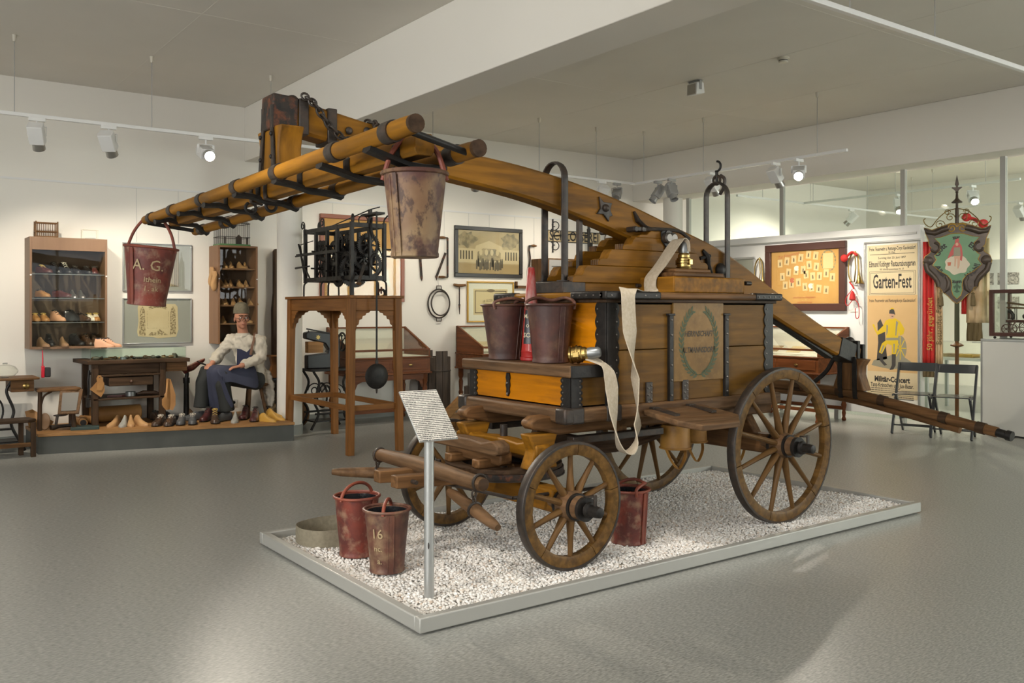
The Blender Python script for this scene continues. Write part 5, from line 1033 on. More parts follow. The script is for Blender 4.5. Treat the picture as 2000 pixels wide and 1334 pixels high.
for k, (u, v, a) in enumerate(((152, 830, .2), (163, 832, -.2), (172, 828, .4))):
    t = thing('leather_roll', 'small tan leather roll beside the footrest, %s of three' % ['left', 'middle', 'right'][k], 'leather roll', fz(u, v, .045), a, 'small leather rolls'); G().rod((0, .12, 0), (0, -.10, 0), .042, n=16).build('roll', 'tan_leather', t, .006); G().rod((0, -.1005, 0), (0, -.1025, 0), .03, n=16).build('hollow', 'sole_dark', t)
o = G().prism([(-.12, 0), (.12, 0), (.12, .02), (0, .09), (-.12, .08)], 0, .015, basis((0, 0, 0), (1, 0, 0), (0, .6, .8))).build('leather_piece', 'tan_leather'); o.location = fz(160, 820); tag(o, 'folded tan leather sheet behind the small rolls', 'leather')
o = G().bx(-.13, .13, -.09, .09, 0, .03).build('green_book', 'book_green', None, .004); o.location = fz(166, 838); o.rotation_euler = (0, 0, -.2); tag(o, 'flat dark green box lying at the podium edge', 'box')
TOC = math.atan2(-.81, -.35)
for u, v, m, dr_, lab in ((216, 834, 'last_wood', -.3, 'wooden last on the podium edge, nearest to the bench leg'), (239, 834, 'last_grey', 0, 'pale grey painted last on the podium edge'), (256, 833, 'last_wood', .2, 'tan wooden last right beside the grey last'), (283, 832, 'last_wood', .7, 'wooden last lying next to the brown shoes'), (458, 826, 'last_grey', 0, 'grey-brown last on the podium edge below the stool'), (388, 818, 'last_dark', .9, 'dull brown last behind the grey shoes')):
    x, y, z = fz(u, v); rz = TOC+dr_; last(lab, (x-.2*cos(rz), y-.2*sin(rz), z+.0015), rz, m, .95, 'lasts on the podium')
for u, v, m, kind, lace, dr_, lab in ((304, 833, 'sh_brown', 'low', 'lace_w', -.25, 'brown lace-up shoe on the podium edge, left of the pair'), (327, 833, 'sh_brown', 'low', 'lace_w', -.15, 'brown lace-up shoe on the podium edge, right of the pair'), (352, 831, 'sh_grey', 'low', 'lace_w', 0, 'grey lace-up shoe on the podium edge, left of the pair'), (376, 830, 'sh_grey', 'low', 'lace_w', .1, 'grey lace-up shoe on the podium edge, right of the pair'),
        (397, 824, 'sh_burg', 'boot', 'lace_d', -.3, 'dark reddish boot behind the boot with yellow laces'), (420, 828, 'sh_brown', 'boot', 'lace_y', .1, 'brown boot with bright yellow laces'), (474, 820, 'sh_burg', 'boot', 'lace_d', -.15, 'burgundy boot under the stool, left of the pair'), (495, 824, 'sh_burg', 'boot', 'lace_d', -.1, 'burgundy boot under the stool, right of the pair'),
        (526, 812, 'sh_beige', 'boot', 'lace_d', -.2, 'beige suede boot at the right podium end'), (342, 821, 'sh_black', 'low', 'lace_d', 1.2, 'black shoe lying behind the grey pair'), (312, 823, 'sh_brown', 'low', 'lace_d', .5, 'dark shoe tucked behind the brown pair')):
    x, y, z = fz(u, v); rz = TOC+dr_; shoe(lab, (x-.22*cos(rz), y-.22*sin(rz), z+.001), rz, m, kind, lace, 'sole_dark', .98, 'shoes on the podium')
for i, (u, v) in enumerate(((528, 824), (545, 821), (540, 815))):
    x, y, z = fz(u, v); rz = TOC+.9; last('bright yellow last at the right podium corner, %s' % ['front left', 'front right', 'rear one'][i], (x-.15*cos(rz), y-.15*sin(rz), z+.0015), rz, 'last_yellow', .85, 'yellow lasts')
x, y, z = fz(438, 818); o = G().prism([(-.1, 0), (.1, 0), (.09, .03), (-.06, .05)], 0, .14).build('wood_wedge', 'dark_x', None, .004); o.location = (x, y+.05, z+.001); o.rotation_euler = (0, 0, .4); tag(o, 'dark wooden wedge beside the yellow-laced boot', 'wedge')
# boot stand with red shoe
x, y, z = fz(364, 817); t = thing('cobbler_stand', 'black cast-iron cobbler stand holding a red shoe upside down', 'stand', (x, y, PZ))
G().rod((0, 0, 0), (0, 0, .44), .032, .026, 14).build('post', 'iron_dark', t); G().rod((0, 0, .39), (0, 0, .45), .036, .036, 14).build('collar', 'iron_dark', t); G().lathe([(.09, 0), (.09, .015), (.035, .04)], 20).build('foot', 'iron_dark', t)
G().tube(bez([(0, 0, .44), (.005, 0, .50), (-.03, 0, .55), (-.01, 0, .58)]), .022, 8).build('neck', 'iron_dark', t)
o = loft([(a, b*.95, c*.8) for a, b, c in LOW]).build('red_shoe', 'leather_red'); o.location = (x-.05, y, PZ+.545); o.rotation_euler = (PI, math.radians(-24), 0); tag(o, 'red leather shoe upside down on the iron stand', 'shoe')
# ---------------------------------------------------------------- three-legged stool
t = thing('wooden_stool', 'low round wooden stool under the shoemaker figure', 'stool', (3.66, 9.97, PZ))
G().lathe([(.0, .335), (.13, .335), (.165, .345), (.175, .365), (.165, .378), (.0, .37)], 28, Matrix.Scale(1.05, 4, (1, 0, 0)), cap=False).build('seat', 'brown_x', t)
for a in (-2.2, -.6, 1.7): G().rod((.16*cos(a), .16*sin(a), 0), (.09*cos(a), .09*sin(a), .34), .017, .02, 10).build('leg', 'worn_z', t)
# ================================================================ the shoemaker figure
FO = V((-.97, -.22, 0)).normalized(); LE = V((0, 0, 1)).cross(FO); HP = V((3.655, 9.98, PZ))
def L3(f, l, z): return FO*f+LE*l+V((0, 0, z))
per = thing('person', 'seated shoemaker figure in white shirt, blue apron and olive cap', 'person', HP)
def rem(o, v, sm=2):
    m = o.modifiers.new('r', 'REMESH'); m.mode = 'VOXEL'; m.voxel_size = v; m.use_smooth_shade = True
    if sm:
        k = o.modifiers.new('s', 'SMOOTH'); k.iterations = sm; k.factor = .5
    return o
g = G(); FD = (FO*.30+LE*.95).normalized(); FS = V((0, 0, 1)).cross(FD)     # face direction and side
HC = L3(.155, .045, 1.105)
def Hd(f, s, z): return HC+FD*f+FS*s+V((0, 0, z))
def hb(c, a, b, cc, n=16, m=11):   # ellipsoid in head frame: a forward, b side, cc up
    Mh = Matrix(((FD.x, FS.x, 0, 0), (FD.y, FS.y, 0, 0), (FD.z, FS.z, 1, 0), (0, 0, 0, 1))); q = Mh.inverted() @ c; g.ell(q, a, b, cc, n, m, Mh)
hb(Hd(-.012, 0, .03), .095, .074, .098); hb(Hd(.018, 0, -.045), .066, .056, .072); hb(Hd(.055, 0, -.095), .022, .026, .020)
hb(Hd(.083, 0, -.012), .018, .012, .028); hb(Hd(.097, 0, -.022), .012, .013, .010); hb(Hd(.075, 0, .038), .018, .05, .012)
for s in (-1, 1):
    hb(Hd(.052, s*.042, -.02), .030, .022, .022); hb(Hd(-.01, s*.076, -.012), .018, .008, .032)
hb(Hd(.074, 0, -.060), .014, .022, .006); hb(Hd(.072, 0, -.072), .013, .018, .006)
NB = L3(.12, .02, .92); g.tube([NB, NB.lerp(Hd(-.01, 0, -.06), .5), Hd(-.012, 0, -.05)], [.062, .054, .056], 16)
g.tube([L3(.02, 0, .40), L3(.05, 0, .60), L3(.09, .02, .80), L3(.11, .02, .92)], [.09, .085, .085, .05], 18)   # trunk
# arms: shoulder, elbow, wrist
SHL, ELL, WRL = L3(.0, .165, .86), L3(.04, .25, .665), L3(.29, .225, .585)
SHR, ELR, WRR = L3(.18, -.11, .86), L3(.30, -.20, .68), L3(.44, -.10, .60)
for a, b, c in ((SHL, ELL, WRL), (SHR, ELR, WRR)): g.tube([a, a.lerp(b, .5), b, b.lerp(c, .5), c], [.052, .048, .042, .036, .027], 12)
def hand(w, d, up, curl):
    d = V(d).normalized(); sd = d.cross(V(up)).normalized(); upv = sd.cross(d)
    pal = w+d*.045; g.tube([w, w+d*.03, w+d*.075], [.025, .034, .030], 12, up=tuple(upv), flat=.5)
    for k, ln in enumerate((.068, .078, .072, .056)):
        o = w+d*.078+sd*(.030-.020*k); a = o+d*(ln*.45)-upv*curl*.012; b = o+d*ln*.8-upv*curl*.040; g.tube([w+d*.05+sd*(.027-.018*k), o, a, b], [.010, .010, .009, .007], 8)
    g.tube([w+d*.02+sd*.02, w+d*.045+sd*.046-upv*.01, w+d*.075+sd*.052-upv*.02, w+d*.095+sd*.046-upv*.026], [.012, .011, .010, .008], 8)
hand(WRL, FO*.9+LE*-.25+V((0, 0, -.15)), (0, 0, 1), .6); hand(WRR, FO*.6+LE*.5+V((0, 0, -.05)), (0, 0, 1), 1.0)
body = rem(g.build('body', 'skin', per), .0055, 3); body['label'] = 'painted face, neck and hands'
for s in (-1, 1):
    e = Hd(.078, s*.032, .005); G().ell(e, .013, .013, .009, 12, 8).build('eye', 'eye_white', per); G().ell(e+FD*.009+FS*.002, .006, .006, .0055, 10, 7).build('pupil', 'eye_dark', per)
    G().tube([Hd(.094, s*.012, .030), Hd(.092, s*.032, .036), Hd(.078, s*.052, .030)], .0045, 6).build('eyebrow', 'sh_brown', per)
sp = G().torus(Hd(.104, -.032, -.004), .024, .0022, FD, 20, 6).torus(Hd(.104, .032, -.004), .024, .0022, FD, 20, 6).tube([Hd(.105, -.009, 0), Hd(.109, 0, .004), Hd(.105, .009, 0)], .0022, 6)
for s in (-1, 1): sp.tube([Hd(.102, s*.056, 0), Hd(.05, s*.078, .004), Hd(-.01, s*.080, .004)], .0022, 6)
sp.build('spectacles', 'iron_dark', per)
G().tube([Hd(.086, -.020, -.064), Hd(.092, 0, -.064), Hd(.086, .020, -.064)], .0045, 6).build('mouth', 'lip', per)
g = G(); Mh = Matrix(((FD.x, FS.x, 0, 0), (FD.y, FS.y, 0, 0), (0, 0, 1, 0), (0, 0, 0, 1))); Mh.translation = Hd(-.018, 0, .052)
g.ring([[Mh @ V((a*1.12*cos(2*PI*k/20), a*.92*sin(2*PI*k/20), z)) for k in range(20)] for a, z in ((.086, 0), (.092, .004), (.091, .03), (.085, .07), (.068, .11), (.035, .128), (.004, .130))]).build('cap', 'cap', per)
# shirt
g = G(); CD = (FO*.72+LE*.69).normalized(); CS = V((0, 0, 1)).cross(CD)
def sec(c, a, b, n=22):  # a = depth, b = width in chest frame
    return [c+CD*(a*cos(2*PI*k/n))+CS*(b*sin(2*PI*k/n)) for k in range(n)]
g.ring([sec(L3(-.02, .02, .37), .17, .17), sec(L3(0, .02, .50), .14, .155), sec(L3(.04, .02, .64), .125, .15), sec(L3(.07, .02, .76), .125, .16), sec(L3(.09, .02, .84), .11, .165), sec(L3(.105, .02, .89), .085, .135), sec(L3(.12, .02, .918), .066, .078)])
g.tube([SHL.lerp(L3(.1, .02, .86), .25), SHL, SHL.lerp(ELL, .5), ELL, ELL.lerp(WRL, .5), ELL.lerp(WRL, .78), WRL-(WRL-ELL).normalized()*.035], [.072, .074, .070, .064, .058, .052, .043], 16)
g.tube([SHR.lerp(L3(.1, .02, .86), .25), SHR, SHR.lerp(ELR, .5), ELR, ELR.lerp(WRR, .5), ELR.lerp(WRR, .8)], [.072, .072, .066, .06, .052, .04], 16)
g.ring([[L3(-.13, .02, .50)+FO*(.06*cos(a))+LE*(.13*sin(a)) for a in [2*PI*k/14 for k in range(14)]], [L3(-.16, .04, .38)+FO*(.045*cos(a))+LE*(.15*sin(a)) for a in [2*PI*k/14 for k in range(14)]], [L3(-.19, .05, .22)+FO*(.03*cos(a))+LE*(.13*sin(a)) for a in [2*PI*k/14 for k in range(14)]], [L3(-.17, .09, .10)+FO*(.02*cos(a))+LE*(.06*sin(a)) for a in [2*PI*k/14 for k in range(14)]]])
s_ = rem(g.build('shirt', 'shirt', per), .011, 3)
tx = bpy.data.textures.new('folds', 'CLOUDS'); tx.noise_scale = .055; dm = s_.modifiers.new('d', 'DISPLACE'); dm.texture = tx; dm.strength = .05; dm.mid_level = .5
G().ring([[c for c in sec(L3(.12, .02, .905), .078, .088)], [c for c in sec(L3(.126, .022, .94), .070, .076)]], cap=False).build('collar', 'shirt', per)
for s in (1,):
    G().ribbon(bez([L3(.02, .10, .945), L3(.07, .165, .89), L3(.12, .20, .80), L3(.13, .18, .70)]), tuple(CS), .028, .006).build('brace_strap', 'brace', per)
# bib of the apron on the chest
G().prism([(-.10, -.14), (.08, -.14), (.075, .06), (.03, .05), (-.03, .02), (-.085, .075)], 0, .012, basis(L3(.075, .02, .71)+CD*.130, -CS, (0, 0, 1))).build('apron_bib', 'bib', per, .004)
# legs: trousers and shoes
g = G(); KL, AL, KR, AR = L3(.47, .15, .485), L3(.41, .17, .10), L3(.53, -.10, .505), L3(.56, -.11, .13)
for h_, k_, a_ in ((L3(0, .10, .41), KL, AL), (L3(.02, -.09, .42), KR, AR)): g.tube([h_-FO*.06, h_, h_.lerp(k_, .5), k_, k_.lerp(a_, .25), k_.lerp(a_, .6), a_], [.09, .115, .10, .085, .082, .075, .082], 16)
g.ell(L3(-.02, 0, .41), .15, .15, .09); rem(g.build('trousers', 'trouser', per), .011, 3)
for q, rz in ((AL, -2.7), (AR, -2.95)):
    o = loft(LOW, z0=.01).build('foot_shoe', 'sh_grey', per); o.location = (q.x+.05, q.y+.02, .001); o.rotation_euler = (0, 0, rz)
# apron: draped grid (rows along the thigh, columns across)
rows = [(.10, .585), (.22, .575), (.36, .575), (.49, .600), (.575, .565), (.585, .45), (.56, .30), (.53, .16), (.50, .055)]; cols = [-.10, -.03, .04, .10, .16, .215, .255]; g = G(); top = []
for i, (f, z) in enumerate(rows):
    r = []
    for j, l in enumerate(cols):
        ff, zz, ll = f, z, l+(.02 if i > 4 else 0)
        if i <= 4:
            if j == 5: zz -= .05; 
            if j == 6: zz -= (.28-.05*i if i < 3 else .16); ll = .262; ff -= .02
            zz -= .012*math.cos(j*2.2)*(1 if i > 0 else .3)
        else: ff += .018*sin(j*2.1+i*.5)-.02*j*(i-4)/6; zz += .015*j
        r.append(L3(ff-.03, ll, zz))
    top.append(r)
nr, nc = len(top), len(cols); g.v = [tuple(p) for r in top for p in r]; g.f = [(i*nc+j, i*nc+j+1, (i+1)*nc+j+1, (i+1)*nc+j) for i in range(nr-1) for j in range(nc-1)]
ap = g.build('apron', 'apron', per); m = ap.modifiers.new('t', 'SOLIDIFY'); m.thickness = .008; m.offset = 0; m = ap.modifiers.new('s', 'SUBSURF'); m.levels = 2; m.render_levels = 2
kn = thing('cobbler_knife', 'small dark knife held in the shoemaker hand', 'knife', HP+WRR+FO*.10+LE*.05); G().tube([(0, 0, 0), (-.05, -.01, .02), (-.10, -.02, .045)], [.010, .009, .004], 8).build('blade', 'iron_dark', kn)
# ---------------------------------------------------------------- sewing stand behind the column
p = on_z(540, 806, PZ); t = thing('shoe_machine', 'small brown hourglass table on a cast-iron sewing stand', 'sewing stand', (3.62, 10.30, 0))
o = bpy.data.objects['shoe_machine'] if 'shoe_machine' in bpy.data.objects else None
t = o; t.location = (4.05, 10.36, 0); ZO = .22
G().bx(-.06, .10, -.10, .10, .62+ZO, .64+ZO).build('table_top', 'oak_x', t, .004)
G().prism([(-.05, 0), (.09, 0), (.065, .10), (.05, .15), (.075, .25), (-.035, .25), (-.01, .15), (-.025, .10)], -.04, .04, basis((0, 0, .37+ZO), (1, 0, 0), (0, 0, 1))).build('hourglass_body', 'oak_z', t, .005)
G().bx(-.09, .09, -.08, .08, .345+ZO, .365+ZO).build('iron_plate', 'iron_dark', t)
for y in (-.07, .07):
    for s in (-1, 1): G().tube(bez([(s*.06, y, .345+ZO), (s*.05, y, .3), (s*.09, y, .0)]), .008, 6).build('iron_leg', 'iron_dark', t)
    for s in (-1, 1): G().tube(bez([(s*.0, y, .345+ZO), (s*.04, y, .46), (-s*.035, y, .34), (s*.035, y, .22), (-s*.03, y, .10)]), .005, 6).build('scroll', 'iron_dark', t)
# ================================================================ clock table
CTX0, CTX1, CTY0, CTY1, CTZ = 3.85, 4.42, 7.90, 9.42, 1.54
ct = thing('clock_table', 'tall reddish-brown table with stepped brackets under the clockwork', 'table', ((CTX0+CTX1)/2, (CTY0+CTY1)/2, 0))
def cp(g, n, m, par=None, bev=.004): return g.build(n, m, par or ct, bev, True)
cp(G().bx(CTX0-.02, CTX1+.02, CTY0-.02, CTY1+.02, CTZ-.028, CTZ), 'table_top', 'oak_y')
for x in (CTX0+.035, CTX1-.035):
    for y in (CTY0+.035, CTY1-.035):
        g = G(); dx = -.02 if x < 4.1 else .02; dy = -.02 if y < 8.5 else .02
        g.ring([[V((x+dx+a*.033, y+dy+b*.033, 0)) for a, b in ((-1, -1), (1, -1), (1, 1), (-1, 1))], [V((x+a*.037, y+b*.037, CTZ-.028)) for a, b in ((-1, -1), (1, -1), (1, 1), (-1, 1))]]); cp(g, 'leg', 'oak_z')
for x in (CTX0+.018, CTX1-.03): cp(G().bx(x, x+.016, CTY0+.07, CTY1-.07, CTZ-.15, CTZ-.03), 'apron_rail', 'oak_y')
for y in (CTY0+.018, CTY1-.03): cp(G().bx(CTX0+.07, CTX1-.07, y, y+.016, CTZ-.15, CTZ-.03), 'apron_rail', 'oak_x')
stp = [(0, 0), (.17, 0), (.155, -.018), (.125, -.022), (.115, -.045), (.085, -.052), (.078, -.08), (.05, -.088), (.042, -.13), (.022, -.145), (.012, -.19), (0, -.20)]
for y in (CTY0+.02, CTY1-.034):
    cp(G().prism(stp, 0, .014, basis((CTX0+.07, y+.014, CTZ-.15), (1, 0, 0), (0, 0, 1))), 'bracket', 'oak_x'); cp(G().prism(stp, 0, .014, basis((CTX1-.07, y, CTZ-.15), (-1, 0, 0), (0, 0, 1))), 'bracket', 'oak_x')
for x in (CTX0+.02, CTX1-.034):
    cp(G().prism(stp, 0, .014, basis((x, CTY0+.07, CTZ-.15), (0, 1, 0), (0, 0, 1))), 'bracket', 'oak_y'); cp(G().prism(stp, 0, .014, basis((x+.014, CTY1-.07, CTZ-.15), (0, -1, 0), (0, 0, 1))), 'bracket', 'oak_y')
cp(G().bx(CTX0+.015, CTX0+.04, CTY0+.02, CTY1-.02, .42, .475), 'stretcher', 'oak_y'); cp(G().bx(CTX1-.04, CTX1-.015, CTY0+.02, CTY1-.02, .42, .475), 'stretcher', 'oak_y')
cp(G().bx(CTX0+.03, CTX1-.03, CTY0+.02, CTY0+.045, .42, .475), 'stretcher', 'oak_x'); cp(G().bx(CTX0+.03, CTX1-.03, CTY1-.045, CTY1-.02, .42, .475), 'stretcher', 'oak_x')
# ================================================================ tower clock movement
CX0_, CX1_, CY0_, CY1_, CB, CT = 4.0, 4.36, 8.15, 9.28, 1.72, 2.245
ck = thing('tower_clock', 'black iron tower clock movement with gear trains on the tall table', 'clock', ((CX0_+CX1_)/2, (CY0_+CY1_)/2, CTZ))
def kp(g, n, m='iron_clock', par=None, bev=0): return g.build(n, m, par or ck, bev, True)
for x in (CX0_, CX1_):
    for z in (CB, CT): kp(G().bx(x-.012, x+.012, CY0_, CY1_, z-.022, z+.022), 'frame_rail', bev=.002)
    for y in (CY0_, CY1_): kp(G().bx(x-.018, x+.018, y-.018, y+.018, CB-.03 if y > 8.5 or x > 4.2 else CTZ, CT+.03), 'frame_post', bev=.003)
    for y in (8.48, 8.72, 9.0): kp(G().bx(x-.014, x+.014, y-.022, y+.022, CB-.02, CT+.02), 'pillar', bev=.002)
for y in (CY0_, CY1_):
    for z in (CB, CT): kp(G().bx(CX0_, CX1_, y-.014, y+.014, z-.022, z+.022), 'frame_rail', bev=.002)
kp(G().bx(CX0_-.016, CX0_-.004, 8.5, 9.5, 1.985, 2.015), 'strike_bar')
kp(G().bx(4.2-.016, 4.2+.016, CY0_-.02, CY0_+.012, CB, CT+.16), 'pendulum_post')
for (x, y) in ((CX0_, 9.24), (CX0_, 8.80), (CX0_, 8.62), (CX1_, CY0_+.02), (CX1_-.10, CY0_), (CX1_, CY1_)):
    kp(G().tube(bez([(x, y, CB-.02), (x-.03 if x < 4.2 else x+.03, y, CB-.05), (x-.035 if x < 4.2 else x+.035, y, CTZ+.06), (x-.035 if x < 4.2 else x+.035, y, CTZ+.002)], 4), .010, 8), 'foot')
for y in (9.30, 8.80): 
    kp(G().tube([(CX0_, y, CT+.02), (CX0_, y, CT+.07)]+scroll((CX0_, y+.05, CT+.07), .05, .015, 1.25, (0, -1, 0), (0, 0, 1), 0, 20), .007, 6), 'scroll_finial')
kp(G().tube(bez([(CX1_, CY0_, CT), (CX1_, CY0_, CT+.06), (CX1_+.04, CY0_, CT+.11)]), .008, 6), 'scroll_finial')
kp(G().torus((CX0_+.02, CY0_+.02, CT+.06), .035, .008, (1, 0, 0), 18, 6, sx=.6, sy=1.3), 'finial_loop'); kp(G().torus((4.15, CY0_+.05, CT+.05), .05, .006, (0, 1, 0)), 'finial_loop')
kp(G().tube([(CX0_+.05, 8.7, CT+.03), (CX0_+.02, CY0_+.02, CT+.075), (4.2, CY0_-.01, CT+.16), (4.3, CY0_-.02, CT+.19)], .006, 6), 'hammer_arm')
kp(G().ell((CX0_+.03, 8.98, CT+.04), .014, .045, .055), 'strike_lobe')
def gear(c, ax, R, nt, th=.014, sp=4, tooth=.014, par=None):
    x, y = frame_of(ax); m = basis(c, x, y); g = G(); out = []
    for k in range(nt):
        for f, r in ((0, R), (.25, R+tooth), (.5, R+tooth), (.75, R)): a = 2*PI*(k+f)/nt; out.append((r*cos(a), r*sin(a)))
    n = len(out); inn = [((R-.03)*cos(2*PI*k/n), (R-.03)*sin(2*PI*k/n)) for k in range(n)]; b = len(g.v)
    for z in (-th/2, th/2): g.v += [tuple(m @ V((p[0], p[1], z))) for p in out+inn]
    for k in range(n):
        l = (k+1) % n; g.f += [(k, l, n+l, n+k), (2*n+k, 3*n+k, 3*n+l, 2*n+l), (k, 2*n+k, 2*n+l, l), (n+k, n+l, 3*n+l, 3*n+k)]
    for k in range(sp): a = PI*k/sp; g.beam(m @ V(((R-.015)*cos(a), (R-.015)*sin(a), 0)), m @ V((-(R-.015)*cos(a), -(R-.015)*sin(a), 0)), .016, .010, ax if abs(V(ax).z) < .9 else (1, 0, 0))
    g.rod(m @ V((0, 0, -.02)), m @ V((0, 0, .02)), .02, n=10); return kp(g, 'gear_wheel', 'iron_clock', par)
for c, ax, R, nt in (((4.10, 8.30, 1.79), (0, 1, 0), .155, 52), ((4.22, 8.22, 2.05), (0, 1, 0), .115, 40), ((4.12, 8.42, 1.98), (1, 0, 0), .13, 44), ((4.10, 8.66, 1.80), (1, 0, 0), .15, 48), ((4.06, 9.02, 1.84), (1, 0, 0), .135, 44), ((4.20, 8.66, 2.06), (1, 0, 0), .125, 44), ((4.26, 9.0, 2.02), (1, 0, 0), .10, 36), ((4.28, 8.30, 1.86), (0, 1, 0), .13, 44), ((4.05, 8.52, 2.10), (1, 0, 0), .08, 28), ((4.28, 8.85, 1.82), (1, 0, 0), .13, 44), ((4.04, 8.36, 1.84), (1, 0, 0), .14, 48), ((4.03, 8.62, 1.98), (1, 0, 0), .12, 44), ((4.04, 8.90, 2.02), (1, 0, 0), .10, 36), ((4.30, 8.45, 2.02), (1, 0, 0), .14, 48), ((4.30, 9.12, 1.86), (1, 0, 0), .11, 40), ((4.16, 8.75, 1.92), (1, 0, 0), .16, 56), ((4.19, 8.26, 1.93), (0, 1, 0), .12, 42), ((4.15, 8.48, 1.86), (0, 1, 0), .14, 48), ((4.12, 9.16, 2.05), (1, 0, 0), .09, 32)): gear(c, ax, R, nt)
for c, r, h in (((4.18, 9.02, 1.84), .10, .14), ((4.2, 8.66, 1.80), .09, .16), ((4.2, 8.34, 1.83), .09, .12), ((4.24, 8.5, 2.06), .05, .16)): kp(G().rod((c[0]-h/2, c[1], c[2]), (c[0]+h/2, c[1], c[2]), r, n=24), 'rope_drum', 'iron_dark')
for y, z in ((8.66, 2.06), (9.02, 1.84), (8.42, 1.98), (8.66, 1.80), (9.0, 2.02)): kp(G().rod((CX0_-.05, y, z), (CX1_+.03, y, z), .009), 'arbor')
for x, z in ((4.10, 1.79), (4.22, 2.05), (4.28, 1.86)): kp(G().rod((x, CY0_-.03, z), (x, 8.5, z), .010), 'arbor')
kp(G().beam((4.12, CY0_-.04, 1.86), (4.02, CY0_-.10, 1.66), .03, .012, (0, 1, 0)).rod((4.12, CY0_-.06, 1.86), (4.12, CY0_, 1.86), .014), 'winding_crank', 'iron'); kp(G().rod((4.02, CY0_-.14, 1.655), (4.02, CY0_-.09, 1.66), .016), 'crank_grip', 'brown_y')
kp(G().tube([(CX0_-.01, 9.28, 1.76), (CX0_-.02, 9.38, 2.06), (CX0_-.02, 9.42, 2.12)], .010, 8), 'lever_arm'); kp(G().tube([(CX0_-.01, 9.1, 2.0), (CX0_-.02, 9.5, 1.99)], .010, 8), 'lever_arm'); kp(G().tube([(CX0_-.01, 9.15, 1.87), (CX0_-.02, 9.50, 1.86)], [.009, .012], 8), 'lever_arm')
kp(G().tube(bez([(CX0_-.01, 9.40, 2.10), (CX0_-.015, 9.3, 1.9), (CX0_-.01, 9.12, 1.72)]), .009, 8), 'lever_arm'); kp(G().tube([(CX0_-.015, 9.41, 2.11), (CX0_+.01, 9.1, 2.14)], .005, 6), 'lever_arm')
for z in (2.01, 1.94): kp(G().rod((CX1_-.02, CY0_-.01, z), (CX1_+.10, CY0_-.01, z), .009), 'side_arm')
kp(G().torus((CX1_+.12, CY0_-.01, 1.94), .018, .006, (0, 1, 0), 14, 6), 'eye_ring'); kp(G().ell((CX1_+.11, CY0_-.01, 2.01), .02, .014, .018), 'arm_knob')
kp(G().tube(bez([(4.21, CY0_-.03, 2.32), (4.20, CY0_-.04, 2.2), (4.26, CY0_-.035, 2.05), (4.32, CY0_-.03, 1.94), (4.33, CY0_-.03, 1.83), (4.27, CY0_-.03, 1.75)]), .008, 6), 'fork_arm')
kp(G().torus((4.29, CY0_-.02, 1.88), .10, .008, (0, 1, 0), 24, 6, -1.2, 1.4), 'guard_arc')
# pendulum and hooks
px_, py_ = 4.115, 7.845
pd = thing('pendulum', 'long iron pendulum with a round black bob in front of the table', 'pendulum', (px_, py_, .754))
G().lathe([(.004, -.022), (.05, -.021), (.10, -.014), (.124, 0), (.10, .014), (.05, .021), (.004, .022)], 40, basis((0, 0, 0), (1, 0, 0), (0, 0, 1))).build('bob', 'iron_dark', pd); G().bx(-.008, .008, -.004, .004, .11, 1.60).build('rod', 'iron_dark', pd)
G().rod((0, 0, -.12), (0, 0, -.165), .012, .006).build('tip', 'iron', pd); G().box((0, 0, .14), (.028, .016, .03)).build('rod_clamp', 'iron', pd); kp(G().bx(4.10, 4.20, py_-.01, CY0_+.01, 2.33, 2.35), 'pendulum_cock')
t = thing('weight_hook', 'iron rope hook hanging beneath the tall table', 'hook', (4.15, 8.32, 1.38)); G().tube([(0, 0, .16), (0, 0, .06)]+[(.028*sin(a), 0, .02+.03*cos(a)) for a in [.4+k*.42 for k in range(11)]], .008, 8).build('hook', 'iron', t); G().torus((0, 0, .075), .014, .006, (0, 1, 0), 12, 6).build('eye', 'iron', t)
t = thing('pulley_hook', 'small rusty pulley lying on the tall table', 'pulley', (4.30, 8.10, CTZ+.001)); G().torus((0, 0, .022), .04, .014, (.2, .9, .3), 18, 8).build('wheel', 'iron_rust', t); G().rod((0, 0, .02), (0, 0, .09), .008).build('shank', 'iron_rust', t)
# ================================================================ treadle sewing machine behind the clock table
sm = thing('sewing_machine', 'black gold-decorated cobbler sewing machine on an iron treadle', 'sewing machine', (4.50, 9.85, 0))
G().bx(-.26, .26, -.18, .18, .69, .715).build('table_plate', 'iron_dark', sm, .004)
G().prism([(-.25, .0), (.16, .0), (.16, .36), (.10, .40), (-.20, .44), (-.27, .42), (-.27, .35), (-.03, .29), (.02, .22), (.0, .18), (-.25, .16)], -.05, .05, basis((0, 0, .715), (1, 0, 0), (0, 0, 1))).build('machine_head', 'machine_black', sm, .012)
G().bx(-.24, -.05, -.045, .045, .90, 1.03).build('wood_block', 'pine_x', sm, .004)
hw = G().torus((.20, -.02, 1.02), .105, .012, (1, 0, 0), 28, 8).build('hand_wheel', 'iron_dark', sm)
for k in range(5): a = 2*PI*k/5; G().rod((.20, -.02, 1.02), (.20, -.02+.1*cos(a), 1.02+.1*sin(a)), .007, n=6).build('spoke', 'iron_dark', hw)
for k in range(6): G().beam((-.24+k*.07, -.04, 1.16-.012*k), (-.20+k*.07, -.04, 1.10-.012*k), .008, .012, (0, 1, 0)).build('lattice', 'iron_dark', sm)
G().beam((-.26, -.04, 1.18), (.20, -.04, 1.09), .012, .016).build('top_arm', 'iron_dark', sm)
for x, z, r in ((.09, .83, .04), (.10, .93, .018), (.10, 1.0, .02), (-.12, 1.08, .03)): G().prism([((r*(1 if k % 2 else .6))*cos(2*PI*k/14), (r*(1 if k % 2 else .6))*sin(2*PI*k/14)) for k in range(14)], 0, .003, basis((x, -.051, z), (1, 0, 0), (0, 0, 1))).build('gold_decal', 'gold_decal', sm)
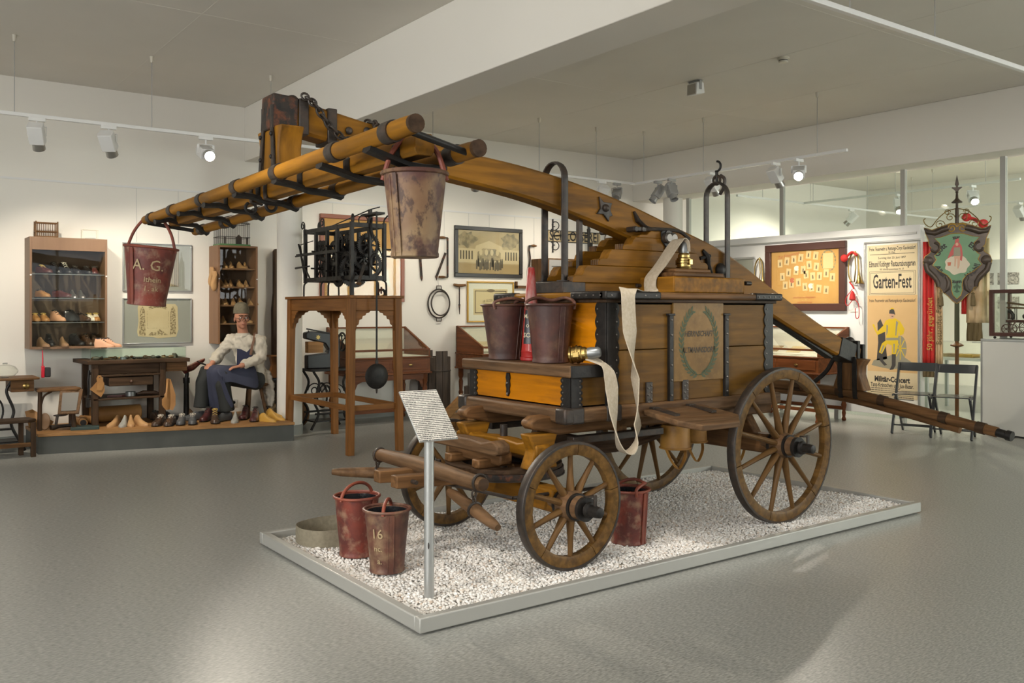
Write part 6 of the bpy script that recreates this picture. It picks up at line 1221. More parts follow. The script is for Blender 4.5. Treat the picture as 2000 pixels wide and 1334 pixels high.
for y in (-.15, .15):
    for s in (-1, 1): G().tube(bez([(s*.22, y, .69), (s*.15, y, .55), (s*.21, y, .35), (s*.16, y, .2), (s*.25, y, .02)]), .015, 8).build('iron_leg', 'iron_dark', sm)
    for s in (-1, 1): G().tube(scroll((s*.07, y, .45), .09, .02, 1.5, (s, 0, 0), (0, 0, 1), 0), .007, 6).build('scroll', 'iron_dark', sm)
    G().rod((-.2, y, .2), (.2, y, .2), .012).build('cross_rail', 'iron_dark', sm)
G().bx(-.2, .2, -.12, .12, .10, .115).build('treadle_plate', 'iron_dark', sm); fw = G().torus((-.05, .0, .40), .14, .012, (1, 0, 0), 26, 6).build('flywheel', 'iron_dark', sm)
o = G().ell((0, 0, .16), .12, .12, .16, 18, 12).build('leather_ball', 'brown_z'); o.location = (4.33, 10.22, .001); tag(o, 'large brown leather-covered bale under the sewing machine', 'bale')
# ================================================================ sloped desk vitrines
def desk(label, loc, rz, w, m='mahog', docs=(), legs=True):
    """sloped glass-topped desk: local x along the wall, -y towards the room, back at y=0"""
    t = thing('desk_vitrine', label, 'display desk', loc, rz, 'sloped wooden display desks'); D = .65
    G().bx(-w/2, w/2, -D, 0, .62, .80).build('case', m+'_x', t, .004)
    G().bx(-w/2-.02, w/2+.02, -D-.02, .005, .60, .622).build('moulding', m+'_x', t, .006); G().bx(-w/2-.012, w/2+.012, -D-.012, .005, .80, .818).build('moulding', m+'_x', t, .005)
    for x0, x1 in ((-w/2+.04, -.02), (.02, w/2-.04)):
        d = G().bx(x0, x1, -D-.010, -D+.005, .655, .775).build('drawer', m+'_x', t, .004); G().ell(((x0+x1)/2, -D-.016, .715), .028, .006, .012).build('handle', 'brass', d)
    for s in (-1, 1): G().prism([(-D, .818), (0, .818), (0, 1.165), (-.03, 1.165), (-D, .90)], -.01, .01, basis((s*(w/2-.01), 0, 0), (0, 1, 0), (0, 0, 1))).build('slope_side', m+'_y', t, .003)
    G().bx(-w/2, w/2, -.018, 0, .818, 1.165).build('back_board', 'passe', t)
    G().bx(-w/2+.02, w/2-.02, -D+.01, -.02, .818, .822).build('lining', 'passe', t)
    G().bx(-w/2, w/2, -.04, 0, 1.16, 1.18).build('frame_rail', m+'_x', t, .003); G().bx(-w/2, w/2, -D-.005, -D+.03, .89, .915).build('frame_rail', m+'_x', t, .003)
    for s in (-1, 1): G().beam((s*(w/2-.015), -D+.02, .907), (s*(w/2-.015), -.02, 1.175), .03, .02).build('frame_rail', m+'_y', t, .003)
    G().beam((0, -D+.03, .905), (0, -.03, 1.17), w-.06, .004).build('glass_lid', 'glass_clear', t); G().bx(-w/2+.02, w/2-.02, -D, -D+.004, .82, .89).build('glass_front', 'glass_clear', t)
    for x, z, ww, hh, mm in docs: G().beam((x, -.50, z), (x, -.50+hh*.8, z+hh*.35), ww, .003).build('document', mm, t)
    G().bx(-w/2+.04, w/2-.04, -D+.03, -D+.05, .53, .60).build('apron_rail', m+'_x', t)
    for x in (-w/2+.05, w/2-.05):
        for y in (-D+.05, -.05): G().lathe([(.02, 0), (.03, .02), (.018, .05), (.026, .10), (.02, .13), (.034, .20), (.024, .24), (.034, .27), (.024, .30), (.032, .42), (.022, .46), (.036, .50), (.036, .60)], 16, Matrix.Translation((x, y, 0))).build('leg', m+'_z', t)
        G().prism([(0, 0), (.12, 0), (.05, -.03), (.02, -.10), (0, -.11)], -.008, .008, basis((x+(.03 if x < 0 else -.03), -D+.05, .53), (1 if x < 0 else -1, 0, 0), (0, 0, 1))).build('bracket', m+'_x', t)
    G().bx(-w/2+.04, w/2-.04, -.07, -.04, .14, .18).build('stretcher', m+'_x', t); G().bx(-w/2+.04, w/2-.04, -D+.04, -D+.07, .14, .18).build('stretcher', m+'_x', t); return t
desk('sloped wooden display desk behind the clock pendulum', (5.34, 10.46, 0), 0, 1.12)
desk('sloped wooden display desk below the gilt-framed certificate', (7.30, 10.46, 0), 0, 1.2, docs=((-.3, .88, .3, .25, 'paper'), (.15, .88, .3, .25, 'paper')))
desk('sloped wooden display desk below the brown picture on the partition', (10.17, 7.29, 0), -PI/2, 1.22, docs=((-.25, .86, .26, .2, 'photo_sepia'), (.12, .86, .2, .2, 'paper')))
# ================================================================ back wall pictures
def wpic(u0, v0, u1, v1, Y=BACKY):
    a, b = on_y(u0, v0, Y), on_y(u1, v1, Y); return (a+b)/2, abs(b.x-a.x), abs(a.z-b.z)
c, w, h = wpic(623, 417, 787, 590); c.y = BACKY
t = picture('framed_map', 'large reddish frame with an orange map sheet behind the clockwork', 'picture', c, w, h, .055, .05, 'paper_orange', fm='frame_red')
for pl_ in ([(.12, .05), (.22, .20), (.30, .10), (.24, -.04)], [(.2, -.25), (.36, -.12), (.40, -.38), (.33, -.30)]): G().prism(pl_, 0, .001, basis((0, -.0245, 0), (1, 0, 0), (0, 0, 1))).build('map_area', 'paper', t)
mat('photo_sky', (.50, .38, .22), .5, 0, (.42, .31, .17), 4); mat('photo_tree', (.20, .16, .10), .6, 0, (.42, .32, .19), 14, det=8); mat('photo_dark', (.10, .075, .045), .6); mat('photo_house', (.60, .48, .30), .6); mat('photo_ground', (.40, .28, .14), .6)
c, w, h = wpic(886, 440, 1018, 544); c.y = BACKY
t = picture('framed_photograph', 'black-framed sepia picture of a crowd before a pavilion', 'picture', c, w, h, .055, .04, 'photo_sky', fm='frame_black'); BP = basis((0, -.0195, 0), (1, 0, 0), (0, 0, 1)); W2, H2 = w/2-.055, h/2-.055
for s in (-1, 1): G().prism([(s*(W2*.70+W2*.29*cos(a)*(1+.22*sin(5*a+s))), H2*.56+H2*.36*sin(a)*(1+.18*sin(7*a))) for a in [2*PI*k/40 for k in range(40)]], 0, .0006, BP).build('printed_trees', 'photo_tree', t, flat=True)
G().prism([(-W2, -H2), (W2, -H2), (W2, -H2*.55), (-W2, -H2*.55)], 0, .0007, BP).build('printed_ground', 'photo_ground', t, flat=True)
G().prism([(-W2, -H2*.5), (W2, -H2*.5), (W2, H2*.15), (W2*.45, H2*.15), (W2*.42, H2*.30), (0, H2*.55), (-W2*.42, H2*.30), (-W2*.45, H2*.15), (-W2, H2*.15)], 0, .0009, BP).build('printed_pavilion', 'photo_house', t, flat=True)
g = G().prism([(-W2*.38, -H2*.4), (W2*.38, -H2*.4), (W2*.38, 0), (W2*.2, H2*.18), (-W2*.2, H2*.18), (-W2*.38, 0)], 0, .0010, BP); g.build('printed_shade', 'photo_tree', t, flat=True)
for k in range(20):
    x = -W2*.42+W2*.84*(k/19)+random.uniform(-.01, .01); z = -H2*.55-H2*.25*random.random(); hh = .085+.04*random.random()
    G().prism([(x-.013, z-.03), (x+.013, z-.03), (x+.012, z+hh*.7), (x+.006, z+hh), (x-.006, z+hh), (x-.012, z+hh*.7)], 0, .0012, BP).build('printed_figure', 'photo_dark', t, flat=True)
for s in (-1, 1):
    for k in range(5): x = s*(W2*.55+k*W2*.09); G().prism([(x-.012, -H2*.35), (x+.012, -H2*.35), (x+.012, H2*.05), (x-.012, H2*.05)], 0, .0011, BP).build('printed_opening', 'photo_dark', t, flat=True)
for k in range(4): G().prism([(-W2*.27+k*W2*.18+.028*cos(a), H2*.0+.045*sin(a)) for a in [2*PI*j/14 for j in range(14)]], 0, .0012, BP).build('printed_arch', 'photo_house', t, flat=True)
c, w, h = wpic(911, 549, 1002, 629); c.y = BACKY
t = picture('framed_certificate', 'gilt-framed certificate hanging under the black-framed picture', 'picture', c, w, h, .022, .03, 'paper_cream', fm='gilt', passe=.085, pm='passe')
BP = basis((0, -.016, 0), (1, 0, 0), (0, 0, 1)); w2, h2 = w/2-.13, h/2-.13
for a, b, cc, d in ((-w2, w2, h2-.012, h2), (-w2, w2, -h2, -h2+.012), (-w2, -w2+.014, -h2, h2), (w2-.014, w2, -h2, h2)): G().prism([(a, cc), (b, cc), (b, d), (a, d)], 0, .0006, BP).build('printed_border', 'ink_soft', t, flat=True)
G().prism([(.05*cos(a)*(1+.5*abs(cos(a))), h2+.0+.022*sin(a)) for a in [2*PI*k/14 for k in range(14)]], 0, .0012, BP).build('printed_crest', 'ink_soft', t, flat=True)
vs, fs = text('VIR GILDER UNTEN', .052, sx=.62); G().add([(x, y+.02-x*x*1.2, .0012) for x, y, _ in vs], fs, BP).build('lettering', 'ink_soft', t, flat=True)
# ---------------------------------------------------------------- locksmith sign and cupboard
c, w, h = wpic(1068, 446, 1171, 480); t = thing('wall_sign', 'cream SCHLOSSEREI signboard on the back wall', 'sign', (c.x, BACKY-.004, c.z))
a = G().bx(-w/2, w/2, -.014, 0, -h/2+.02, h/2-.02).build('board', 'sign_board', t, .002)
for z in (-h/2+.02, h/2-.03): G().bx(-w/2, w/2, -.017, -.001, z, z+.010).build('edge_strip', 'iron_dark', t)
vs, fs = text('SCHLOSSEREI', .205, sx=.80, bold=.004); G().add(vs, fs, basis((0, -.0155, 0), (1, 0, 0), (0, 0, 1))).build('lettering', 'ink', t, flat=True)
t = thing('key_sign', 'wrought-iron bracket with a hanging key before the SCHLOSSEREI sign', 'iron sign', (c.x-.42, BACKY-.004, c.z)); 
G().rod((0, -.01, .25), (0, -.01, -.25), .012).build('back_bar', 'iron_dark', t); G().tube([(0, -.01, 0), (.2, -.18, .02), (.42, -.34, .0)], .009, 8).build('arm', 'iron_dark', t)
for s in (-1, 1): G().tube(scroll((.02, -.03, s*.16), .09, .02, 1.3, (.75, -.66, 0), (0, 0, s), PI, 22), .007, 6).build('scroll', 'iron_dark', t)
kx = V((.42, -.34, 0)); ky = G().rod(kx+V((0, 0, .14)), kx+V((0, 0, -.26)), .02).rod(kx+V((0, 0, .10)), kx+V((0, 0, .02)), .03, .024).build('key', 'iron_dark', t)
for s in (-1, 1): G().torus(kx+V((s*.032, -s*.028, .20)), .045, .010, (.66, .75, 0), 18, 6).build('bow', 'iron_dark', ky)
G().bx(kx.x, kx.x+.07, kx.y-.01, kx.y+.01, -.20, -.10).build('bit', 'iron_dark', ky)
a = on_y(1073, 540, 10.1); t = thing('small_cupboard', 'brown wooden wall cupboard with a grey front below the locksmith sign', 'cupboard', (a.x, BACKY-.004, 1.62))
G().bx(0, .60, -.40, 0, 0, .52).build('case', 'brown_z', t, .004); G().bx(.015, .585, -.405, -.398, .02, .50).build('front', 'grey_metal', t); G().bx(.06, .54, -.412, -.405, .40, .41).build('front_rail', 'iron', t); G().tube(scroll((-.02, -.3, .18), .05, .01, 1.2, (0, 1, 0), (0, 0, 1)), .006, 6).build('iron_scroll', 'iron_dark', t)
t = thing('wall_hook', 'curved iron hook on the back wall right of the locksmith sign', 'hook', (on_y(1182, 450, BACKY).x, BACKY-.01, on_y(1182, 465, BACKY).z)); G().tube(bez([(.05, 0, .12), (.01, -.01, .06), (-.02, -.01, .02), (-.03, -.01, -.12)]), .008, 6).build('hook', 'iron', t)
# ---------------------------------------------------------------- wall tools
def wt(name, label, u, v, cat='tool'): p = on_y(u, v, BACKY-.03); return thing(name, label, cat, (p.x, BACKY-.003, p.z), 0, 'cooper tools on the wall')
t = wt('drawknife', 'two-handled drawknife hanging upright left of the black-framed picture', 873, 503)
G().bx(-.0, .024, -.03, -.018, -.27, .27).build('blade', 'iron_rust', t, .002)
for z in (-.27, .27): G().rod((.012, -.024, z), (-.03, -.026, z), .009, n=8).build('tang', 'iron', t); G().tube([(-.03, -.026, z), (-.07, -.03, z), (-.13, -.032, z)], [.014, .02, .016], 10).build('handle', 'brown_x', t)
for u, v, tl, lab in ((824, 523, .03, 'short flat iron bar hanging left of the iron hoop'), (853, 522, -.16, 'slanting flat iron bar hanging above the iron hoop')):
    t = wt('iron_bar', lab, u, v); G().beam((0-tl*.9, -.02, .20), (0, -.02, -.13), .03, .012, (0, 1, 0)).build('bar', 'iron_rust', t); G().prism([(-.015, 0), (.015, 0), (.004, -.05)], -.006, .006, basis((0, -.02, -.13), (1, 0, 0), (0, 0, 1))).build('point', 'iron_rust', t)
t = wt('barrel_hoop', 'double round iron hoop with grips hanging on the wall', 857, 593); 
for dx, dz, r in ((0, 0, .195), (.008, .004, .165)): G().torus((dx, -.03-.03*(r < .18), dz), r, .010, (0, 1, 0), 40, 6, sx=.88).build('ring', 'iron', t)
for s in (-1, 1): G().tube([(-.04, -.03, s*.20), (-.035, -.03, s*.24), (.035, -.03, s*.24), (.04, -.03, s*.20)], .007, 6).build('grip', 'iron', t)
G().rod((0, -.02, .24), (0, -.005, .34), .0015, n=5).build('cord', 'ink_soft', t)
t = wt('auger', 'iron T-handled auger with wooden grip beside the certificate', 897, 580); G().tube([(-.09, -.03, .17), (-.03, -.03, .158), (.03, -.03, .158), (.10, -.03, .166)], [.016, .022, .022, .016], 10).build('handle', 'brown_x', t); G().rod((.0, -.03, .16), (0, -.03, -.16), .009).build('shank', 'iron_rust', t); G().rod((0, -.03, -.10), (.004, -.03, -.24), .015, .004, 8).build('spiral', 'iron_rust', t)
t = wt('hand_crank', 'bent iron crank with wooden grip right of the black-framed picture', 1034, 505); G().tube(bez([(0, -.03, .19), (-.005, -.03, .12), (.01, -.03, 0), (-.01, -.03, -.15), (-.02, -.03, -.24)]), .013, 8).build('arm', 'iron_rust', t); G().rod((0, -.03, .19), (.03, -.035, .19), .008).build('pin', 'iron', t); G().tube([(.03, -.035, .19), (.07, -.04, .19), (.12, -.04, .188)], [.012, .02, .010], 10).build('grip', 'brown_x', t)
t = wt('wooden_clamp', 'small wooden bar clamp above the left rim of the fire engine', 1018, 558); G().bx(-.10, .10, -.04, -.005, -.04, .0).build('bar', 'brown_x', t, .004); G().bx(-.10, -.07, -.04, -.005, -.045, .06).build('jaw', 'brown_z', t, .004)
# wall behind: tub, planks
p = on_y(860, 800, 10.12); t = thing('stave_tub', 'tall dark wooden stave tub standing right of the display desk', 'tub', (6.22, 10.24, 0))
n = 14
for k in range(n):
    a = 2*PI*k/n; G().box((.20*cos(a), .20*sin(a), .39 if k not in (10, 11, 3) else .43), (.022, .086, .78 if k not in (10, 11, 3) else .86), a).build('stave', 'barrel', t, .003)
for z in (.12, .60): G().torus((0, 0, z), .214, .008, (0, 0, 1), 32, 6).build('iron_hoop', 'iron', t)
t = thing('stave_tub', 'low dark wooden stave bucket beside the tall tub', 'tub', (6.50, 9.62, 0)); n = 12
for k in range(n):
    a = 2*PI*k/n; hgt = .42 if k not in (3, 9) else .58; G().box((.17*cos(a), .17*sin(a), hgt/2), (.02, .086, hgt), a).build('stave', 'barrel', t, .003)
for z in (.10, .30): G().torus((0, 0, z), .182, .008, (0, 0, 1), 32, 6).build('iron_hoop', 'iron', t)
p = on_z(880, 822, 0); t = thing('timber_stack', 'angled planed timber frame on the floor behind the engine', 'timber', (5.95, 9.1, 0))
G().beam((-.25, .1, .10), (.0, .0, .36), .10, .06, (0, 1, 0)).build('timber', 'pine_x', t, .004); G().beam((0, 0, .36), (.10, .02, .06), .10, .05, (0, 1, 0)).build('timber', 'pine_x', t, .004); G().bx(-.3, .9, -.05, .06, .0, .07).build('timber', 'brown_x', t, .004); G().bx(-.15, .8, .08, .18, .07, .15).build('timber', 'pine_x', t, .004); G().bx(.05, .85, .07, .19, 0, .069).build('timber', 'brown_x', t, .004)
# ================================================================ display partition: pictures, bugles, poster
XP = 10.19
def rp(u0, v0, u1, v1, X=XP): a, b = on_x(u0, v0, X), on_x(u1, v1, X); um = (u0+u1)/2; c = on_x(um, (v0+v1)/2, X); zt, zb = on_x(um, v0, X).z, on_x(um, v1, X).z; return V((X, (a.y+b.y)/2, (zt+zb)/2)), abs(a.y-b.y), zt-zb
c, w, h = rp(1498, 475, 1655, 607)
t = picture('framed_picture', 'large dark brown frame with a collage of member cards on orange ground', 'picture', c, w, h, .095, .05, 'paper_orange', 'x', 'frame_brown')
BP = basis((0, -.024, 0), (1, 0, 0), (0, 0, 1)); mat('card', (.74, .55, .30), .7); mat('card_red', (.55, .16, .09), .7)
cards = [(-.42, .17), (-.30, .20), (-.18, .22), (-.06, .24), (.07, .28), (.19, .26), (-.38, -.03), (-.27, .03), (-.14, .05), (-.02, .06), (.08, .13), (.20, .10), (-.33, -.16), (-.22, -.14), (-.10, -.12), (.03, -.01), (.14, -.04), (.25, -.04), (.36, 0), (.46, -.06), (.01, -.19), (.12, -.20), (.24, -.22), (.36, -.24)]
for k, (x, z) in enumerate(cards):
    q = Matrix.Translation((x*.92, z*.9+.04, 0)) @ Matrix.Rotation(random.uniform(-.15, .1), 4, 'Z'); cd_ = G().prism([(-.038, -.052), (.038, -.052), (.038, .052), (-.038, .052)], 0, .0012, BP @ q).build('member_card', 'card', t, flat=True)
    G().prism([(-.010, -.03), (.012, -.03), (.010, .01), (0, .025), (-.010, .01)], .0012, .0015, BP @ q).build('card_figure', 'ink_soft', cd_, flat=True)
cd_ = G().prism([(-.075, -.10), (.075, -.10), (.075, .10), (-.075, .10)], 0, .0012, BP @ Matrix.Translation((.36, .20, 0))).build('member_card', 'card', t, flat=True)
g = G()
for k in range(18): a = 2*PI*k/18; g.prism([(0, -.02), (.012, 0), (0, .03), (-.012, 0)], 0, .0008, BP @ Matrix.Translation((.36+.105*cos(a), .20+.135*sin(a), 0)) @ Matrix.Rotation(a, 4, 'Z'))
g.build('printed_wreath', 'photo_tree', t, flat=True)
for x, z, m in ((-.12, .12, 'passe'), (-.19, -.04, 'card_red'), (.10, -.12, 'passe')): G().prism([(.04*cos(k)*(1 if k % 2 else .5), .035*sin(k*1.0)*(1 if k % 2 else .6)) for k in [j*2*PI/10 for j in range(10)]], 0, .002, BP @ Matrix.Translation((x, z, 0))).build('printed_flower', m, t, flat=True)
for b_, z, s_ in (('Zur Erinnerung', .33, .06), ('gewidmet von Mitgliedern', -.30, .036), ('sämmtlicher Corps', -.37, .032)):
    vs, fs = text(b_, s_, sx=.9); G().add([(x-(.25 if z > 0 else 0), y+z*.9+(x*.18 if z > 0 else 0), .001) for x, y, _ in vs], fs, BP).build('lettering', 'card_red', t, flat=True)
c, w, h = rp(1425, 503, 1476, 548); picture('framed_picture', 'small silver frame with a grey mount half hidden by the lever', 'picture', c, w, h, .03, .03, 'photo_grey', 'x', 'alu', passe=.13, pm='mat_grey')
def bugle(lab, u, v, k, cord):
    p = on_x(u, v, XP-.05); t = thing('bugle', lab, 'bugle', (XP-.045, p.y, p.z), -PI/2, 'brass bugles on the partition')
    P_ = [(.09*k, 0, .17*k), (.07*k, 0, .13*k), (.075*k, 0, -.06*k), (.03*k, 0, -.17*k), (-.04*k, 0, -.16*k), (-.075*k, 0, -.05*k), (-.06*k, 0, .10*k), (0, 0, .17*k), (.06*k, 0, .10*k), (.055*k, 0, -.02*k), (.05*k, 0, -.15*k)]
    P_ = [(-.05*k, -.01, -.17*k), (-.085*k, -.01, -.08*k), (-.085*k, -.01, .08*k), (-.03*k, -.01, .19*k), (.035*k, -.01, .17*k), (.05*k, -.01, .05*k), (.055*k, -.01, -.08*k), (.06*k, -.01, -.14*k), (.065*k, -.01, -.19*k)]
    pts = bez(P_, 4); n = len(pts); R = [.009*k+.004*k*i/n if i < n*.6 else .011*k+.047*k*((i-n*.6)/(n*.4))**2 for i in range(n)]
    G().tube(pts, R, 14).build('tube', 'brass', t); G().tube([(-.05*k, -.01, -.17*k), (.0, -.02, -.17*k), (.02*k, -.02, .0), (.01*k, -.02, .19*k)], .008*k, 10).build('lead_pipe', 'brass', t); G().rod((.01*k, -.02, .19*k), (.01*k, -.02, .215*k), .013*k, .010*k).build('mouthpiece', 'brass', t)
    G().torus((.065*k, -.01, -.19*k), .056*k, .004*k, (.05, 0, 1), 20, 6).build('bell_rim', 'brass', t)
    if cord:
        G().tube(bez([(-.10, -.03, .15), (-.02, -.04, .20), (.05, -.04, .16)]), .016, 8).build('cord_wrap', 'felt_red', t); G().ell((-.13, -.04, .13), .05, .035, .05).build('cord_knot', 'felt_red', t)
        G().tube(bez([(-.06, -.03, -.17), (-.02, -.03, -.22), (.0, -.03, -.26)]), .01, 8).build('cord_wrap', 'felt_red', t)
        G().lathe([(.004, .05), (.02, .03), (.032, 0), (.04, -.06), (.02, -.075)], 14, Matrix.Translation((-.02, -.03, -.33))).build('tassel', 'felt_red', t)
        for pp_ in ([(-.02, -.03, -.26), (-.12, -.02, -.38), (-.10, -.02, -.47), (-.02, -.03, -.40)], [(-.02, -.03, -.38), (.06, -.03, -.44), (.07, -.03, -.60), (.03, -.03, -.62), (.02, -.03, -.50)]): G().tube(bez(pp_), .005, 6).build('cord', 'felt_red', t)
bugle('small dark brass bugle hanging left of the brown picture', 1484, 532, .95, False); bugle('brass bugle with red cord and tassels beside the poster', 1670, 524, 1.0, True)
p = on_x(1668, 608, XP); t = tag(G().bx(-.008, 0, -.05, .05, -.008, .008).build('wall_label', 'passe'), 'tiny paper label below the tasselled bugle', 'label'); t.location = (XP-.001, p.y, p.z)
# ---------------------------------------------------------------- poster
pt = thing('poster', 'tall framed Garten-Fest poster with a fireman in yellow', 'poster', (XP, 6.112, 1.245), -PI/2)
PW, PHH = .725, 1.985
for a, b, cc, d in ((-PW/2, PW/2, PHH/2-.022, PHH/2), (-PW/2, PW/2, -PHH/2, -PHH/2+.022), (-PW/2, -PW/2+.022, -PHH/2+.022, PHH/2-.022), (PW/2-.022, PW/2, -PHH/2+.022, PHH/2-.022)): G().bx(a, b, -.035, -.001, cc, d).build('frame', 'alu', pt, .006)
G().bx(-PW/2+.022, PW/2-.022, -.012, -.001, -PHH/2+.022, PHH/2-.022).build('backing', 'passe', pt); sh_ = G().bx(-.325, .325, -.014, -.012, -.915, .945).build('sheet', 'paper_poster', pt)
up_ = G().bx(-.325, .325, -.0146, -.014, .33, .945).build('upper_sheet', 'paper_cream', pt); G().bx(-.325, .325, -.0146, -.014, -.915, -.60).build('lower_sheet', 'paper_cream', pt)
BP = basis((0, -.0148, 0), (1, 0, 0), (0, 0, 1))
def vz(v): return (630-v)/161.6
for b_, v, s_, w_, bo in (('Freiw. Feuerwehr u. Rettungs-Corps Gaudenzdorf', 485, .062, .60, .0012), ('XII. Wien.', 492.5, .03, .09, .0006), ('Sonntag den 20. Juni 1897', 503, .036, .36, .0006), ('Edmund Kobinger Restaurationsgarten', 515, .10, .60, .002), ('XII. Schönbrunnerstrasse Nr. 37.', 525.5, .03, .32, .0006), ('Garten-Fest', 550.5, .24, .50, .004), ('freiw. Feuerwehr und Rettungskorps Gaudenzdorf', 587, .055, .60, .0006), ('Militär-Concert', 742, .092, .46, .004), ('Tanz-Kränzchen und Jux-Bazar.', 753.5, .07, .56, .0015)):
    vs, fs = text(b_, s_, bold=bo); xs = [x for x, _, _ in vs]; k = w_/(max(xs)-min(xs)); G().add([(x*k, y+vz(v), 0) for x, y, _ in vs], fs, BP).build('lettering', 'ink', pt, flat=True)
g = G()
for v, a in ((495.5, .29), (768, .28), (772, .28), (779, .28)): g.prism([(-a, vz(v)-.003), (a, vz(v)-.003), (a, vz(v)+.003), (-a, vz(v)+.003)], 0, .0003, BP)
z0_, z1_ = vz(575.5), vz(529)
for q in (0, .016): 
    for a, b, cc, d in ((-.30+q, .30-q, z1_-q-.004, z1_-q), (-.30+q, .30-q, z0_+q, z0_+q+.004), (-.30+q, -.296+q, z0_+q, z1_-q), (.296-q, .30-q, z0_+q, z1_-q)): g.prism([(a, cc), (b, cc), (b, d), (a, d)], 0, .0003, BP)
o = g.build('printed_rules', 'ink', pt, flat=True); o['kind'] = 'stuff'
def fp_(name, m, poly, lift=.0002): return G().prism([(x/1000, vz(602)-y/1000) for x, y in poly], 0, lift, BP).build(name, m, pt, flat=True)
# fireman, flat print (mm from top centre)
fp_('printed_ground', 'uniform_shade', [(-270, 700), (-240, 640), (-120, 600), (20, 560), (150, 580), (250, 640), (230, 700), (0, 740), (-160, 720)])
fp_('printed_hydrant', 'boot_ink', [(-190, 180), (-150, 130), (-90, 260), (-80, 430), (-60, 620), (-200, 640), (-180, 420)])
fp_('printed_wheel', 'uniform_shade', [(110+80*cos(a), 480+150*sin(a)) for a in [2*PI*k/18 for k in range(18)]], .0003)
fp_('printed_tunic', 'uniform', [(-30, 130), (40, 120), (110, 160), (165, 250), (150, 310), (105, 330), (90, 270), (80, 390), (-70, 390), (-75, 280), (-190, 330), (-205, 300), (-110, 210), (-80, 150)], .0005)
fp_('printed_breeches', 'uniform', [(-75, 390), (85, 390), (75, 470), (50, 560), (0, 560), (0, 450), (-60, 430), (-130, 560), (-170, 540), (-130, 430)], .0005)
fp_('printed_fold', 'uniform_shade', [(55, 150), (85, 170), (70, 230), (60, 330), (45, 330), (50, 230)], .0006); fp_('printed_fold', 'uniform_shade', [(-70, 200), (-50, 210), (-55, 300), (-70, 330)], .0006); fp_('printed_fold', 'uniform_shade', [(20, 430), (40, 430), (35, 540), (22, 540)], .0006); fp_('printed_fold', 'uniform_shade', [(-115, 450), (-95, 460), (-135, 545), (-150, 540)], .0006); fp_('printed_moustache', 'boot_ink', [(-12, 98), (10, 93), (26, 100), (10, 104)], .0009); fp_('printed_belt', 'uniform_shade', [(-75, 360), (85, 355), (85, 385), (-75, 392)], .0007); fp_('printed_face', 'flesh', [(-25, 60), (30, 55), (35, 100), (15, 130), (-15, 130), (-28, 100)], .0006)
fp_('printed_helmet', 'boot_ink', [(-35, 65), (-30, 25), (0, 5), (30, 20), (40, 60), (45, 85), (30, 70)], .0008); fp_('printed_comb', 'uniform', [(-20, 22), (-10, -5), (20, -5), (30, 18), (0, 8)], .0009)
fp_('printed_boot', 'boot_ink', [(0, 555), (52, 555), (50, 690), (20, 740), (-30, 750), (0, 690)], .0007); fp_('printed_boot', 'boot_ink', [(-170, 540), (-125, 560), (-110, 640), (-60, 690), (-100, 700), (-160, 640)], .0007); fp_('printed_trumpet', 'uniform', [(-260, 200), (-235, 195), (-190, 300), (-205, 310)], .0007)
for k in range(4): a = 2*PI*k/8; G().ribbon([BP @ V((.11+.075*cos(a), vz(602)-.48+.14*sin(a), .0004)), BP @ V((.11-.075*cos(a), vz(602)-.48-.14*sin(a), .0004))], (0, 1, 0), .0006, .010).build('printed_spoke', 'uniform', pt, flat=True)
for v in (760, 764): G().bx(-.28, .1 if v == 760 else .2, -.0150, -.0147, vz(v)-.006, vz(v)+.006).build('printed_line', 'print_small', pt)
for v in (775.5,): G().bx(-.28, .28, -.0150, -.0147, vz(v)-.008, vz(v)+.008).build('printed_line', 'print_small', pt)
# ================================================================ processional standard
SX, SYY, SZ = 10.34, on_x(1869, 508, 10.34).y, on_x(1869, 509, 10.34).z
sd_ = thing('procession_standard', 'carved green shield standard with a saint figure and iron spire on a wooden pole', 'standard', (SX, SYY, 0), math.radians(-62.4))
BS = basis((0, -.03, SZ), (1, 0, 0), (0, 0, 1))
def mir(half): return [(x/1000, y/1000) for x, y in half]+[(-x/1000, y/1000) for x, y in reversed(half)]
outer = [(3, 428), (60, 437), (150, 405), (260, 365), (350, 395), (335, 330), (305, 250), (295, 180), (262, 140), (290, 92), (340, 55), (362, -10), (335, -100), (250, -190), (220, -300), (180, -320), (150, -370), (100, -410), (50, -470), (3, -505)]
inner = [(3, 312), (60, 310), (110, 292), (160, 274), (235, 262), (178, 200), (172, 130), (215, 78), (240, 60), (215, 10), (255, -50), (180, -120), (100, -170), (62, -220), (52, -290), (58, -335), (42, -400), (3, -445)]
sb = G().prism(mir(outer), -.02, .025, BS).build('carved_frame', 'carved', sd_, .01); gf = G().prism(mir(inner), .0255, .03, BS).build('green_field', 'shield_green', sd_)
G().tube([BS @ V((x, y, .031)) for x, y in mir(inner)], .0045, 6, True).build('gold_edge', 'gilt', sb); G().tube([BS @ V((x*.985, y*.985, .024)) for x, y in mir(outer)], .004, 6, True).build('gold_edge', 'gilt', sb)
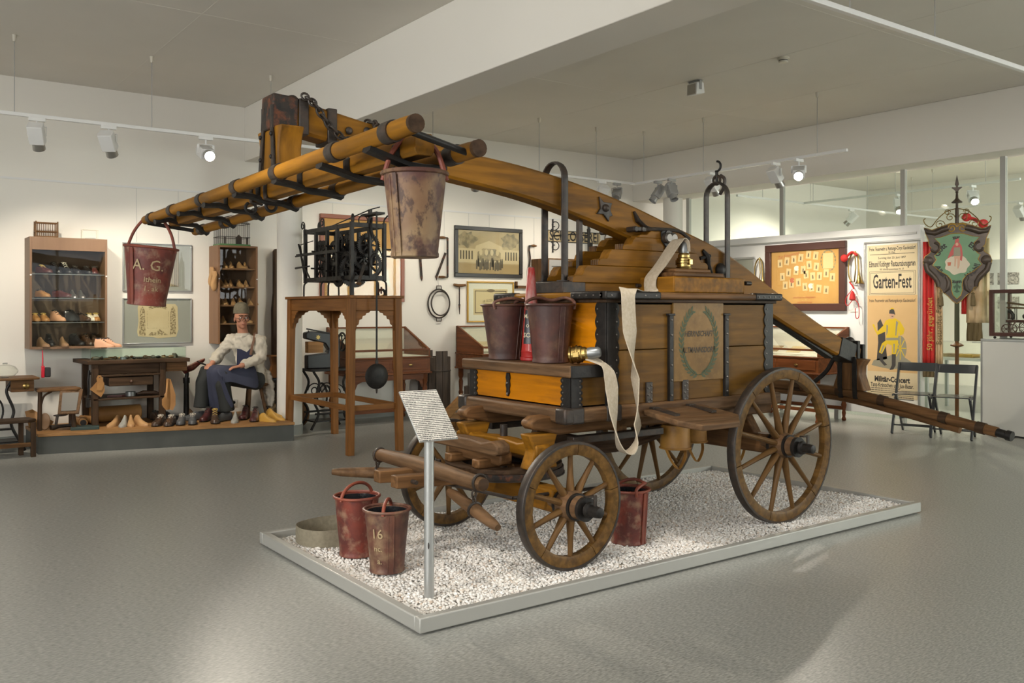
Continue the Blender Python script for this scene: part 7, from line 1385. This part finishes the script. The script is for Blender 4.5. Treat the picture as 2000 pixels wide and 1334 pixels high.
for s in (-1, 1):
    G().tube(scroll(BS @ V((s*.055, .37, .03)), .055, .012, 1.5, (s, 0, 0), (0, 0, 1), PI*.9, 26, -1), .008, 6).build('gilt_scroll', 'gilt', sb)
    G().lathe([(.055, 0), (.05, .02), (.03, .03), (.005, .035)], 20, BS @ Matrix.Translation((s*.30, .0, .02))).build('carved_volute', 'carved', sb)
    G().tube([BS @ V((s*x/1000, y/1000, .03)) for x, y in ((330, -30), (310, -110), (235, -190), (200, -250), (195, -300))], [.03, .032, .03, .026, .02], 10).build('carved_leaf', 'carved', sb)
    G().tube([BS @ V((s*x/1000, y/1000, .03)) for x, y in ((90, 375), (150, 360), (230, 325), (310, 335), (340, 380))], [.03, .036, .034, .026, .010], 10).build('carved_leaf', 'carved', sb)
    G().tube(scroll(BS @ V((s*.235, .145, .03)), .065, .03, .75, (s, 0, 0), (0, 0, 1), PI/2, 18, 1), .014, 8).build('carved_volute', 'carved', sb)
    G().tube([BS @ V((s*x/1000, y/1000, .03)) for x, y in ((110, -190), (85, -250), (95, -330), (140, -370))], [.016, .022, .022, .014], 10).build('carved_leaf', 'carved', sb)
    # tassels
    ts = G().rod((s*.165, -.05, SZ-.32), (s*.165, -.05, SZ-.37), .004, n=6).build('tassel_cord', 'fringe', sd_); G().lathe([(.006, .06), (.018, .05), (.014, .035), (.022, .0), (.028, -.09), (.02, -.10)], 14, Matrix.Translation((s*.165, -.05, SZ-.43))).build('tassel', 'fringe', sd_)
BF = BS @ Matrix.Translation((0, 0, .0302))
def fl_(name, m, poly, lift, z0=0): return G().prism([(x/1000, y/1000) for x, y in poly], z0, lift, BF).build(name, m, gf, flat=True)
fl_('painted_cloud', 'cloud', [((125+10*cos(a*7))*cos(a), -50+(110+10*sin(a*6))*sin(a)) for a in [2*PI*k/36 for k in range(36)]], .0005)
fl_('painted_cloak', 'cloak', [(-15, 205), (25, 205), (50, 160), (60, 60), (50, -10), (-40, 60), (-100, 20), (-70, 100), (-45, 160)], .001); fl_('painted_body', 'flesh', [(-30, 150), (30, 150), (35, 60), (28, -60), (15, -95), (5, -95), (5, 20), (-5, 20), (-15, -70), (-28, -70), (-25, 20), (-35, 60)], .0015)
fl_('painted_tunic', 'uniform_shade', [(-32, 150), (32, 150), (38, 50), (-36, 50)], .002); fl_('painted_face', 'flesh', [(15*cos(a), 185+20*sin(a)) for a in [2*PI*k/12 for k in range(12)]], .002); fl_('painted_plume', 'cloak', [(-25, 205), (-15, 240), (15, 255), (25, 225), (10, 205)], .0025); fl_('painted_bucket', 'card_red', [(-100, -20), (-60, -20), (-66, -60), (-94, -60)], .002)
fl_('painted_lily', 'green_dark', [(0, -255), (18, -290), (40, -300), (28, -330), (10, -310), (12, -345), (30, -360), (0, -375), (-30, -360), (-12, -345), (-10, -310), (-28, -330), (-40, -300), (-18, -290)], .001)
for b_, a0_, r_, s_, fl2 in (('Gott', 2.52, .215, .075, 1), ('zur', 1.60, .265, .05, 1), ('Ehr', .72, .225, .075, 1), ('Allen', 3.80, .215, .072, -1), ('zum', 4.71, .245, .05, -1), ('Wohl!', 5.62, .215, .072, -1)):
    vs, fs = text(b_, s_*1.1, bold=.003); vv = []
    for x, y, _ in vs:
        a = a0_-fl2*x/r_; rr = r_+fl2*y; vv.append((rr*cos(a), rr*sin(a)*1.0, .0014))
    G().add(vv, fs, BF).build('lettering', 'ink', gf, flat=True)
# spire and iron crown
G().lathe([(.02, .43), (.02, .60), (.014, .61), (.014, .66), (.055, .665), (.06, .675), (.03, .70), (.016, .72), (.012, .78), (.02, .79), (.01, .80)], 18, Matrix.Translation((0, -.03, SZ))).build('spire_stem', 'carved', sd_)
G().prism([(0, .99), (.012, .93), (.022, .88), (.012, .86), (.012, .845), (.05, .85), (.056, .84), (.03, .82), (.015, .80), (.012, .77), (-.012, .77), (-.015, .80), (-.03, .82), (-.056, .84), (-.05, .85), (-.012, .845), (-.012, .86), (-.022, .88), (-.012, .93)], -.008, .008, basis((0, -.03, SZ), (1, 0, 0), (0, 0, 1))).build('spear_tip', 'carved', sd_, .002)
for s in (-1, 1):
    for cx, cz, r in ((.07, .50, .05), (.18, .42, .055), (.10, .56, .035)): G().tube(scroll(BS @ V((s*cx, cz, 0)), r, .01, 1.4, (s, 0, 0), (0, 0, 1), PI, 22, -1), .005, 6).build('crown_scroll', 'brass', sd_)
    G().tube(bez([BS @ V((s*.015, .60, 0)), BS @ V((s*.11, .57, 0)), BS @ V((s*.20, .49, 0)), BS @ V((s*.27, .40, 0)), BS @ V((s*.33, .43, 0)), BS @ V((s*.35, .48, 0)), BS @ V((s*.33, .50, 0))]), .006, 6).build('crown_scroll', 'brass', sd_)
G().rod((0, -.03, 0), (0, -.03, SZ-.47), .022, n=14).build('pole', 'brown_z', sd_); G().rod((0, -.03, SZ-.93), (0, -.03, SZ-.46), .028, .026, 14).build('pole_wrapping', 'pole_wrap', sd_); G().lathe([(.03, 0), (.07, .012), (.07, .026), (.03, .05)], 20, Matrix.Translation((0, -.03, SZ-1.0))).build('pole_collar', 'brown_z', sd_)
def cloth(name, m, x0, x1, z0, z1, y, wav, par, t=.006):
    g = G(); nx, nz = 9, 12; g.v = [(x0+(x1-x0)*i/nx, y+wav*sin(i*1.9+j*.25), z0+(z1-z0)*j/nz) for j in range(nz+1) for i in range(nx+1)]
    g.f = [(j*(nx+1)+i, j*(nx+1)+i+1, (j+1)*(nx+1)+i+1, (j+1)*(nx+1)+i) for j in range(nz) for i in range(nx)]; o = g.build(name, m, par); k = o.modifiers.new('t', 'SOLIDIFY'); k.thickness = t; return o
rb1 = thing('sash_ribbon', 'bright red silk sash hanging left of the green shield', 'sash', (SX, SYY, 0), math.radians(-62.4)); cloth('silk', 'silk_red', -.36, -.235, SZ+.23, SZ-1.22, .02, .012, rb1); cloth('fringe', 'fringe', -.355, -.24, SZ-1.22, SZ-1.36, .02, .006, rb1, .012)
vs, fs = text('50 jähr. gegründet', .085, 'LEFT'); G().add([(-y-.285, x*1.0-.0, 0) for x, y, _ in vs], fs, basis((0, .0035, SZ-1.05), (1, 0, 0), (0, 0, 1))).build('lettering', 'gold_thread', rb1, flat=True)
rb2 = thing('sash_ribbon', 'cream silk sash with embroidered letters beside the red sash', 'sash', (SX, SYY, 0), math.radians(-62.4)); cloth('silk', 'silk_cream', -.228, -.15, SZ-.1, SZ-1.20, .03, .010, rb2); cloth('fringe', 'gold_thread', -.225, -.155, SZ-1.20, SZ-1.27, .03, .006, rb2, .01)
vs, fs = text('Bestandes-Feier', .085, 'LEFT'); G().add([(-y-.185, x, 0) for x, y, _ in vs], fs, basis((0, .012, SZ-.98), (1, 0, 0), (0, 0, 1))).build('lettering', 'fringe', rb2, flat=True)
rb3 = thing('sash_drape', 'cream silk drape with dark fringe behind the shield', 'drape', (SX, SYY, 0), math.radians(-62.4)); cloth('silk', 'silk_cream', .10, .335, SZ+.25, SZ-.72, .04, .015, rb3); cloth('fringe', 'fringe', .105, .26, SZ-.72, SZ-.93, .04, .008, rb3, .012); cloth('red_lining', 'silk_red', .05, .10, SZ+.2, SZ-.62, .05, .006, rb3)
rb4 = thing('sash_bow', 'red silk bow tied behind the iron crown of the standard', 'bow', (SX, SYY, 0), math.radians(-62.4)); G().ell((.10, .02, SZ+.50), .05, .015, .05).build('loop', 'silk_red', rb4); G().ell((.27, .02, SZ+.42), .055, .015, .05).build('loop', 'silk_red', rb4); G().tube(bez([(.10, .02, SZ+.5), (.2, .02, SZ+.46), (.28, .02, SZ+.36)]), .02, 8).build('tail', 'silk_red', rb4)
# ================================================================ folding chairs
def chair(lab, p, rz):
    t = thing('folding_chair', lab, 'chair', p, rz, 'black folding chairs')
    for s in (-1, 1):
        G().beam((s*.20, -.20, .004), (s*.20, .17, .785), .024, .046, (0, 1, 0)).build('front_leg', 'black_lacquer', t, .004); G().beam((s*.172, .22, .004), (s*.172, -.13, .455), .022, .042, (0, 1, 0)).build('rear_leg', 'black_lacquer', t, .004); G().beam((s*.186, -.235, .443), (s*.186, .16, .435), .012, .024).build('seat_rail', 'black_lacquer', t, .003)
    pts = [(.2*math.sin(a)/sin(.5), .150+.17*(cos(a)-cos(.5))*-1+.02, .745) for a in [-.5+k*.125 for k in range(9)]]; G().ribbon([(x, y+.0, z) for x, y, z in pts], (0, .35, .93), .10, .012).build('back_rail', 'black_lacquer', t)
    for k in range(5): y = -.215+k*.085; G().bx(-.185, .185, y, y+.068, .447, .457).build('seat_slat', 'black_lacquer', t, .003)
    G().rod((-.2, -.155, .10), (.2, -.155, .10), .008, n=8).build('cross_bar', 'black_lacquer', t); G().rod((-.172, .165, .075), (.172, .165, .075), .008, n=8).build('cross_bar', 'black_lacquer', t); G().rod((-.172, .10, .16), (.172, .10, .16), .008, n=8).build('cross_bar', 'black_lacquer', t); return t
CR = math.radians(-72)
chair('black folding chair in front of the poster', (9.74, 5.57, 0), CR); chair('black folding chair in front of the standard, nearest the pedestal', (9.75, 5.12, 0), CR)
# ================================================================ pedestal with engine model
pe = thing('pedestal', 'plain grey-white plinth at the right edge', 'pedestal', (10.26, 5.08, 0)); G().bx(0, .55, -2.2, 0, .02, 1.05).build('body', 'pedestal', pe, .004); G().bx(-.006, .556, -2.21, .006, 1.05, 1.075).build('top', 'pedestal_edge', pe, .003); G().bx(-.004, .01, -.012, .006, .02, 1.05).build('corner_profile', 'alu', pe)
gv = thing('model_vitrine', 'dark red wooden glass case on the plinth', 'glass case', (10.55, 4.35, 1.105)); vw, vd, vh = 1.36, .44, .52
for x in (-vd/2, vd/2-.04):
    for y in (-vw/2, vw/2-.045): G().bx(x, x+.04, y, y+.045, 0, vh).build('post', 'frame_brown', gv, .003)
    for z in (0, vh-.04): G().bx(x, x+.04, -vw/2+.045, vw/2-.045, z, z+.04).build('rail', 'frame_brown', gv, .003)
for y in (-vw/2, vw/2-.045):
    for z in (0, vh-.04): G().bx(-vd/2+.04, vd/2-.04, y, y+.045, z, z+.04).build('rail', 'frame_brown', gv, .003)
G().bx(-vd/2+.015, -vd/2+.018, -vw/2+.045, vw/2-.045, .04, vh-.04).build('glass', 'glass_clear', gv); G().bx(-vd/2+.04, vd/2-.04, vw/2-.02, vw/2-.017, .04, vh-.04).build('glass', 'glass_clear', gv); G().bx(-vd/2+.02, vd/2-.02, -vw/2+.02, vw/2-.02, .0, .02).build('floor_board', 'passe', gv)
for x in (-vd/2+.03, vd/2-.03):
    for y in (-vw/2+.05, 0, vw/2-.05): G().ell((x, y, -.015), .016, .016, .014).build('foot', 'iron_dark', gv)
mm = thing('engine_model', 'small wooden ladder-engine model inside the glass case', 'model', (10.55, 4.55, 1.127), PI/2)   # model length along world y
G().bx(-.28, .42, -.06, .06, .13, .16).build('chassis', 'frame_brown', mm, .003); G().bx(-.25, -.02, -.055, .055, .16, .19).build('toolbox', 'mahog_x', mm, .003); G().bx(-.5, -.28, -.05, .05, .12, .15).build('body', 'frame_brown', mm, .003)
for y in (-.03, .03): G().beam((-.5, y, .22), (.42, y, .36), .014, .018).build('ladder_rail', 'brown_x', mm)
for y in (-.035, .035): G().beam((-.5, y, .26), (.40, y, .30), .014, .018).build('ladder_rail', 'brown_x', mm)
for k in range(9): f = k/8; G().rod((-.45+.85*f, -.03, .228+.13*f), (-.45+.85*f, .03, .228+.13*f), .004, n=6).build('rung', 'brown_x', mm)
for x, r in ((.36, .055), (.22, .075), (.02, .075), (-.33, .06)):
    for y in (-.075, .075):
        wq = G().torus((x, y, r+.002), r-.006, .006, (0, 1, 0), 22, 6).build('wheel', 'frame_brown', mm)
        for k in range(4): a = PI*k/4; G().rod((x-r*.9*cos(a), y, r+.002-r*.9*sin(a)), (x+r*.9*cos(a), y, r+.002+r*.9*sin(a)), .003, n=5).build('spoke', 'frame_brown', wq)
for x in (.28, .30, .12): G().rod((x, 0, .16), (x, 0, .30), .005, n=6).build('strut', 'iron', mm)
for x, z in ((.18, .20), (.05, .20), (.10, .23)): G().ell((x, 0, z), .04, .03, .035).build('pump_part', 'iron_dark', mm)
G().torus((.38, 0, .20), .06, .02, (0, 1, 0), 18, 8).build('hose_reel', 'iron_dark', mm)
# ================================================================ beyond the glass
b0 = on_x(1958, 560, 16.55); t = thing('photo_board', 'grey board with group photographs on the far wall', 'photo board', (16.595, b0.y, 1.62), -PI/2)
G().bx(-.55, .38, -.03, 0, -.75, .68).build('board', 'mat_grey', t)
for x, z in ((-.36, .33), (.08, .33), (-.36, -.1), (.08, -.1)): G().bx(x-.17, x+.20, -.036, -.03, z-.10, z+.11).build('photograph', 'photo_grey', t)
t = thing('table_vitrine', 'low glass table case in the bay beyond the glass', 'glass case', (12.6, 6.2, 0)); G().bx(-.3, .3, -.7, .7, .70, .74).build('tray', 'white_metal', t); G().bx(-.3, .3, -.7, .7, .741, .95).build('glass_cover', 'glass_clear', t)
for x in (-.27, .27):
    for y in (-.67, .67): G().bx(x-.02, x+.02, y-.02, y+.02, 0, .70).build('leg', 'alu', t)
for k, (y, m) in enumerate(((-.4, 'felt_red'), (-.1, 'passe'), (.2, 'gilt'), (.45, 'photo_sepia'))): o = G().bx(-.12, .12, -.1, .1, 0, .04).build('exhibit_box', m, None, .004); o.location = (12.6, 6.2+y, .7415); tag(o, '%s exhibit box in the table case beyond the glass' % ['red', 'white', 'golden', 'brown'][k], 'box', 'exhibits beyond the glass')
